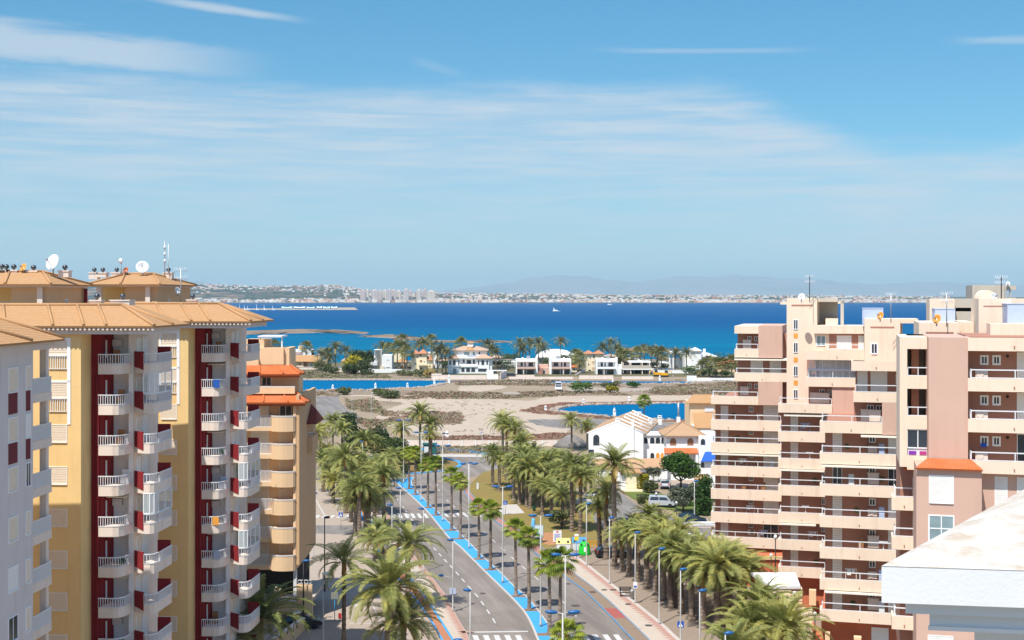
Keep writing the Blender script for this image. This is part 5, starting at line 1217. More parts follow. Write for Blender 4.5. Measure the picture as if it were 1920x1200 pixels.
# ================================================================ VEGETATION
def leafmat(name,stops,trans=.0,sc=.6,rough=.55):
    t=NT(name); v=t.coord((1,1,1),'Position'); oi=t.add('ShaderNodeObjectInfo')
    n=t.noise(v,sc,4,.6); n2=t.noise(v,sc*7,2)
    a=t.add('ShaderNodeMath',operation='MULTIPLY_ADD'); t.link(n2,a.inputs[0]); a.inputs[1].default_value=.45; t.link(n,a.inputs[2])
    b=t.add('ShaderNodeMath',operation='MULTIPLY_ADD'); t.link(oi.outputs['Random'],b.inputs[0]); b.inputs[1].default_value=.22; b.inputs[2].default_value=-.33; 
    c=t.add('ShaderNodeMath',operation='ADD'); t.link(a.outputs[0],c.inputs[0]); t.link(b.outputs[0],c.inputs[1])
    col=t.ramp(c.outputs[0],stops); t.out(col,rough,.35)
    if trans:
        tr=t.add('ShaderNodeBsdfTranslucent'); t.link(col,tr.inputs['Color']); ms=t.add('ShaderNodeMixShader'); ms.inputs[0].default_value=trans
        t.link(t.b.outputs[0],ms.inputs[1]); t.link(tr.outputs[0],ms.inputs[2]); t.link(ms.outputs[0],t.n['Material Output'].inputs['Surface'])
    return t.mat
M_date=leafmat('date_palm_leaf',[(.20,(.082,.106,.024)),(.40,(.20,.228,.060)),(.56,(.325,.33,.098)),(.75,(.48,.43,.10))],.3)
M_fan=leafmat('fan_palm_leaf',[(.22,(.09,.14,.014)),(.45,(.20,.27,.022)),(.62,(.33,.37,.035)),(.78,(.46,.42,.05))],.3)
M_dry=leafmat('dry_frond',[(.25,(.20,.14,.06)),(.5,(.36,.26,.08)),(.75,(.45,.33,.10))],.1)
M_trunk=leafmat('palm_trunk_bark',[(.25,(.085,.060,.042)),(.5,(.20,.15,.11)),(.75,(.32,.25,.19))],0,1.2,.95)
M_trunk2=leafmat('fan_palm_bark',[(.25,(.12,.085,.062)),(.5,(.24,.18,.135)),(.75,(.35,.28,.22))],0,1.2,.95)
M_boss=leafmat('orange_frond_bases',[(.25,(.16,.085,.03)),(.5,(.36,.20,.06)),(.75,(.48,.30,.10))],0,2.0,.9)
def frond(mb,base,az,e0,L_,droop,nl,wid,r,seg=9,leaf=.34,lw=.075):
    """a feather frond: curved rib with two rows of narrow leaflets"""
    p=Vector(base); e=e0; pts=[p.copy()]; dirs=[]
    h=Vector((math.cos(az),math.sin(az),0)); tw=r.uniform(-.25,.25)
    for i in range(seg):
        d=h*math.cos(e)+Vector((0,0,math.sin(e))); dirs.append(d); p=p+d*(L_/seg); pts.append(p.copy()); e-=droop/seg*(.5+1.2*i/seg)
    dirs.append(dirs[-1]); sv=Vector((-math.sin(az),math.cos(az),0))
    for i in range(seg):
        w0=.05*(1-i/seg)+.012; w1=.05*(1-(i+1)/seg)+.012
        mb.face([pts[i]-sv*w0,pts[i]+sv*w0,pts[i+1]+sv*w1,pts[i+1]-sv*w1])
    for k in range(nl):
        s=.14+.86*(k+.5)/nl; q=s*seg; i=min(seg-1,int(q)); c=pts[i].lerp(pts[i+1],q-i); d=dirs[i]
        up=sv.cross(d)*-1
        if up.z<0: up=-up
        ln=L_*leaf*wid*(math.sin(math.pi*min(1,s*.82+.16))**.7)*r.uniform(.85,1.12)
        for sg in (-1,1):
            o=(sv*sg*math.cos(.50)+up*(.46+tw*sg)+d*.85).normalized(); tip=c+o*ln+Vector((0,0,-.22*ln*(.6+s))); mid=c+o*ln*.55+Vector((0,0,-.03*ln))
            b=d*lw*.5
            mb.face([c-b,c+b,mid+b*1.1,mid-b*1.1]); mb.face([mid-b*1.1,mid+b*1.1,tip])
def date_crown(seed,n=58,L_=2.9,lo=False,leaf=.22):
    r=random.Random(seed); mb=MB(); 
    for i in range(n):
        t=(i+.5)/n; az=i*2.39996+r.uniform(-.25,.25); e=R(82-92*t**.85+r.uniform(-9,9))
        ll=L_*r.uniform(.85,1.12)*(.72+.4*math.sin(math.pi*min(1,t*.9+.1))); mb.mi=0 if not (t>.86 and r.random()<.55) else 1
        frond(mb,(.10*math.cos(az),.10*math.sin(az),.05*(1-t)),az,e,ll,R(62+38*t+r.uniform(-14,20)),11 if lo else 24,1.0,r,6 if lo else 9,leaf,.15 if lo else .070)
    mb.mi=0; return mb.mesh('crown_mesh',[M_date,M_dry])
def fan_crown(seed,n=30,lo=False):
    """short fan palm crown: stalks carrying pleated half-round fans"""
    r=random.Random(seed); mb=MB()
    for i in range(n):
        t=(i+.5)/n; az=i*2.39996+r.uniform(-.3,.3); e=R(80-120*t+r.uniform(-10,10)); L_=r.uniform(.75,1.05)
        h=Vector((math.cos(az),math.sin(az),0)); d=h*math.cos(e)+Vector((0,0,math.sin(e))); a=Vector((0,0,0)); b=a+d*L_
        sv=Vector((-math.sin(az),math.cos(az),0)); mb.mi=0
        mb.face([a-sv*.025,a+sv*.025,b+sv*.02,b-sv*.02])
        mb.mi=1 if t>.9 and r.random()<.5 else 0
        up=sv.cross(d); up=up if up.z>0 else -up
        d2=(d-Vector((0,0,.35))).normalized(); nb=11 if lo else 18; fr=r.uniform(.75,1.0)
        for k in range(nb):
            u=-1.75+3.5*k/(nb-1); ln=fr*(.75+.25*math.cos(u*.8)); o=(d2*math.cos(u)+sv*math.sin(u)).normalized()
            m_=b+o*ln*.62+up*.04*(1 if k%2 else -1); tip=b+o*ln+Vector((0,0,-.30*ln)); w_=sv.cross(Vector((0,0,1))) ; n_=o.cross(up).normalized()*.062
            mb.face([b-n_*.3,b+n_*.3,m_+n_,m_-n_]); mb.face([m_-n_,m_+n_,tip])
    mb.mi=0; return mb.mesh('fan_crown_mesh',[M_fan,M_dry])
def trunk_mesh(seed,H_,r0,r1,mats,flare=1.35,boss=True,n=10):
    """tapered trunk of overlapping ring scars; the top carries cut frond bases"""
    r=random.Random(seed); mb=MB(); prof=[]; k=max(10,int(H_/.22)); lean=r.uniform(-.02,.02)
    pts=[];rad=[]
    for i in range(k+1):
        t=i/k; rr_=r0+(r1-r0)*t; 
        if t<.08: rr_*=1+(flare-1)*(1-t/.08)
        if boss and t>.86: rr_*=1.22
        pts.append((lean*H_*t*t+.02*math.sin(t*5+seed),.02*math.cos(t*4+seed),H_*t)); rad.append(rr_*(1.09 if i%2 else .93)*r.uniform(.95,1.05))
    kk=int(k*.84) if boss else k
    mb.tube(pts[:kk+1],rad[:kk+1],n,True,False)
    mb.mi=1; mb.tube(pts[kk:],rad[kk:],n,True,False)
    if boss:
        for i in range(26):
            a=r.uniform(0,6.28); z=H_*r.uniform(.84,1.0); q=rad[-1]; c=Vector((math.cos(a)*q*.8,math.sin(a)*q*.8,z)); e=c+Vector((math.cos(a)*.16,math.sin(a)*.16,.30)); s=Vector((-math.sin(a),math.cos(a),0))*.06
            mb.face([c-s,c+s,e+s*.6,e-s*.6])
    mb.mi=0; return mb.mesh('trunk_mesh',mats)
DATE_C=[date_crown(s,n) for s,n in ((1,54),(2,47),(3,58),(4,41),(5,50),(6,45))]; SPARSE=date_crown(9,26,3.2)
DATE_LO=[date_crown(s,34,2.9,True) for s in (11,12,13)]
FAN_C=[fan_crown(s,n) for s,n in ((1,30),(2,34),(3,27))]; M_fan2=leafmat('grey_fan_leaf',[(.22,(.09,.105,.03)),(.45,(.18,.19,.06)),(.62,(.28,.27,.10)),(.78,(.38,.33,.11))],.3)
FAN_LO=[fan_crown(11,34,True)]
FAN_LO[0].materials[0]=M_fan2
M_shore=leafmat('brownish_shore_frond',[(.22,(.075,.085,.035)),(.45,(.15,.16,.07)),(.62,(.24,.23,.11)),(.78,(.33,.28,.13))],.25)
for k in DATE_LO: k.materials[0]=M_shore
DATE_T={h:trunk_mesh(h,h,.29,.24,[M_trunk,M_boss]) for h in (2,3,4,5,6,7,8,9,10)}
FAN_T={h:trunk_mesh(20+h,h,.21,.14,[M_trunk2,M_boss],1.7) for h in (5,6,7,8,9)}
THIN_T={h:trunk_mesh(40+h,h,.17,.13,[M_trunk2,M_boss],1.3,False,7) for h in (4,6,8,10,12)}
prnd=random.Random(77)
def palm(kind,base,h,label,group,sc=1.0,crown=None,fat=1.0):
    T={'date':DATE_T,'fan':FAN_T,'thin':THIN_T,'thindate':THIN_T}[kind]; hh=min(T,key=lambda k:abs(k-h))
    nm={'date':'date_palm','fan':'fan_palm','thin':'fan_palm','thindate':'date_palm'}[kind]
    o=thing(nm,label,'palm tree',tuple(base),group,prnd.uniform(0,6.28))
    t=bpy.data.objects.new('trunk',T[hh]); COL.objects.link(t); t.parent=o; s=h/hh; t.scale=(fat,fat,s)
    cm=crown or prnd.choice({'date':DATE_C,'fan':FAN_C,'thin':FAN_LO,'thindate':DATE_LO}[kind])
    c=bpy.data.objects.new('crown',cm); COL.objects.link(c); c.parent=o; c.location=(0,0,h-.05); k=sc*prnd.uniform(.94,1.06); c.scale=(k,k,k*prnd.uniform(.92,1.05)); c.rotation_euler=(prnd.uniform(-.16,.16),prnd.uniform(-.16,.16),0)
    return o
def pxpalm(kind,px,py,cy,label,group,sc=1.0,crown=None,fat=1.0):   # py: foot row, cy: row of the crown's heart
    b=G(px,py); h=(py-cy)*b.y/FP; return palm(kind,b,h,label,group,sc,crown,fat)
ORD=['first','second','third','fourth','fifth','sixth','seventh','eighth','ninth','tenth','eleventh','twelfth','thirteenth','fourteenth','fifteenth','sixteenth','seventeenth','eighteenth','nineteenth','twentieth']
def nth(i): return ORD[i] if i<20 else 'twenty-'+ORD[i-20]
# --- fan palms on the blue median, from the crossing towards the roundabout
MED=[(1062,1300,1192),(1050,1222,1052),(1030,1192,1058),(992,1146,1008),(967,1120,992),(920,1070,957),(898,1050,952),(863,1012,903),(846.5,996,891),(817.5,967.5,868),(802.5,953.5,873),(778.5,929,850),(767,918,851)]
for i,(x,y,c) in enumerate(MED): pxpalm('fan',x,y,c,'fan palm on the blue median, %s from the near crossing'%nth(i),'fan palms on the blue median',1.12 if i<3 else 1.0)
# --- date palms along the left pavement
LFT=[(588,905,815,.9,'slim date palm right beside the peach block, only its crown and dark trunk clear'),(633,932,868,.9,'date palm behind the biggest crown of the left cluster'),(625,943,902,.95,'short stout date palm leaning out over the pale lot on the left'),(648,962,858,1.25,'big silvery date palm, widest crown of the far left cluster'),(666,1005,940,.9,'date palm with an orange boss, first of the trunks left of the service road mouth'),(674,1013,912,1.0,'grey trunked date palm, second in the left trunk cluster'),(685,1006,922,1.0,'date palm with drooping yellow fronds in the middle of the left trunk cluster'),(692,1001,936,.9,'date palm wedged behind the thickest trunk of the left cluster'),(702,988,930,1.05,'thick short date palm with an orange boss beside the crossing'),(720,990,890,1.05,'tall upright date palm with a red-brown boss at the carriageway edge'),(683,884,826,1.0,'date palm before the dark pine, with a blue lamp under its crown'),(703,872,832,.8,'small date palm right of the dark pine clump'),(740,888,856,.9,'pale date palm in the roundabout bed, left of the median'),(728,905,862,.8,'smaller yellow-tipped date palm beside the pale one at the roundabout'),(753,858,806,1.0,'date palm beneath the first double lamp at the roundabout'),(788,866,776,1.15,'tallest date palm, rising alone from the roundabout'),(808,868,797,.85,'dark date palm just right of the tallest roundabout palm'),(806.5,872,817,.8,'lower date palm directly below the dark one at the roundabout'),(612,905,850,.9,'date palm behind the peach block corner, in the left cluster'),(716,1040,1000,.9,'low date palm behind the big foreground crowns'),(704,1055,1012,.9,'date palm half hidden behind the big foreground crowns'),(765,1142,1020,1.25,'leaning-crowned date palm behind the biggest foreground palm'),(645,1228,1054,1.0,'tall sparse date palm standing alone on the left lot'),(729,1262,1104,1.5,'biggest foreground date palm with a thick shaggy trunk'),(757,1248,1168,1.25,'low broad date palm at the foot of the biggest foreground palm'),(486,1262,1158,1.45,'broad date palm in front of the peach block steps'),(430,1275,1208,1.25,'low date palm at the bottom edge before the yellow block'),(606,922,862,.95,'date palm rising close to the peach block wall behind the pale lot'),(618,930,884,.85,'low date palm between the slim palm and the stout leaning one'),(656,948,880,1.0,'date palm just behind the big silvery one'),(668,958,902,.95,'date palm with dense crown above the parked white car'),(690,962,888,1.0,'date palm standing behind the left trunk cluster, far side'),(708,966,900,.9,'small date palm behind the tall upright carriageway palm'),(658,978,922,.9,'low date palm beside the big silvery trunk'),(712,930,872,.9,'date palm at the bend of the carriageway before the roundabout'),(676,925,868,1.0,'date palm halfway between roundabout and the big silvery one')]
for x,y,c,s,l in LFT: pxpalm('date',x,y,c,l,'date palms on the left',s*1.12,SPARSE if 'sparse' in l else None,1.45 if 'shaggy' in l else (.75 if 'slim' in l or 'sparse' in l else 1.1))
for x,y,c,l in ((624,862,790,'feathery yellow-green palm in front of the side road'),(600,868,806,'feathery palm against the peach block roof'),(641,870,806,'low feathery palm beside the dark pine')): pxpalm('date',x,y,c,l,None,1.05,None,.6)
# --- grove on the lawn to the right of the road
GRV=[(924,914,848,1.0),(936,922,862,.9),(950,900,800,1.05),(943,893,792,1.1),(965,905,806,1.1),(978,910,832,1.1),(962,934,876,.9),(963,939,872,1.0),(974,947,890,.95),(981,941,858,1.05),(987,951,872,1.0),(994,954,880,1.0),(1000,930,852,1.1),(1007,951,902,.95),(1012,925,866,1.0),(1017,966,912,.9),(1024,940,868,1.1),(1034,974,918,.95),(1038,950,890,1.05),(1046,930,862,1.05),(1055,986,930,.85),(1060,955,884,1.1),(1072,997,873,1.1),(1076,962,905,1.0),(1088,1001,894,1.0),(1098,930,872,1.0),(1108,945,893,.9)]
for i,(x,y,c,s) in enumerate(GRV): pxpalm('date',x,y,c,'date palm in the lawn grove, %s trunk from the roundabout end'%nth(i),'date palms of the lawn grove',s)
pxpalm('date',1072,846,790,'lone date palm before the pond, left of the white gabled house',None,1.1,None,.8); pxpalm('date',1101,842,802,'date palm leaning against the corner of the white gabled house',None,1.05,None,.9)
o=pxpalm('fan',1208,812,752,'fan palm with a ragged crown rising behind the white house roofs against the pond',None,1.25)
# --- double row along the car park
ROW=[(1124,1043,957,1.0),(1136,1048,918,1.05),(1152,1061,872,1.3),(1167,1070,1014,.8),(1179,1080,996,1.0),(1195,1091,1002,1.0),(1212,1103,1006,1.05),(1229,1116,1012,1.05),(1244,1125,1020,1.1),(1258,1140,1032,1.1),(1267,1137,1044,1.0),(1277,1150,1046,1.1),(1297,1164,1054,1.1),(1319,1180,1074,1.15),(1344,1182,1066,1.2),(1355,1176,1080,1.1),(1367,1156,1052,1.2),(1390,1172,1072,1.2)]
for i,(x,y,c,s) in enumerate(ROW): pxpalm('date',x,y,c+prnd.uniform(-6,6),'date palm in the front car park row, %s from the recycling bins'%nth(i),'date palms of the car park rows',s*prnd.uniform(.90,1.06),None,1.15)
ROW2=[(1190,1042,978,.9),(1216,1060,972,.95),(1245,1074,984,.95),(1276,1092,1000,1.0),(1310,1112,1022,1.0),(1350,1134,1040,1.0),(1398,1160,1074,1.05)]
for i,(x,y,c,s) in enumerate(ROW2): pxpalm('date',x+prnd.uniform(-4,4),y,c+prnd.uniform(-9,9),'date palm in the rear car park row, %s from the side street'%nth(i),'date palms of the car park rows',s*prnd.uniform(.85,1.1),None,1.2)
for x,y,c,s,l in ((1428,1240,1140,1.3,'upper of the big date palms before the slatted kiosk'),(1468,1300,1182,1.5,'big date palm at the bottom edge, right of the others before the brick terrace'),(1405,1290,1178,1.35,'big yellow-tipped date palm at the bottom edge below the kiosk'),(1375,1330,1222,1.2,'date palm showing only its top at the bottom edge near the lamps')): pxpalm('date',x,y,c,l,'big date palms before the stepped block',s,None,1.3)
# --- palms among the villas on the shore
VP=[(515,690,650,'f'),(574,684,652,'f'),(616,690,663,'f'),(629,690,653,'d'),(648,690,660,'d'),(603,690,666,'d'),(617,696,672,'d'),(717,690,652,'d'),(730,692,655,'f'),(745,694,653,'f'),(754,692,638,'f'),(758,694,652,'d'),(763,698,661,'f'),(786,690,650,'d'),(793,692,645,'d'),(809,690,639,'f'),(820,702,662,'d'),(829,702,657,'d'),(836,700,664,'d'),(864,688,646,'f'),(914,690,648,'d'),(922,692,656,'d'),(930,694,664,'d'),(975,690,647,'d'),(980,694,658,'d'),(993,688,644,'d'),(1010,690,645,'d'),(1018,692,655,'d'),(1052,684,642,'d'),(1079,696,666,'f'),(1086,700,672,'f'),(1130,690,654,'d'),(1146,688,645,'d'),(1157,690,656,'d'),(1165,694,664,'f'),(1176,694,668,'f'),(1194,694,663,'f'),(1208,690,657,'d'),(1221,692,660,'d'),(1233,694,662,'d'),(1240,694,664,'f'),(1266,698,664,'d'),(1287,698,665,'d'),(1330,706,680,'f'),(1342,708,684,'f'),(1354,708,682,'f'),(1372,708,680,'f'),(1318,706,690,'f'),(1379,706,678,'f')]
near=['beside the tiled bungalow','by the white cube house','by the small yellow towers','beside the big arcaded villa','behind the twin white houses','near the pale dome','by the yellow twin-tower house','behind the concrete shell house','before the white pavilion villa','by the orange roofed house']
zone=lambda px: 0 if px<650 else 1 if px<745 else 2 if px<815 else 3 if px<940 else 4 if px<1003 else 5 if px<1075 else 6 if px<1150 else 7 if px<1245 else 8 if px<1300 else 9
cnt={}
for x,y,c,k in VP:
    z=(zone(x),k); cnt[z]=cnt.get(z,0)+1
    pxpalm('thin' if k=='f' else 'thindate',x,y,c,'shore %s palm %s, %s of its kind from the west'%('fan' if k=='f' else 'feather',near[z[0]],nth(cnt[z]-1)),'palms among the shore villas',2.5 if k=='f' else 1.8,None,1.7)
# --- broadleaf trees, pines and bushes: trunk, limbs and a crown of leaf clumps
def leafcloud(lobes,n,leaf,seed,mb=None,hole=.0):
    r=random.Random(seed); mb=mb or MB(); tot=sum(a*b*c for _,(a,b,c) in lobes)
    for (c,(a,b,d)) in lobes:
        k=int(n*a*b*d/tot)
        for i in range(k):
            u=Vector((r.gauss(0,1),r.gauss(0,1),r.gauss(0,1))).normalized()*(r.random()**.33)
            q=Vector(c)+Vector((u.x*a,u.y*b,u.z*d))
            if math.sin(q.x*2.3+seed)*math.sin(q.y*2.9+1)*math.sin(q.z*3.1+2)>.42-hole: continue
            x=Vector((r.gauss(0,1),r.gauss(0,1),r.gauss(0,.7))).normalized(); y=x.cross(Vector((r.gauss(0,1),r.gauss(0,1),r.gauss(0,1)))).normalized(); s=leaf*r.uniform(.6,1.4)
            mb.face([q-x*s,q+y*s*.5,q+x*s,q-y*s*.5])
    return mb
M_ficus=leafmat('glossy_bright_leaf',[(.25,(.020,.055,.010)),(.5,(.05,.12,.014)),(.72,(.14,.22,.02))],.15,1.6)
M_olive=leafmat('grey_olive_leaf',[(.25,(.05,.065,.04)),(.5,(.11,.13,.08)),(.75,(.18,.19,.12))],.1,1.2)
M_pine=leafmat('dark_pine_needle',[(.25,(.016,.035,.012)),(.5,(.045,.075,.018)),(.75,(.10,.13,.03))],.1,.7)
M_hedge=leafmat('yellow_hedge_leaf',[(.25,(.16,.15,.008)),(.5,(.36,.32,.012)),(.75,(.55,.44,.03))],.15,2)
M_bush=leafmat('dusty_bush_leaf',[(.25,(.045,.06,.022)),(.5,(.10,.12,.04)),(.75,(.17,.17,.06))],.1,1)
M_bark=leafmat('tree_bark',[(.3,(.06,.045,.035)),(.7,(.17,.13,.10))],0,2,.95)
def tree(name,label,cat,base,h,rad,leafm,n=2600,leaf=.22,seed=1,trunk=.16,shape='round',group=None,tr=.35):
    b=Vector(base); o=thing(name,label,cat,tuple(b),group); r=random.Random(seed); mb=MB(); th=h*tr
    mb.tube([b,b+Vector((.1,0,th*.6)),b+Vector((.05,.1,th*1.2))],[trunk,trunk*.8,trunk*.6],7)
    for i in range(6): a=i*1.05+r.random(); mb.tube([b+Vector((0,0,th*.8)),b+Vector((math.cos(a)*rad*.35,math.sin(a)*rad*.35,th*1.2)),b+Vector((math.cos(a)*rad*.65,math.sin(a)*rad*.65,h*.72))],[trunk*.5,trunk*.35,trunk*.15],5)
    mb.build('trunk',M_bark,o); lb=[]; hc_=h-th*.8
    if shape=='round':
        for i in range(13): a=r.uniform(0,6.28); q=r.uniform(.2,.66)*rad; lb.append((b+Vector((math.cos(a)*q,math.sin(a)*q,th*.8+hc_*r.uniform(.28,.74))),(rad*r.uniform(.30,.48),rad*r.uniform(.30,.48),hc_*r.uniform(.18,.28))))
    elif shape=='cone':
        for i in range(10): t=i/9; lb.append((b+Vector((r.uniform(-.1,.1),r.uniform(-.1,.1),th*.5+(h-th*.5)*t)),(rad*(1.05-t)*.9+.12,rad*(1.05-t)*.9+.12,h*.07)))
    elif shape=='column':
        for i in range(9): t=i/8; lb.append((b+Vector((r.uniform(-.2,.2)*rad,r.uniform(-.2,.2)*rad,h*(.08+.84*t))),(rad*(1-.45*abs(t-.4)),rad*(1-.45*abs(t-.4)),h*.12)))
    leafcloud(lb,n,leaf,seed).build('crown',leafm,o); return o
tree('round_tree','big glossy dark green round tree before the white pavilion','tree',G(1276,916),6.9,3.9,M_ficus,5200,.26,3,.22,tr=.24)
tree('olive_tree','grey-green spreading tree with a forked trunk beside the parked dark car','tree',G(1280,962),4.4,3.2,M_olive,4200,.20,4,.2)
tree('olive_tree','second grey-green tree tucked behind the spreading one by the conifer','tree',G(1306,948),4.2,2.0,M_olive,2200,.2,5,.15)
tree('conifer','dark upright conifer hard against the stepped block','tree',G(1320,966),6.2,1.7,M_ficus,4200,.18,6,.2,'column',tr=.1)
tree('shrub','light green round shrub by the yellow clipped hedge','shrub',G(1220,924),2.4,1.9,M_bush,1800,.18,7,.08,tr=.15); tree('olive_tree','small grey-green tree behind the yellow clipped hedge','tree',G(1225,905),3.2,1.7,M_olive,1500,.2,8,.1)
def hedge(name,label,px0,px1,py,hm,d,mat,n=1600,leaf=.16,seed=3,cat='hedge'):
    a,b=G(px0,py),G(px1,py); o=thing(name,label,cat,tuple((a+b)/2)); r=random.Random(seed); mb=MB()
    for i in range(n):
        f=r.random(); q=Vector((r.uniform(a.x,b.x),a.y+r.uniform(0,d),r.uniform(0,hm)))
        if f<.35: q.y=a.y+r.uniform(-.06,.06)
        elif f<.7: q.z=hm+r.uniform(-.12,.08)
        x=Vector((r.gauss(0,1),r.gauss(0,1),r.gauss(0,1))).normalized(); y=x.cross(Vector((r.gauss(0,1),r.gauss(0,1),r.gauss(0,1)))).normalized(); s=leaf*r.uniform(.6,1.3)
        mb.face([q-x*s,q+y*s*.6,q+x*s,q-y*s*.6])
    mb.build('foliage',mat,o)
    m=MB(); m.box(a.x+.2,b.x-.2,a.y+.2,a.y+d-.2,0,hm-.2); m.build('inner_twigs',M_bark,o); return o
hedge('hedge','tall clipped hedge of bright yellow leaves beside the cream hut',1194,1217,921,2.6,2.2,M_hedge,2400,.17,3); hedge('hedge','low clipped green hedge along the side street by the white van',1196,1240,945,1.1,3.0,M_bush,2400,.15,4); hedge('hedge','low green hedge on the lawn behind the spreading grey tree',1262,1312,950,.5,1.2,M_ficus,900,.14,5)
# dark pine clump behind the left palms
for i,(x,y,h,rd,l) in enumerate(((700,862,7.5,4.6,'broad dark pine, highest of the clump left of the roundabout'),(728,866,5.4,4.2,'lower dark pine at the right end of the clump by the roundabout'),(672,862,6.5,3.6,'dark pine in the middle of the clump behind the left palms'),(652,836,8.6,3.4,'dark pine rising behind the feathery palms'),(757,872,4.2,2.6,'dark bushy pine under the first double lamp'))): tree('pine',l,'tree',G(x,y),h,rd,M_pine,3800,.26,20+i,.2,group='dark pines by the roundabout',tr=.2)
# shore trees
tree('pine','broad flat-topped dark pine behind the white cube house','tree',G(680,698),10.5,7.5,M_pine,2600,.55,31,.3); tree('broom_bush','bright yellow-green rounded tree left of the flat-topped pine','tree',G(659,701),9.0,5.0,M_hedge,1500,.5,32,.2,tr=.1)
tree('round_tree','dark green tree below the bright yellow one on the shore','tree',G(660,704),5.5,5.0,M_pine,1500,.45,33,.2,tr=.1); tree('shrub','olive green thicket left of the white cube house','shrub',G(684,703),7.0,5.5,M_bush,1700,.45,34,.2,tr=.1)
tree('norfolk_pine','single tall slender araucaria on the shore behind the yellow twin-tower house','tree',G(1162,688),13.5,2.4,M_pine,900,.4,35,.2,'cone')
BU=[(687,705,3.0,3.4,'round bush on the near bank below the white cube house',M_bush),(764,704,2.4,7.0,'wide bush in front of the small yellow towers',M_bush),(795,707,3.6,4.4,'rounded bush with a rusty side before the small yellow towers',M_bush),(806,708,4.2,4.0,'rusty brown bush left of the arcaded villa wall',M_dry),(644,741,3.2,3.0,'bush on the bank of the near channel end',M_bush),(717,742,2.8,5.4,'bushy thicket on the flat beside the channel',M_bush),(733,747,2.8,4.6,'darker green thicket beside the channel',M_bush),(1090.5,737,4.4,5.2,'round dark green bush alone on the dirt flat',M_ficus),(1147,736,2.8,2.8,'small yellow-green bush with a dark side on the dirt flat',M_hedge),(1187,727,2.6,3.0,'small dark bush before the concrete shell house',M_ficus),(1145,726,2.4,4.2,'olive low bush on the dirt flat before the white modern house',M_bush),(940,688,4.0,7.5,'wide green hedge-like thicket right of the arcaded villa',M_pine),(955,676,4.5,6.0,'dark thicket behind the twin white houses',M_pine),(1058,682,4.6,4.0,'dark green thicket under the pale dome',M_pine),(1022,686,5.0,7.0,'green thicket between the twin white houses',M_bush),(1215,688,3.4,5.0,'green thicket behind the concrete shell house',M_pine),(1300,690,4.0,6.0,'dusty trees behind the white villa',M_bush),(1352,690,8.0,7.0,'dusty green trees left of the orange roofed house',M_bush),(605,694,4.5,6.0,'green thicket right of the tiled bungalow',M_bush),(625,700,4.0,5.0,'dusty shrubs before the bungalow garden',M_bush)]
for i,(x,y,h,rd,l,mt) in enumerate(BU): tree('bush',l,'bush',G(x,y),h,rd,mt,900,.38,50+i,.12,group=None,tr=.05)
tree('shrub','dry spiky low clump at the foot of the lawn grove','shrub',G(1052,992),3.0,2.0,M_bush,1400,.2,90,.15,tr=.3)
for i,(x,y,h,rd,l) in enumerate(((745,893,1.3,2.6,'low rusty shrub on the splitter island of the roundabout'),(757,889,2.6,1.0,'dark green shrub beside the first fan palms'),(786,884,2.6,1.0,'dark shrub between the fan palms and roundabout kerb'),(802,868,2.6,1.3,'round dark shrub right of the roundabout palms'))): tree('shrub',l,'shrub',G(x,y),h,rd,M_bush,700,.2,95+i,.06,tr=.05)
# scrub on the flats: too many to count
r=random.Random(5); sv_=MB()
def inpoly(x,y,P):
    c=False; n=len(P); j=n-1
    for i in range(n):
        if (P[i][1]>y)!=(P[j][1]>y) and x<(P[j][0]-P[i][0])*(y-P[i][1])/(P[j][1]-P[i][1])+P[i][0]: c=not c
        j=i
    return c
def tufts(mb,P,n,smin,smax,hmin,hmax,cl=.1,mi=(0,1)):
    xs=[p[0] for p in P]; ys=[p[1] for p in P]; k=0; tries=0
    while k<n and tries<n*30:
        tries+=1; x,y=r.uniform(min(xs),max(xs)),r.uniform(min(ys),max(ys))
        if not inpoly(x,y,P): continue
        g=G(x,y)
        if fbm(g.x*.05,g.y*.035,2)+.4*fbm(g.x*.19,g.y*.11,5)<cl: continue
        k+=1; s=r.uniform(smin,smax); h=r.uniform(hmin,hmax); mb.mi=r.choice(mi)
        for _ in range(11):
            a=r.uniform(0,6.28); q=s*r.random()**.5; c=g+Vector((math.cos(a)*q,math.sin(a)*q,h*r.uniform(.05,.8)*(1-.5*q/s))); t=s*r.uniform(.25,.5)
            v1=Vector((r.gauss(0,1),r.gauss(0,1),r.gauss(0,.5))).normalized()*t; v2=Vector((r.gauss(0,.6),r.gauss(0,.6),1)).normalized()*h*.45
            mb.face([c-v1,c+v1,c+v2])
tufts(sv_,[(545,699),(760,700),(800,709),(545,709)],700,.8,2.2,.5,1.3,-.4,(0,0,1)); tufts(sv_,[(860,722),(1100,724),(1440,724),(1440,714),(960,714),(850,717)],900,.6,1.8,.4,.9,-.1,(0,1,1,2))
tufts(sv_,[(560,742),(690,745),(780,749),(940,748),(1060,743),(1400,741),(1400,734),(1060,735),(900,738),(760,732),(560,732)],1800,.5,1.6,.4,1.0,-.25,(0,1,1,2))
tufts(sv_,[(645,745),(700,748),(740,790),(700,815),(660,780)],500,.4,1.3,.3,1.0,-.3,(0,0,1,2)); tufts(sv_,[(690,772),(860,774),(872,786),(860,797),(740,795)],600,.4,1.2,.3,.8,-.35,(1,1,2)); tufts(sv_,[(700,745),(1000,755),(950,815),(760,810),(690,785)],110,.3,.8,.15,.4,.25,(1,1,0))
tufts(sv_,[(560,772),(600,800),(640,815),(560,840)],200,.4,1.0,.3,.8,-.4,(0,1)); tufts(sv_,[(800,826),(800,819),(910,817),(1070,813),(1075,822),(900,825)],420,.4,1.0,.2,.5,-.5,(2,2,1)); tufts(sv_,[(975,772),(1010,762),(1050,757),(1300,753),(1300,756),(1080,762),(1040,770),(1170,785),(1170,789),(1050,779)],500,.4,1.1,.2,.5,-.6,(2,2,1))
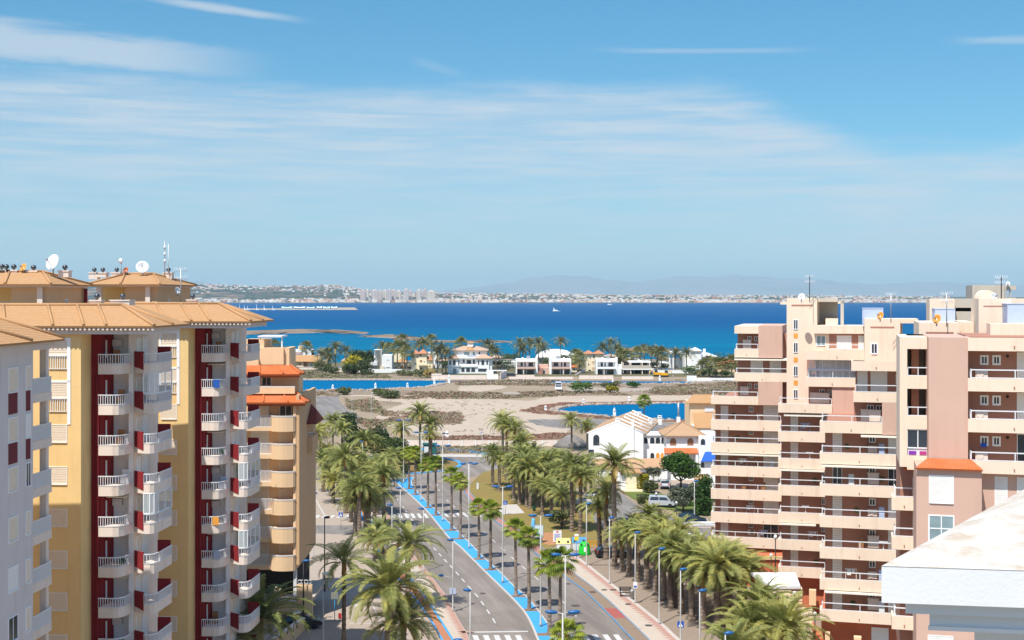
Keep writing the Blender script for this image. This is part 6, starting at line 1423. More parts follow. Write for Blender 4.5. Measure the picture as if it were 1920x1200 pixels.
tufts(sv_,[(810,850),(960,850),(960,838),(810,838)],380,.3,.8,.2,.7,-.2,(0,1,1)); tufts(sv_,[(1220,726),(1440,726),(1440,736),(1220,735)],500,.6,1.5,.4,1.0,-.5,(1,1,0))
sv_.mi=0
mark(sv_.build('scrub',[leafmat('olive_scrub',[(.3,(.13,.125,.055)),(.7,(.25,.23,.11))],0,.5),leafmat('dry_scrub',[(.3,(.20,.155,.10)),(.7,(.34,.27,.18))],0,.5),leafmat('rusty_scrub',[(.3,(.20,.10,.065)),(.7,(.34,.19,.13))],0,.5)]),'low dry scrub and rusty weeds scattered over the sandy flats','scrub',None,'stuff')
# ================================================================ VILLAS ON THE NEAR SHORE
class VF:
    def __init__(s,name,label,Y,px,cat='house'):
        s.Y=Y; s.o=thing(name,label,cat,(XA(px,Y),Y,0))
    def x(s,p): return XA(p,s.Y)
    def z(s,p): return max(0,ZA(p,s.Y))
    def box(s,its,mat,name='wall'):
        m=MB()
        for (a,b,t,c,y0,y1) in its: m.box(s.x(a),s.x(b),s.Y+y0,s.Y+y1,s.z(c),s.z(t))
        return m.build(name,mat,s.o)
    def win(s,its,mat=None,y=0,name='window'):
        for (a,b,t,c) in its:
            m=MB(); f=.10; x0,x1,z0,z1=s.x(a),s.x(b),s.z(c),s.z(t); yy=s.Y+y
            m.box(x0-f,x1+f,yy-.06,yy+.0-.01,z0-f,z0); m.box(x0-f,x1+f,yy-.06,yy-.01,z1,z1+f); m.box(x0-f,x0,yy-.06,yy-.01,z0,z1); m.box(x1,x1+f,yy-.06,yy-.01,z0,z1)
            w=m.build(name,C_['frame'],s.o); m=MB(); m.box(x0,x1,yy-.03,yy-.012,z0,z1); m.build('pane',mat or C_['glass'],w)
    def arch(s,its,mat=None,y=0):
        for (a,b,t,c) in its: archwin(s.o,(s.x(a)+s.x(b))/2,s.Y+y,s.z(c),s.x(b)-s.x(a),s.z(t)-s.z(c),mat or C_['glass'])
    def hip(s,a,b,tr,te,y0,y1,mat='tile',ins=None):
        x0,x1=s.x(a),s.x(b); ze,zr=s.z(te),s.z(tr); ym=s.Y+(y0+y1)/2; ya,yb=s.Y+y0,s.Y+y1; i=ins if ins is not None else min((x1-x0)/2-.02,(y1-y0)/2)
        A,B,Cc,D=(x0,ya,ze),(x1,ya,ze),(x1,yb,ze),(x0,yb,ze); E,F_=(x0+i,ym,zr),(x1-i,ym,zr); m=MB()
        m.slab([A,B,F_,E],.2); m.slab([B,Cc,F_],.2); m.slab([Cc,D,E,F_],.2); m.slab([D,A,E],.2); m.build('roof',C_[mat],s.o)
v=VF('bungalow','low peach bungalow with a long clay tile roof facing the near channel',612,570)
v.box([(520,569,677,692,0,10),(569,604,677,692,.6,10),(601.5,605,669,692,-.2,.6)],C_['dpeach']); v.box([(569,576,679,688.5,.5,.6),(600,602,679,688.5,.5,.6)],C_['wood'],'shutter'); v.win([(582,588.5,681,688),(591,597.5,681,688)],C_['lglass'],.6); v.win([(559.5,564.5,681,685),(540,542.5,681,684.5),(545.5,548,681,684.5)],C_['wood'],0)
v.hip(515,603,666.5,677.5,-.9,10.5,ins=2.5); v.box([(594,599,663,672,3,4)],C_['bright'],'chimney')
v=VF('house','white house with a pink parapet and square tower behind the bungalow',690,560)
v.box([(546,584,656,690,0,10),(540,550,660,690,-1,9),(579,584,657,690,-.5,9)],C_['bright']); v.box([(549,568,660,664.5,-.15,-.01)],C_['pink'],'parapet'); v.box([(558,566,649,657,2,6)],C_['dpeach'],'tower')
o=thing('garden_wall','long pale garden wall in front of the tiled bungalow','wall',tuple(G(590,692))); m=MB(); m.box(XA(520,596),XA(628,596),596,596.4,0,ZA(688.5,596)); m.box(XA(520,595.9),XA(628,595.9),595.9,596.5,ZA(688.5,596),ZA(688.5,596)+.15); m.build('wall',C_['slab'],o)
v=VF('house','white cube house with a round stair tower and white garden wall',585,715)
v.box([(694,706,666,694,0,10),(716,735,666,694,-.5,10),(706,716,672,694,1.5,10)],C_['bright']); v.box([(693.5,708,679,685,-1.4,0)],C_['rail'],'balcony'); m=MB(); m.lathe([(1.75,0),(1.75,v.z(656.5)),(1.85,v.z(656.5)),(1.85,v.z(655.5)),(.05,v.z(655))],(v.x(708.5),v.Y+1.2,0),18); m.build('stair_tower',C_['bright'],v.o)
v.win([(698,701.5,675,679.5)],C_['glass']); v.win([(725,730.5,674.5,675.5),(724,732,688,690)],C_['metal'],-.5); v.box([(713,720.5,686,693,-1.2,-.55),(694.5,702,685.5,693,-.3,-.02)],C_['sbeige'],'garage_door')
v=VF('garden_wall','bright white garden wall below the cube house',yof(699),706,'wall'); v.box([(664,755,692,699,0,.4),(664,695,687,692,0,.4)],C_['bright'])
v=VF('house','small yellow house with two pyramid tiled towers and dark diamond windows',575,790)
v.box([(771.5,785,663,699,0,8),(785,800,663,700,-.4,8),(800,811,674,699,.6,8)],C_['cream']); v.hip(770,786.5,656.5,663,-.9,8.5,'stile'); v.hip(783,801.5,655,662.5,-1.2,8.5,'stile'); v.hip(798,811,665,674.5,-.3,8.5,'stile')
v.win([(774.5,776.5,667.5,671),(781.5,783.5,667.5,671),(778,780.2,680,683.5)],C_['glass']); v.win([(787,791,664,668),(787,792,675,680),(786.5,792.5,689,693)],C_['wood'],-.4); v.win([(794.5,796.5,677,680),(802,804,677,680)],C_['glass'],.6 if 0 else -.4); v.box([(785,812,682,685,-1.6,-.42)],C_['cream'],'balcony')
v=VF('house','cream house with a red roof edge half hidden by palms near the yellow towers',655,750); v.box([(736,759,657,690,0,8)],C_['cream']); v.hip(735,752,653,657.5,-.6,8.4,'stile'); v.win([(753,755,666,670)],C_['glass'])
v=VF('bungalow','low tiled garden house between the cube house and yellow towers',610,752); v.box([(744,763,679,692,0,7)],C_['dpeach']); v.hip(743,764,671.5,679,-.6,7.5); v.box([(738,772,681,688,-4,-3.7)],C_['cream'],'garden_wall'); v.box([(752,772,686.5,689,-5,-4.1)],C_['wood'],'porch')
v=VF('villa','big three-storey white villa with arcades, tiled roofs and a rooftop cupola',565,880)
v.box([(840,862.5,671,706,0,14),(862.5,893.5,683,706,0,14),(893.5,917,671,706,0,14),(862.5,893.5,671,684,1.8,14),(849,912,656.5,671,2.5,13),(862,893,669.5,672,-.3,2.5),(861,895,684.5,688,-.5,0),(839.5,862,685,688,-.3,0)],C_['bright'])
v.box([(917,922.5,672,703,.8,14)],C_['white'],'wall')
v.hip(846.5,915.5,650,657,1.6,14,'ptile',5); v.hip(837.5,861,663.5,671.5,-.8,6,'ptile'); v.hip(890.5,923,663.5,671.5,-.8,6,'ptile'); v.hip(872,890,649.5,656.8,.8,6); v.box([(875.5,886.5,642.5,651,5,8.5)],C_['bright'],'cupola'); v.hip(874.5,888,641,643,4.6,9)
v.arch([(842.5,845.5,675.5,684),(849.5,854.5,675,684.5),(859,861.5,675.5,684),(896,898.5,675.5,684),(902.5,908,675,684.5),(912,915,675.5,684),(865,871,689.5,697.5),(874,881.5,689.5,697.5),(883.5,891,689.5,697.5)]); v.win([(867.5,871,674.5,681),(875,883,675.5,684.5),(886.5,890,674.5,684)],C_['glass'],1.8); v.win([(849,855.5,691,700)],C_['lglass']); v.win([(896.5,913,691,697)],C_['glass']); v.win([(869.5,879.5,660.5,666.5),(886,890,660.5,666.5)],C_['lglass'],2.5); v.win([(897,900,660,665)],C_['glass'],2.5)
v=VF('garden_wall','cream garden wall below the big arcaded villa',yof(711.5),867,'wall'); v.box([(809,912,703.5,711.5,0,.5),(809,828,700.5,704,0,.4)],C_['slab'])
v=VF('garden_wall','white gateway and slanting wall beside the arcaded villa',yof(711),935,'wall'); v.box([(912.5,934,702,711,0,.4),(912,925,694,702,1,1.4),(925,950,694,696,1,1.4)],C_['bright']); m=MB(); a=v.x(938); b=v.x(948); m.hexa([(a,v.Y,0),(a+.3,v.Y,0),(b+.3,v.Y+14,0),(b,v.Y+14,0),(a,v.Y,v.z(700)),(a+.3,v.Y,v.z(700)),(b+.3,v.Y+14,v.z(697)),(b,v.Y+14,v.z(697))]); m.build('wing_wall',C_['grey'],v.o)
def modern(label,Y,px0,px1,flip,pink):
    v=VF('house',label,Y,(px0+px1)/2); W=px1-px0; q=lambda f: px1-f*W if flip else px0+f*W
    def bx(its,mat,name): v.box([(min(q(a),q(b)),max(q(a),q(b)),t,c,y0,y1) for a,b,t,c,y0,y1 in its],mat,name)
    bx([(0,1,674,704,2.2,10),(0,1,674,678.5,0,2.2),(.9,1,670,704,-.2,2.2),(0,.06,678.5,704,0,2.2)],C_['bright'],'wall'); bx([(.06,.9,688.6,691.5,-1.4,2.2)],C_['pink'] if pink else C_['bright'],'balcony'); bx([(.34,.38,691.5,704,-1.2,-.9)],C_['slab'],'pillar')
    for a,b,t,c in ((.22,.33,680,687.6),(.40,.46,680,687.6),(.58,.80,680,687.6),(.08,.30,693,703),(.40,.46,693,703),(.52,.82,693.5,703)): v.win([(min(q(a),q(b)),max(q(a),q(b)),t,c)],C_['glass'],2.2)
    bx([(.50,.66,668,674,4,6.5)],C_['metal'],'roof_tank'); bx([(.28,.36,671,674,3,5)],C_['bright'],'chimney'); return v
modern('western half of the twin white flat-roofed houses with a pink balcony band',560,967,1008,False,True); modern('eastern half of the twin white flat-roofed houses with a pink balcony band',560,1030,1071,True,True)
v=VF('house','low pink link building with a stair between the twin white houses',561,1019); v.box([(1004,1031,690,704,1,9),(1008,1028,685,690,4,9)],C_['pink']); v.win([(1018.5,1022,694,703)],C_['glass'],1.0); m=MB()
for k in range(6): m.box(v.x(1006)+k*.45,v.x(1006)+k*.45+.45,v.Y-1.2,v.Y+.9,0,.5+.45*k)
m.build('stair',C_['rose'],v.o)
v=VF('garden_wall','pale salmon garden wall in front of the twin white houses',yof(711),1015,'wall'); v.box([(955,1075,706.5,711,0,.4),(967,1002,703.5,706.5,1,1.4)],C_['slab'])
v=VF('garden_wall','grey slanting wall between the twin white houses and yellow house',552,1085,'wall'); a=v.x(1079); b=v.x(1102); m=MB(); m.hexa([(a,v.Y,0),(a+.3,v.Y,0),(b+.3,v.Y+26,0),(b,v.Y+26,0),(a,v.Y,v.z(702)),(a+.3,v.Y,v.z(702)),(b+.3,v.Y+26,v.z(697.5)),(b,v.Y+26,v.z(697.5))]); m.build('wall',C_['grey'],v.o)
# pale dome
o=thing('dome','long pale shallow dome roof behind the twin white houses','dome',(XA(1042,660),660,0)); m=MB(); cxx=XA(1042,660); zb=ZA(671,660); rx=XA(1080,660)-cxx; hh=ZA(654.5,660)-zb
pr=[(rx*math.cos(R(a)),hh*math.sin(R(a))) for a in range(0,91,9)]; m.lathe(pr[:-1]+[(.05,hh)],(0,0,0),40); m.v=[(p[0]+cxx,p[1]*.7+660,p[2]+zb) for p in m.v]; m.build('shell',C_['bright'],o); m=MB()
for k in range(16): t=k/16*6.283; m.tube([(cxx+rx*.9*math.cos(t),660+rx*.63*math.sin(t),0),(cxx+rx*.9*math.cos(t),660+rx*.63*math.sin(t),zb+.1)],.25,6)
m.build('colonnade',C_['bright'],o)
v=VF('house','yellow house with two square towers under orange pyramid roofs',585,1114); v.box([(1096,1112,663,699,0,8),(1115,1132,663,699,0,8),(1111,1122,672,699,-.5,8)],C_['cream']); v.hip(1095,1114,657,663,-.8,8.8,'stile'); v.hip(1113.5,1133.5,657,663,-.8,8.8,'stile'); v.win([(1099,1101,669.5,672.5),(1105.5,1107.5,669.5,672.5),(1102.5,1104.5,681.5,685)],C_['glass']); v.win([(1110,1115,677,682),(1110,1116,688.5,694)],C_['tan'],-.5); v.win([(1103,1108,693,699)],C_['glass'])
modern('white flat-roofed house with a white balcony beside the yellow towers',558,1118,1158,False,False); v=VF('garden_wall','salmon wall and rising white stair wall below the white flat-roofed house',yof(711),1135,'wall'); v.box([(1086,1150,704,711,0,.4)],C_['slab']); m=MB(); v.Y=556; m.hexa([(v.x(1152),v.Y+2,0),(v.x(1166),v.Y+2,0),(v.x(1166),v.Y+10,0),(v.x(1152),v.Y+10,0),(v.x(1152),v.Y+2,v.z(689)),(v.x(1166),v.Y+2,v.z(685)),(v.x(1166),v.Y+10,v.z(685)),(v.x(1152),v.Y+10,v.z(689))]); m.build('stair_wall',C_['bright'],v.o)
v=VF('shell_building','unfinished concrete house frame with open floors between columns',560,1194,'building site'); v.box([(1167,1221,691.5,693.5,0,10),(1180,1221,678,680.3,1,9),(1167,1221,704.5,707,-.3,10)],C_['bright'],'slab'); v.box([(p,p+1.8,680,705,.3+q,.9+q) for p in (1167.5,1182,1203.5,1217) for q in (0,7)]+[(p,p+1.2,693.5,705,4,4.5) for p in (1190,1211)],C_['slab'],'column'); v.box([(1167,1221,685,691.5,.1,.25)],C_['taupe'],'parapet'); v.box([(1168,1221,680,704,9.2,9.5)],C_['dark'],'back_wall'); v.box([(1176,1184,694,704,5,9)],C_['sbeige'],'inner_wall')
v=VF('house','white gabled house behind the concrete frame',640,1192); x0,x1,xm=v.x(1180),v.x(1207),v.x(1193); m=MB(); pts=[(x0,v.Y,0),(x1,v.Y,0),(x1,v.Y,v.z(675)),(xm,v.Y,v.z(668)),(x0,v.Y,v.z(674))]; m.face(pts); m.face([(p[0],p[1]+10,p[2]) for p in pts][::-1]); m.face([pts[2],pts[1],(x1,v.Y+10,0),(x1,v.Y+10,pts[2][2])]); m.face([pts[0],pts[4],(x0,v.Y+10,pts[4][2]),(x0,v.Y+10,0)]); m.build('wall',C_['bright'],v.o); m=MB(); m.slab([(x1+.4,v.Y-.4,pts[2][2]),(x1+.4,v.Y+10,pts[2][2]),(xm,v.Y+10,pts[3][2]+.2),(xm,v.Y-.4,pts[3][2]+.2)],.2); m.slab([(xm,v.Y-.4,pts[3][2]+.2),(xm,v.Y+10,pts[3][2]+.2),(x0-.4,v.Y+10,pts[4][2]),(x0-.4,v.Y-.4,pts[4][2])],.2); m.build('roof',C_['bright'],v.o)
v=VF('villa','white pavilion villa with a pale tent-like roof on tall columns',600,1268); v.box([(p,p+2.6,662.5,697,0,.6) for p in (1254.5,1261,1282)]+[(1258,1284,672,697,3,10),(1254,1284,661,663.5,-.4,10)],C_['bright'],'column'); v.hip(1253,1286,656,662,-1.0,10.5,'rail'); v.box([(1266.5,1273,686,696,2.8,3)],C_['taupe'],'gate'); v.box([(1215,1260,689,694,-6,-5.6)],C_['bright'],'garden_wall')
v=VF('villa','large white villa with a square tower, grey eaves and slanted stair wall',590,1318); v.box([(1296.5,1315,657.5,694,0,8),(1312,1343,668,700,1.5,12),(1285,1297,665,694,2,10)],C_['bright']); v.hip(1295,1316.5,651.5,657.5,-.7,8.7,'rail'); v.hip(1306,1346,662,668,.3,13,'rail',4); v.box([(1322,1326,655,664,5,6.5)],C_['bright'],'chimney'); v.win([(1298,1300,662,663.5),(1298,1300,674.5,676),(1298,1300,686,687.5)],C_['lglass']); v.win([(1311.5,1314.5,682,684)],C_['lglass'],1.5); v.box([(1312.5,1314,681,689,-.6,1.4)],C_['grey'],'porch_pillar')
v=VF('house','orange tiled house with a chimney among green trees at the shore',575,1378); v.box([(1345,1395,682,708,0,9)],C_['dpeach']); v.hip(1346,1405,671,684,-1,10,'otile',5); v.box([(1363,1366,670,680,2,3)],C_['dpeach'],'chimney'); v.win([(1365,1367,695,705),(1371,1373,695,705)],C_['lglass'])
v=VF('garden_wall','long cream garden wall on the bank before the orange tiled house',yof(715.5),1340,'wall'); v.box([(1288,1425,709,715.5,0,.4),(1288,1306,704.5,709,0,.4)],C_['bright'])
# ================================================================ WALLS AND SHELTERS BY THE ROUNDABOUT
v=VF('boundary_wall','long pale boundary wall in panels beyond the roundabout',yof(836.5),860,'wall'); v.box([(742,1045,826,836.4,0,.25)],C_['slab'])
m=MB()
for k in range(13): x=v.x(742+k*25); m.box(x-.12,x+.12,v.Y-.06,v.Y,0,v.z(825.2))
m.build('wall_pier',C_['white'],v.o)
o=thing('gravel_heap','grey gravel heap beside the white gabled house','heap',tuple(G(1072,838))); g=G(1072,838); rr2=random.Random(3); m=MB(); m.lathe([(4.2,0),(3.2,.9),(1.9,1.9),(.8,2.5),(.05,2.7)],(0,0,0),18); m.v=[(p[0]*1.05+g.x+rr2.uniform(-.15,.15),p[1]+g.y+1,p[2]*rr2.uniform(.9,1.1)) for p in m.v]; m.build('heap',M_road2,o)
o=thing('kiosk','small teal kiosk with a white panel at the roundabout edge','kiosk',tuple(G(804,853))); g=G(804,853); m=MB(); m.box(g.x-1.2,g.x+1.5,g.y,g.y+2,0,2.2); m.box(g.x-1.4,g.x+1.7,g.y-.2,g.y+2.2,2.2,2.4); m.build('cabin',plain('teal_paint',(.02,.12,.11),.6),o); m=MB(); m.box(g.x-1.0,g.x-.1,g.y-.04,g.y-.01,.4,1.8); m.build('panel',C_['rail'],o)
# ================================================================ STREET LAMPS
def head(mb,x,y,z,dx,L_=.75,tilt=.06):
    """oval blue luminaire along x"""
    n=10; P=[]; pr=[(0,.02),(.12,.10),(.35,.15),(.65,.15),(.88,.10),(1,.02)]
    mb.lathe([(r_,s*L_) for s,r_ in pr],(x,y,z),n,(dx,0,tilt)); return mb
def double_lamp(loc,label):
    o=thing('street_lamp',label,'street lamp',loc,'double street lamps on the blue median'); x,y,z=loc
    m=MB(); m.lathe([(.16,.12),(.14,.5),(.10,.55),(.085,4),(.06,11.45)],(x,y,z),9); m.build('pole',C_['pole'],o)
    m=MB(); m.tube([(x-.35,y,z+11.5),(x,y,z+11.38),(x+.35,y,z+11.5)],.035,6); m.build('arm',C_['pole'],o)
    for s in (-1,1): head(MB(),x+s*.33,y,z+11.5,s,.95).build('lamp_head',C_['bluepaint'],o)
    return o
def single_lamp(loc,label,dx=1,h=7.85,low=False,mats=('pole','bluepaint')):
    o=thing('street_lamp',label,'street lamp',loc,'single street lamps along the pavements'); x,y,z=loc
    m=MB(); m.lathe([(.13,0),(.12,.35),(.085,.4),(.075,3),(.055,h)],(x,y,z),9); m.build('pole',C_[mats[0]],o)
    head(MB(),x-dx*.12,y,z+h+.03,dx,.78).build('lamp_head',C_[mats[1]],o)
    if low:
        m=MB(); m.tube([(x,y,z+h-4.3),(x-dx*-.5,y,z+h-3.95),(x+dx*1.05,y,z+h-3.8)],.035,6); m.build('arm',C_['pole'],o); head(MB(),x+dx*.95,y,z+h-3.8,dx,.6).build('lamp_head',C_['bluepaint'],o)
    return o
d0=double_lamp((0,0,0),'x'); MP=[(1055,1451),(1060,1288),(1013.7,1177),(942.5,1095),(879.5,1030),(830,979),(789.6,941),(756.7,906.7)]
for i,(x,y) in enumerate(MP):
    l='double blue lamp on the median, %s from the near crossing'%nth(i); g=G(x,y)
    if i==0: d0.location=g; d0['label']=l
    else: dup(d0,g,l)
s0=single_lamp((0,0,0),'x'); RP=[(1099.7,1062),(1143,1096),(1191,1132.5),(1236,1172),(1276,1222),(1312,1274),(1360,1378)]
for i,(x,y) in enumerate(RP):
    l='single blue lamp at the car park kerb, %s from the bins'%nth(i); g=G(x,y)
    if i==0: s0.location=g; s0['label']=l
    else: dup(s0,g,l)
LP=[(750.7,1022),(794,1072),(849,1148),(881.5,1270),(866,1392)]
for i,(x,y) in enumerate(LP): single_lamp(tuple(G(x,y)),'single blue lamp on the cycle path side, %s from the roundabout'%nth(i),-1,7.75,i==2)
for x,y,h,dx,l,mt in ((586,1047,8.4,1,'pale pole with a blue head on the lot beside the peach block',('pole','bluepaint')),(608.7,1109,8.5,1,'black lamp in the middle of the pale lot',('black','black')),(606,1234,7.9,1,'pale lamp with a white head at the lot before the lone palm',('pole','rail')),(569,1172,6.6,1,'dark lamp against the peach terrace wall',('black','bluepaint')),(551,1242,4.6,1,'short pale lamp with a white head at the steps',('pole','rail')),(878.6,942,6.5,1,'lone lamp at the roundabout approach beside the lawn',('pole','bluepaint')),(830,868,6.0,1,'thin lamp at the far side of the roundabout',('pole','bluepaint')),(904,868,6.2,-1,'grey lamp before the boundary wall at the roundabout',('pole','tank')),(1302,986,6.6,1,'slim lamp with a blue head beside the dark conifer',('pole','bluepaint')),(680,892,6.4,-1,'lamp half hidden beneath the date palm by the dark pine',('pole','bluepaint')),(735,1052,7.2,-1,'lamp rising behind the big crowns at the carriageway',('pole','bluepaint')),(660,780,7.5,1,'plain thin pole at the sandy verge by the side road',('pole','metal')),(696,788,7.5,1,'second thin pole on the sandy verge',('pole','metal'))): single_lamp(tuple(G(x,y)),l,dx,h,False,mt)
def globe(px,pyg,h,label,Y=None):
    Y=Y or FP*(CAMH-h)/(pyg-HY); x=XA(px,Y); o=thing('globe_lamp',label,'garden lamp',(x,Y,0),'globe lamps by the stepped block')
    m=MB(); m.tube([(x,Y,0),(x,Y,h-.15)],.05,6); m.build('pole',C_['black'],o); m=MB(); m.lathe([(.02,-.2),(.14,-.15),(.21,0),(.14,.15),(.02,.2)],(x,Y,h),12); m.build('globe',C_['rail'],o)
globe(1446,1052,4.5,'white globe lamp against the brick base of the stepped block',146); globe(1490,1096,5.5,'white globe lamp in front of the slatted kiosk',123); globe(1528,1127,4.0,'white globe lamp before the brick pier beside the kiosk',121); globe(1315,998,2.4,'white globe lamp near the white pergola',170); globe(1293,998,2.2,'small white globe lamp beside the pergola pillar',171)
o=thing('lamp_post','tall thin black post beside the globe lamp at the brick base','post',(XA(1454,145.5),145.5,0)); m=MB(); m.tube([(XA(1454,145.5),145.5,0),(XA(1454,145.5),145.5,ZA(1012,145.5))],.06,6); m.build('pole',C_['black'],o); m=MB(); m.lathe([(.09,0),(.2,.2),(.2,.45),(.05,.6)],(XA(1454,145.5),145.5,ZA(1012,145.5)),8); m.build('lantern',C_['rail'],o)
for x,y,t,l in ((1230.5,952,923,'black post with a white lantern beside the white van'),(1268.5,981,940,'black post with a white lantern beside the spreading grey tree')):
    g=G(x,y); h=(y-t)*g.y/FP; o=thing('lantern_post',l,'garden lamp',tuple(g)); m=MB(); m.tube([g,g+Vector((0,0,h-.5))],.07,6); m.build('pole',C_['black'],o); m=MB(); m.lathe([(.10,0),(.22,.3),(.24,.32),(.05,.55)],g+Vector((0,0,h-.55)),8); m.build('lantern',C_['rail'],o)
# ================================================================ SIGNS, BINS, FURNITURE
M_sblue=plain('sign_blue',(.015,.09,.45),.4); M_swhite=plain('sign_white',(.85,.86,.87),.4); M_syellow=plain('sign_yellow',(.80,.62,.05),.5); M_sred=plain('sign_red',(.55,.03,.04),.5)
def sign(name,label,px,py,w,h,zc,face,back,pole='pole',rz=0,deco=None,cat='sign'):
    g=G(px,py); o=thing(name,label,cat,tuple(g)); m=MB(); m.tube([g,g+Vector((0,0,zc+h/2))],.04,6); m.build('post',C_[pole],o)
    m=MB(); m.box(g.x-w/2,g.x+w/2,g.y-.10,g.y-.05,zc-h/2,zc+h/2); p=m.build('plate',face,o)
    if deco:
        for nm,mt,polys in deco:
            m=MB()
            for q in polys: m.face([(g.x+a*w/2,g.y-.106,zc+b*h/2) for a,b in q])
            m.build(nm,mt,p)
    return o
tri=[[(-.72,-.7),(.72,-.7),(0,.75)]]; walker=[[(-.08,.35),(.08,.35),(.10,.12),(-.10,.12)],[(-.14,.1),(.12,.1),(.1,-.2),(-.12,-.2)],[(-.12,-.2),(0,-.2),(-.2,-.62),(-.32,-.62)],[(0,-.2),(.1,-.2),(.3,-.62),(.18,-.62)]]
ped=[('triangle',M_swhite,tri)]; 
def pedsign(l,px,py,zc,w):
    o=sign('crossing_sign',l,px,py,w,w,zc,M_sblue,None,deco=ped); pl=[c for c in o.children if c.name.startswith('plate')][0]; g=o.location; m=MB()
    for q in walker: m.face([(g.x+a*w/2*.8,g.y-.112,zc+(b*.8-.08)*w/2) for a,b in q])
    m.build('walker',C_['black'],pl); return o
pedsign('blue square crossing sign with white triangle at the car park kerb',1276,1216,2.35,.62); pedsign('small blue crossing sign on a light blue post at the service road',639,993,2.2,.62)
wc=[('wheelchair_symbol',M_swhite,[[(-.25,.7),(-.05,.7),(-.05,.5),(-.25,.5)],[(-.25,.45),(-.08,.45),(-.02,-.1),(-.22,-.1)],[(-.2,.0),(.3,.0),(.3,-.15),(-.2,-.15)],[(.2,-.15),(.35,-.15),(.6,-.6),(.42,-.6)],[(-.5,-.1),(-.36,-.1),(-.3,-.55),(-.45,-.5)],[(-.45,-.5),(-.3,-.55),(.1,-.65),(.05,-.78)],[(.1,-.65),(.3,-.3),(.2,-.25),(.0,-.6)]])]
sign('parking_sign','blue wheelchair parking sign beside the white slab on the lawn',947.5,966,.62,.62,1.95,M_sblue,None,deco=wc)
sign('road_sign','grey back of a square sign on a light blue post, pale lot',627.5,1165,.75,.72,2.7,C_['metal'],None,'sky_blue_pole'); sign('fire_cabinet','small red box on a post by the lone palm',637.5,1166,.32,.55,.65,M_sred,None,'black',cat='box')
o=sign('bus_sign','yellow and white stop flag on a bright blue post before the bins',1081,1049,.55,.85,2.9,M_syellow,None,'sky_blue_pole',deco=[('top_band',M_swhite,[[(-1,.25),(1,.25),(1,1),(-1,1)]]),('band',C_['pink'],[[(-1,.18),(1,.18),(1,.3),(-1,.3)]])])
lines=[[(-.75,.42-.14*k),(.75-.3*(k%3==2),.42-.14*k),(.75-.3*(k%3==2),.36-.14*k),(-.75,.36-.14*k)] for k in range(9)]
o=sign('notice_board','white notice board with a red emblem and blue lines of text',1045,1018,1.15,1.55,.95,M_swhite,None,deco=[('emblem',M_sred,[[(-.35,.66),(.35,.66),(.30,.80),(.10,.92),(-.10,.92),(-.30,.80)]]),('text_lines',M_sblue,lines)])
g=G(1010.5,1018); o=thing('advertising_panel','upright advertising panel with a pale blue poster on a blue foot','advertising panel',tuple(g)); m=MB(); m.box(g.x-.42,g.x+.42,g.y-.2,g.y+.2,0,.75); m.build('foot',M_sblue,o); m=MB(); m.box(g.x-.62,g.x+.62,g.y-.12,g.y+.12,.75,2.5); fr_=m.build('frame',C_['metal'],o); m=MB(); m.box(g.x-.55,g.x+.55,g.y-.135,g.y-.122,.85,2.42); m.build('poster',plain('pale_poster',(.58,.74,.76),.3),fr_); m=MB()
for q in ([(-.4,1.0),(-.1,1.0),(-.05,1.4),(-.35,1.5)],[(-.1,1.1),(.4,1.0),(.3,1.35),(-.05,1.3)],[(-.45,1.6),(.1,2.1),(.12,2.05),(-.4,1.5)]): m.face([(g.x+a,g.y-.14,z) for a,z in q])
m.build('poster_picture',plain('poster_teal',(.08,.25,.30),.4),fr_)
g=G(1000,1006); o=thing('closed_parasol','tall closed pale blue parasol with a pink tip behind the advertising panel','parasol',tuple(g)); m=MB(); m.lathe([(.12,.3),(.33,.6),(.36,1.4),(.26,2.3),(.20,2.6)],g,10); m.build('canopy',plain('pale_blue_canvas',(.16,.45,.70),.8),o); m=MB(); m.lathe([(.20,2.6),(.16,2.85),(.10,3.1),(.02,3.15)],g,10); m.build('tip',C_['pink'],o); m=MB(); m.lathe([(.30,0),(.30,.08),(.04,.1),(.04,.5)],g,10); m.build('base',M_sblue,o); m=MB(); m.box(g.x-.12,g.x+.14,g.y-.42,g.y-.36,.72,.95); m.build('emblem',plain('purple_emblem',(.10,.02,.25),.5),o)
def container(px,py,label,lid):
    g=G(px,py); o=thing('recycling_container',label,'recycling container',tuple(g)); x,y=g.x,g.y; m=MB(); m.hexa([(x-.82,y,.12),(x+.82,y,.12),(x+.82,y+1.2,.12),(x-.82,y+1.2,.12),(x-.92,y-.05,1.15),(x+.92,y-.05,1.15),(x+.92,y+1.25,1.15),(x-.92,y+1.25,1.15)])
    for k in range(8): m.box(x-.78+k*.2,x-.74+k*.2,y-.07,y-.02,.2,1.1)
    m.build('body',C_['rail'],o); m=MB(); m.hexa([(x-.97,y-.1,1.15),(x+.97,y-.1,1.15),(x+.97,y+1.3,1.15),(x-.97,y+1.3,1.15),(x-.92,y+.12,1.72),(x+.92,y+.12,1.72),(x+.92,y+1.1,1.72),(x-.92,y+1.1,1.72)]); l=m.build('lid',lid,o)
    for s in (-.6,.6): m=MB(); m.lathe([(.16,0),(.16,.05)],(x+s,y+.02,1.42),12,(0,-1,.38)); m.build('opening',C_['dark'],l)
    m=MB(); 
    for s in (-.8,.8): m.box(x+s-.08,x+s+.08,y+.1,y+1.1,0,.12)
    m.build('foot',C_['black'],o)
container(1056.5,1036,'white recycling container with a pale yellow lid and two round holes',plain('pale_yellow_lid',(.80,.70,.26),.5)); container(1086,1034,'white recycling container with a blue lid behind the green one',plain('blue_lid',(.10,.32,.58),.5))
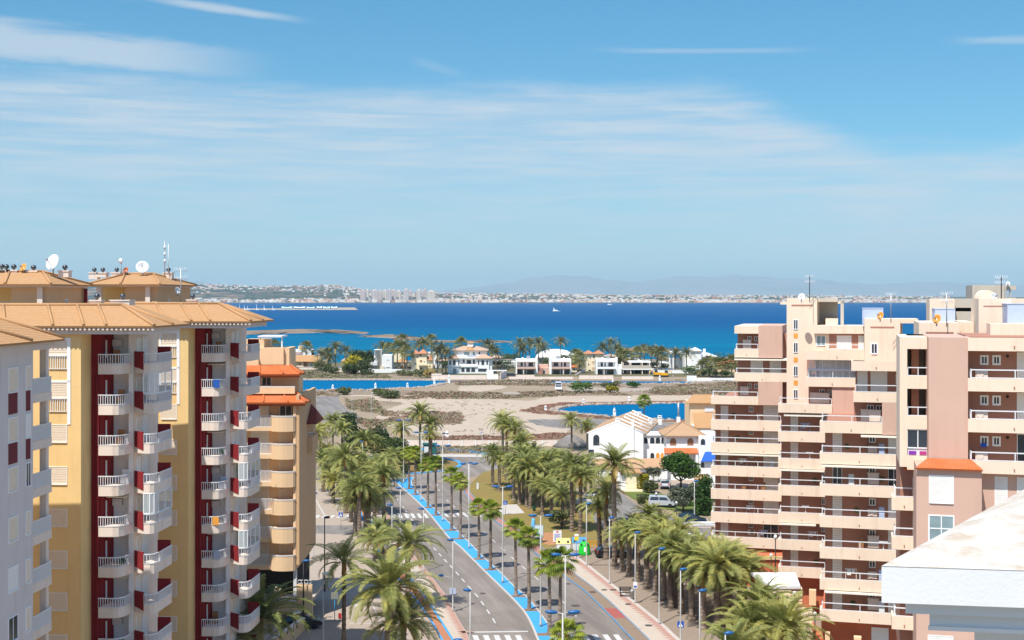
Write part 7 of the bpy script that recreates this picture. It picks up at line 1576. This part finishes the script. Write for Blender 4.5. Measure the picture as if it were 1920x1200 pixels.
g=G(1096,1040.5); o=thing('bottle_bank','bright green igloo-shaped bottle bank at the kerb','bottle bank',tuple(g)); m=MB(); m.lathe([(.82,.05),(.80,.3),(.72,1.1),(.62,1.5),(.40,1.72),(.05,1.78)],g,20); m.build('shell',plain('vivid_green_plastic',(.015,.50,.035),.4),o); m=MB(); m.box(g.x-.12,g.x+.25,g.y-.80,g.y-.70,.55,1.15); m.build('label_plate',M_swhite,o)
for s in (-.42,.35): m=MB(); m.lathe([(.13,0),(.13,.04)],(g.x+s,g.y-.52,1.45),10,(0,-1,.5)); m.build('opening',C_['dark'],o)
g=G(1110,1028); o=thing('barrier','orange-yellow slatted barrier behind the green bottle bank','barrier',tuple(g)); m=MB()
for k in range(4): m.box(g.x-.7+k*.42,g.x-.5+k*.42,g.y,g.y+.05,.1,1.0)
m.box(g.x-.8,g.x+.9,g.y-.03,g.y,.85,1.0); m.build('slats',plain('orange_yellow_plastic',(.70,.33,.02),.5),o)
m=MB(); m.box(g.x-.8,g.x-.7,g.y-.2,g.y+.3,0,.12); m.box(g.x+.8,g.x+.9,g.y-.2,g.y+.3,0,.12); m.build('foot',C_['black'],o)
g=G(1173,1121); o=thing('bench','dark slatted bench on the red tiled pavement edge','bench',tuple(g)); m=MB()
for k in range(4): m.box(g.x-.7,g.x+.7,g.y-.05+k*.12,g.y+.04+k*.12,.55,.59)
m.build('seat',C_['taupe'] if 0 else plain('dark_bench_wood',(.07,.055,.05),.6),o); m=MB()
for k in range(4): m.hexa([(g.x-.7,g.y+.40+k*.03,.70+k*.12),(g.x+.7,g.y+.40+k*.03,.70+k*.12),(g.x+.7,g.y+.44+k*.03,.70+k*.12),(g.x-.7,g.y+.44+k*.03,.70+k*.12),(g.x-.7,g.y+.42+k*.03,.79+k*.12),(g.x+.7,g.y+.42+k*.03,.79+k*.12),(g.x+.7,g.y+.46+k*.03,.79+k*.12),(g.x-.7,g.y+.46+k*.03,.79+k*.12)])
m.build('backrest',bpy.data.materials['dark_bench_wood'],o)
for s in (-.55,.55): m=MB(); m.box(g.x+s-.04,g.x+s+.04,g.y-.02,g.y+.42,.12,.55); m.box(g.x+s-.04,g.x+s+.04,g.y+.38,g.y+.43,.55,1.1); m.build('leg',C_['black'],o)
g=G(1185.5,1124); o=thing('litter_bin','slim pale litter bin beside the bench','litter bin',tuple(g)); m=MB(); m.lathe([(.20,.12),(.24,.9),(.26,.92),(.24,.95)],g,12); m.build('body',C_['pole'],o); m=MB(); m.lathe([(.26,.98),(.26,1.08),(.05,1.15)],g,12); m.build('lid',C_['metal'],o)
g=G(1001.5,959); o=thing('litter_bin','small dark green litter bin on the lawn by the palms','litter bin',tuple(g)); m=MB(); m.lathe([(.22,.15),(.24,.8),(.20,.85)],g,10); m.build('body',plain('dark_green_bin',(.01,.10,.05),.5),o); m=MB(); m.tube([g,g+Vector((0,0,.9))],.04,6); m.build('post',C_['black'],o)
g=G(895.5,917.5); o=thing('marker_post','short white post on the lawn near the roundabout','post',tuple(g)); m=MB(); m.box(g.x-.18,g.x+.18,g.y,g.y+.3,0,1.0); m.build('post',C_['rail'],o); m=MB(); m.box(g.x-.22,g.x+.22,g.y-.04,g.y+.34,1.0,1.06); m.build('cap',C_['rail'],o)
g=G(1191,1132.3); o=thing('info_sign','white and blue information sign fixed to the third car park lamp','sign',(g.x,g.y-.12,1.75)); m=MB(); m.box(g.x-.22,g.x+.22,g.y-.16,g.y-.12,1.75,2.45); pl=m.build('plate',M_swhite,o); m=MB(); m.box(g.x-.16,g.x+.16,g.y-.17,g.y-.163,1.85,2.05); m.build('blue_field',M_sblue,pl)
g=G(849,1148); o=thing('info_sign','pair of white panels fixed to the lamp at the cycle path','sign',(g.x,g.y-.12,2.0)); 
for s in (-.19,.19): m=MB(); m.box(g.x+s-.14,g.x+s+.14,g.y-.16,g.y-.12,2.0,2.65); m.build('panel',C_['tank'],o)
# white pergola at the side street
o=thing('pergola','white lattice pergola beam on a cream pillar beside the side street','pergola',tuple(G(1286,1018))); Yr=171.0; m=MB()
for k in range(2): m.box(XA(1276,Yr),XA(1338,Yr),Yr+k*1.6,Yr+k*1.6+.12,ZA(988,Yr),ZA(985,Yr))
for k in range(30): x=XA(1276,Yr)+.15*k+.02; m.box(x,x+.06,Yr-.25,Yr+1.95,ZA(985,Yr),ZA(985,Yr)+.10)
m.build('lattice',C_['rail'],o); m=MB(); x=XA(1286,Yr); m.box(x-.28,x+.28,Yr+.2,Yr+.75,0,ZA(985.5,Yr)-.2); m.box(x-.36,x+.36,Yr+.12,Yr+.83,ZA(985.5,Yr)-.2,ZA(985.5,Yr)-.02); m.build('pillar',C_['cream'],o); m=MB(); x=XA(1337,Yr); m.box(x-.2,x+.2,Yr+.2,Yr+.6,0,ZA(988,Yr)); m.build('pillar',C_['cream'],o)
o=thing('low_wall','low white wall with pale cap in front of the dark parked car','wall',tuple(G(1320,990))); m=MB(); a=G(1294,990); m.box(a.x,a.x+5.5,a.y,a.y+.5,0,.75); m.build('wall',C_['slab'],o); m=MB(); m.box(a.x-.05,a.x+5.55,a.y-.05,a.y+.55,.75,.85); m.build('cap',C_['bright'],o)
# ================================================================ VEHICLES
M_tyre=plain('tyre_rubber',(.02,.02,.02),.8); M_rim=plain('wheel_rim',(.45,.45,.46),.3,.5,.8); M_red=plain('tail_light',(.5,.02,.02),.3); M_lamp=plain('head_light',(.75,.76,.78),.15,.6)
def vehicle(name,label,loc,rz,prof,cab,W,paint,wheels,cat,glass_y=None):
    """prof: side outline of the lower body (x,z) nose at +x; cab: side outline of the cabin above it, narrower"""
    o=thing(name,label,cat,loc,None,rz); MT=Matrix.Translation(Vector(loc))
    def bd(mb,nm,mat,par): ob=bpy.data.objects.new(nm,mb.mesh(nm,mat)); COL.objects.link(ob); ob.parent=par; return ob
    m=MB(); w=W/2
    def ext_(mb,P,wb,wt):
        zs=[p[1] for p in P]; z0,z1=min(zs),max(zs); f=lambda z: wb+(wt-wb)*(z-z0)/max(.01,z1-z0); n=len(P); A=[(p[0],-f(p[1]),p[1]) for p in P]; B=[(p[0],f(p[1]),p[1]) for p in P]
        mb.face(A); mb.face(B[::-1])
        for i in range(n): j=(i+1)%n; mb.face([A[j],A[i],B[i],B[j]])
    ext_(m,prof,w,w*.97); body=bd(m,'body',paint,o)
    m=MB(); ext_(m,cab,w*.97,w*.82); c=bd(m,'cabin',paint,o)
    # glass: inset copies of the cabin's sides, windscreen and rear window, standing a little proud
    cx0=sum(p[0] for p in cab)/len(cab); cz0=sum(p[1] for p in cab)/len(cab); zb=min(p[1] for p in cab); zt=max(p[1] for p in cab); Q=[(cx0+(p[0]-cx0)*.86,cz0+(p[1]-cz0)*.70) for p in cab]; f=lambda z: w*.97+(w*.82-w*.97)*(z-zb)/max(.01,zt-zb)+.012
    for s in (-1,1):
        xm_=cx0; 
        for lo,hi in ((-99,xm_-.05),(xm_+.05,99)):
            P=[]; n=len(Q)
            for i in range(n):
                a,b=Q[i],Q[(i+1)%n]
                if lo<=a[0]<=hi: P.append(a)
                for L in (lo,hi):
                    if (a[0]-L)*(b[0]-L)<0: t=(L-a[0])/(b[0]-a[0]); P.append((L,a[1]+(b[1]-a[1])*t))
            if len(P)>2: mm=MB(); mm.face([(p[0],s*f(p[1]),p[1]) for p in P]); bd(mm,'side_window',C_['glass'],c)
    n=len(cab)
    for i in range(n):
        a,b=Vector(cab[i]),Vector(cab[(i+1)%n])
        if abs(a.y-b.y)>.35:
            nx=1 if (a.x+b.x)/2>cx0 else -1; d=Vector((nx*.015,.01)); p=a.lerp(b,.12)+d; q=a.lerp(b,.88)+d
            mm=MB(); mm.face([(p.x,-f(p.y)*.88,p.y),(p.x,f(p.y)*.88,p.y),(q.x,f(q.y)*.88,q.y),(q.x,-f(q.y)*.88,q.y)]); bd(mm,'windscreen' if nx>0 else 'rear_window',C_['glass'],c)
    xs=[p[0] for p in prof]; x1,x0=max(xs),min(xs); zl=.72
    for s in (-1,1):
        mm=MB(); mm.box(x1-.10,x1+.012,s*w*.72-.16,s*w*.72+.16,zl-.1,zl+.06); bd(mm,'headlight',M_lamp,o); mm=MB(); mm.box(x0-.012,x0+.1,s*w*.8-.12,s*w*.8+.12,zl,zl+.3); bd(mm,'tail_light',M_red,o)
        for wx,r_ in wheels:
            mm=MB(); mm.lathe([(r_*.6,-.1),(r_,-.09),(r_,.09),(r_*.6,.1)],(wx,s*(w-.09),r_),16,(0,1,0)); t_=bd(mm,'wheel',M_tyre,o); mm=MB(); mm.lathe([(.03,0),(r_*.6,.01),(r_*.62,-.02)],(wx,s*(w-.0),r_),12,(0,s,0)); bd(mm,'rim',M_rim,t_)
    mm=MB(); mm.box(x1-.05,x1+.02,-w*.8,w*.8,.32,.5); bd(mm,'bumper',C_['black'],o); mm=MB(); mm.box(x0-.02,x0+.05,-w*.8,w*.8,.34,.52); bd(mm,'bumper',C_['black'],o); return o
CARP=[(2.05,.35),(2.1,.62),(1.95,.80),(1.1,.98),(-1.95,1.0),(-2.1,.7),(-2.05,.35)]; CARC=[(1.15,.96),(.45,1.46),(-1.5,1.50),(-2.0,.98)]; CW=[(1.3,.32),(-1.3,.32)]
VANP=[(2.15,.36),(2.2,.75),(2.0,.98),(1.3,1.12),(-2.1,1.14),(-2.2,.7),(-2.15,.36)]; VANC=[(1.3,1.10),(.65,1.78),(-2.0,1.84),(-2.15,1.12)]
pw=plain('white_car_paint',(.66,.67,.68),.25,.5); pd=plain('dark_blue_car_paint',(.012,.03,.05),.2,.6); pk_=plain('black_car_paint',(.015,.015,.018),.2,.6); pg=plain('blue_grey_car_paint',(.20,.27,.36),.3,.5); pz=plain('silver_car_paint',(.45,.47,.50),.25,.6)
vehicle('van','white people-carrier van parked on the side street behind the grove palms',tuple(G(1105,949)+Vector((0,0,.07))),R(176),VANP,VANC,1.8,pw,[(1.35,.33),(-1.35,.33)],'van')
vehicle('van','pale grey-white van beside the clipped green hedge',tuple(G(1240,951)+Vector((0,0,.07))),R(-8),[(2.1,.4),(2.15,.75),(1.95,.95),(1.5,1.08),(-2.0,1.1),(-2.1,.8),(-2.05,.4)],[(1.5,1.06),(.95,1.75),(-1.9,1.82),(-2.05,1.08)],1.8,pz,[(1.4,.34),(-1.3,.34)],'van')
vehicle('car','dark blue hatchback parked under the spreading grey tree',tuple(G(1297,985)+Vector((0,0,.07))),R(-6),[(p[0]*1.08,p[1]*1.1) for p in CARP],[(p[0]*1.08,p[1]*1.12) for p in CARC],1.85,pd,CW,'car')
vehicle('car','dark car half hidden by car park trunks beside the bins',tuple(G(1147,1045)),R(10),CARP,CARC,1.75,pk_,CW,'car'); vehicle('car','dark car under the palm crowns on the side street',tuple(G(1166,989)+Vector((0,0,.07))),R(150),CARP,CARC,1.75,pk_,CW,'car'); vehicle('car','black car parked on the ramp below the peach terrace wall',tuple(G(563,1178)),R(20),CARP,CARC,1.8,pk_,CW,'car')
vehicle('car','white car parked behind the short stout date palm',tuple(G(661,926)),R(5),CARP,CARC,1.75,pw,CW,'car'); vehicle('car','silver car parked in front of the white pavilion',tuple(G(1248,915)+Vector((0,0,.07))),R(80),CARP,CARC,1.75,pz,CW,'car'); vehicle('car','blue-grey car on the shore lane beside the bungalow',tuple(G(638,694)),R(-80),CARP,CARC,1.8,pg,CW,'car'); vehicle('car','dark car in front of the arcaded villa gateway',tuple(G(960,706)),R(0),[(p[0]*1.4,p[1]) for p in CARP],[(p[0]*1.4,p[1]) for p in CARC],1.8,pk_,[(1.8,.32),(-1.8,.32)],'car'); vehicle('car','dark car in the drive of the large white villa',tuple(G(1296,697)),R(8),[(p[0]*1.3,p[1]*1.2) for p in CARP],[(p[0]*1.3,p[1]*1.2) for p in CARC],1.8,pd,[(1.7,.32),(-1.7,.32)],'car')
vehicle('motorhome','white motorhome facing the camera on the sandy track',tuple(G(1047,732)),R(-92),[(3.1,.4),(3.15,.9),(2.7,1.2),(2.2,1.35),(-2.9,1.35),(-3.0,.9),(-2.95,.4)],[(2.25,1.33),(2.0,2.1),(1.9,3.0),(-2.9,3.05),(-2.95,1.35)],2.5,pw,[(2.0,.38),(-1.7,.38)],'motorhome')
def digger(px,py,label,s):
    g=G(px,py); x,y=g.x,g.y; yl=plain('digger_yellow_%d'%px,(.75,.38,.01),.5); o=thing('excavator',label,'excavator',tuple(g)); m=MB(); m.box(x-1.6,x+1.6,y-1.2,y-.7,0,.7); m.box(x-1.6,x+1.6,y+.7,y+1.2,0,.7); m.build('tracks',C_['black'],o); m=MB(); m.box(x-1.7,x+1.2,y-1.1,y+1.1,.8,1.8); m.build('body',yl,o); m=MB(); m.box(x+s*.1,x+s*1.3,y-1.0,y+.1,1.8,2.9); m.build('cab',C_['glass'],o); m=MB(); m.tube([(x+s*1.0,y+.4,1.6),(x+s*2.6,y+.4,2.7),(x+s*3.6,y+.4,.9)],[.22,.2,.14],6); m.build('arm',yl,o); m=MB(); m.box(x+s*3.6-.4,x+s*3.6+.4,y-.1,y+.9,.2,.9); m.build('bucket',C_['metal'],o)
digger(1233,706,'yellow excavator on the rubble plot beside the concrete frame',-1); digger(1246,707,'second yellow digger on the rubble plot, nearer the white pavilion villa',1)
# ================================================================ BOATS, MARINA, MOORING POSTS
def boat(px,py,L_,label,mast=0,hd=1):
    g=G(px,py,-.4); x,y,z=g.x,g.y,-.5; o=thing('boat',label,'boat',(x,y,z)); m=MB(); h=L_*.10; w=L_*.14
    P=[(-.5,-.8),(.25,-1),(.42,-.5),(.5,0),(.42,.5),(.25,1),(-.5,.8)]; A=[(x+hd*p[0]*L_*.94,y+p[1]*w*.7,z) for p in P]; B=[(x+hd*p[0]*L_,y+p[1]*w,z+h*(1+.25*max(0,p[0]))) for p in P]; m.face(A[::-1]); m.face(B)
    for i in range(7): j=(i+1)%7; m.face([A[i],A[j],B[j],B[i]])
    m.build('hull',C_['bright'],o); m=MB(); m.box(x-L_*.42,x+L_*.16,y-w*.6,y+w*.6,z+h,z+h+L_*.09); m.build('cabin',C_['bright'],o)
    if mast: m=MB(); m.tube([(x-hd*L_*.36,y,z+h),(x-hd*L_*.36,y,z+mast)],L_*.012,5); m.build('mast',C_['rail'],o); m=MB(); q=x-hd*L_*.36; m.face([(q+.1,y,z+h+L_*.1),(q+hd*L_*.18,y,z+h+L_*.1),(q+.1,y,z+mast*.95)]); m.face([(q+.1,y+.15,z+mast*.95),(q+hd*L_*.18,y+.15,z+h+L_*.1),(q+.1,y+.15,z+h+L_*.1)]); m.build('sail',C_['bright'],o)
boat(1043.5,584,19,'white boat with a furled sail crossing the lagoon alone',9.5); boat(1144,572,24,'tiny pale boat near the far shore')
o=thing('breakwater','long stone marina breakwater reaching out from the western shore','breakwater',tuple(G(560,580))); Yb=yof(580.5); m=MB()
for a,b,t in ((300,630,578.3),(622,668,576.6)): m.hexa([(XA(a,Yb),Yb-6,-.8),(XA(b+3,Yb),Yb-6,-.8),(XA(b+3,Yb),Yb+14,-.8),(XA(a,Yb),Yb+14,-.8),(XA(a,Yb),Yb,ZA(t,Yb)),(XA(b-3,Yb),Yb,ZA(t,Yb)),(XA(b-3,Yb),Yb+8,ZA(t,Yb)),(XA(a,Yb),Yb+8,ZA(t,Yb))])
m.build('stonework',M_path,o)
for i,(a,b,t) in enumerate(((528,548,574.6),(551,572,574.6),(575,590,575),(594,604,574),(606,619,574.4),(621,632,574.4))):
    o=thing('marina_tent','pale green tent-roofed marina shed on the breakwater, %s from the shore end'%nth(i),'marina shed',(XA((a+b)/2,Yb),Yb+3,ZA(578.3,Yb)),'tent-roofed sheds on the breakwater'); z0,z1=ZA(580,Yb),ZA(t,Yb); zm_=(z0+z1)/2; m=MB(); x0,x1=XA(a,Yb),XA(b,Yb); m.box(x0+.5,x1-.5,Yb-2,Yb+6,z0,zm_); m.build('wall',C_['lglass'] if i%2 else C_['white'],o); m=MB(); xm=(x0+x1)/2; yy0,yy1=Yb-3,Yb+7
    m.slab([(x0,yy0,zm_),(x1,yy0,zm_),(x1,(yy0+yy1)/2,z1),(xm,(yy0+yy1)/2,(zm_+z1)/2),(x0,(yy0+yy1)/2,z1)],.2); m.slab([(x0,(yy0+yy1)/2,z1),(xm,(yy0+yy1)/2,(zm_+z1)/2),(x1,(yy0+yy1)/2,z1),(x1,yy1,zm_),(x0,yy1,zm_)],.2); m.build('roof',plain('pale_green_canvas_%d'%i,(.50,.66,.56) if i%2==0 else (.62,.72,.76),.8),o)
for i,px in enumerate((445,452,461,467,484,498,514)): boat(px,581.5,12,'moored yacht at the breakwater, %s from the western shore'%nth(i),11+(i*5)%7)
for i,(x,y,h) in enumerate(((624,730,1.6),(704,729,2.0),(764,726,1.5),(814.5,722,2.0),(842,718,3.0),(1152,781,2.2),(1094,757,1.4),(1023,770,1.4),(1180,752,1.4),(1237,714,2.0),(1149,719,1.6),(838,820,1.4))):
    g=G(x,y); o=thing('mooring_post','white mooring post on the bank, %s counting from the near channel eastward'%nth(i),'mooring post',tuple(g),'white mooring posts on the banks'); m=MB(); m.box(g.x-.4,g.x+.4,g.y-.3,g.y+.3,0,h*.75); m.build('post',C_['bright'],o); m=MB(); m.lathe([(.5,0),(.3,.2),(.05,.4*h)],g+Vector((0,0,h*.75)),8); m.build('cap',C_['bright'],o)
# rocky rims of the pond and channel: loose stones beyond counting
r=random.Random(31); m=MB()
def stones(P,n,s):
    P=[G(*p) for p in P]
    for k in range(n):
        i=r.randrange(len(P)-1); q=P[i].lerp(P[i+1],r.random())+Vector((r.uniform(-.8,.8),r.uniform(-2,2),0)); a=s*r.uniform(.5,1.4); m.lathe([(a,-.1),(a*.9,a*.35),(a*.4,a*.7)],q,5,smooth=False)
stones([(1033,769),(1050,764),(1080,760),(1130,758),(1200,757),(1300,756)],260,.55); stones([(1033,770),(1065,774),(1120,780),(1180,785),(1260,788)],200,.5); stones([(556,732.5),(700,731.5),(800,726.5),(838,718)],240,.6); stones([(556,712.5),(700,712.5),(836,713.5)],200,.6); stones([(850,719),(1300,719.5)],160,.6); stones([(1288,717),(1425,717)],120,.7)
mark(m.build('bank_stones',M_path),'pale loose stones lining the banks of the pond and channel','stones',None,'stuff')

# ---- further small houses, walls and gardens filling the shore row
def cottage(label,Y,px0,px1,pt,pb,roofpx,mat,wall,nw=2,roof='tile'):
    v=VF('house',label,Y,(px0+px1)/2); v.box([(px0,px1,pt,pb,0,8)],wall)
    if roof: v.hip(px0-1,px1+1,roofpx,pt,-.7,8.7,roof)
    else: v.box([(px0-.4,px1+.4,roofpx,pt,-.2,8.2)],wall,'parapet')
    for k in range(nw):
        a=px0+(px1-px0)*(k+.3)/nw; v.win([(a,a+(px1-px0)*.3/nw,pt+(pb-pt)*.3,pt+(pb-pt)*.62)],mat)
    return v
CT=[('cream tiled cottage between the yellow-green tree and white cube house',640,640,655,676,692,671,C_['glass'],C_['cream'],2,'ptile'),('low white flat-roofed house behind the small yellow towers',640,800,822,664,692,661,C_['glass'],C_['bright'],3,None),('white tiled house glimpsed left of the arcaded villa',610,816,838,676,700,670,C_['glass'],C_['bright'],2,'ptile'),('small salmon house right of the arcaded villa behind the hedge',640,922,942,670,690,665,C_['glass'],C_['slab'],2,'ptile'),('low white house before the dark thicket, west of the twin houses',620,940,966,680,698,678,C_['lglass'],C_['bright'],3,None),('red-roofed garage beside the eastern twin white house',575,1072,1082,688,699,684,C_['dark'],C_['slab'],1,'otile'),('white terraced house behind the yellow twin-tower house',640,1133,1158,668,690,664,C_['glass'],C_['bright'],3,'ptile'),('orange-roofed low house beyond the concrete frame',620,1155,1172,674,694,668,C_['glass'],C_['dpeach'],2,'otile'),('long low white house east of the concrete frame',620,1221,1252,682,696,679.5,C_['lglass'],C_['bright'],4,None),('cream low house tucked behind the white pavilion villa',650,1236,1256,672,690,668,C_['glass'],C_['cream'],2,'ptile'),('white low house at the east end behind the dusty trees',640,1344,1366,676,696,671,C_['glass'],C_['bright'],2,'ptile'),('peach low house west of the near tiled bungalow',600,470,512,680,694,673,C_['glass'],C_['dpeach'],3,'tile')]
for c in CT: cottage(*c)
for i,(px0,px1,pt,pb,Y,l,mt) in enumerate(((752,812,694,700.5,yof(700.5),'pale garden wall below the small yellow towers',C_['slab']),(626,666,690,697,yof(697),'low cream wall along the lane west of the cube house',C_['slab']),(1221,1290,694,700,yof(700),'white balustrade wall before the pavilion villa',C_['bright']),(1166,1225,706,711,yof(711),'rough salmon kerb wall below the concrete frame',C_['slab']))):
    v=VF('garden_wall',l,Y,(px0+px1)/2,'wall'); v.box([(px0,px1,pt,pb,0,.35)],mt); v.box([(px0-.3,px1+.3,pt-.4,pt,-.05,.4)],C_['bright'],'coping')
GR=[(700,690),(742,690),(836,690),(950,694),(1012,668),(1034,672),(1076,690),(1088,694),(1136,698),(1150,682),(1170,690),(1180,684),(1228,690),(1246,692),(1292,702),(1306,704),(1322,706),(1336,708),(1358,706),(545,697),(556,698),(612,700),(650,700)]
for i,(x,y) in enumerate(GR): tree('garden_shrub','garden shrub %s, %s in the shore row from the west'%(near[zone(x)],nth(sum(1 for a in GR if a[0]<x))),'shrub',G(x,y),2.6+(i*7%5)*.5,2.6+(i*5%4)*.6,[M_bush,M_pine,M_ficus,M_olive][i%4],420,.34,200+i,.08,group='garden shrubs of the shore row',tr=.06)
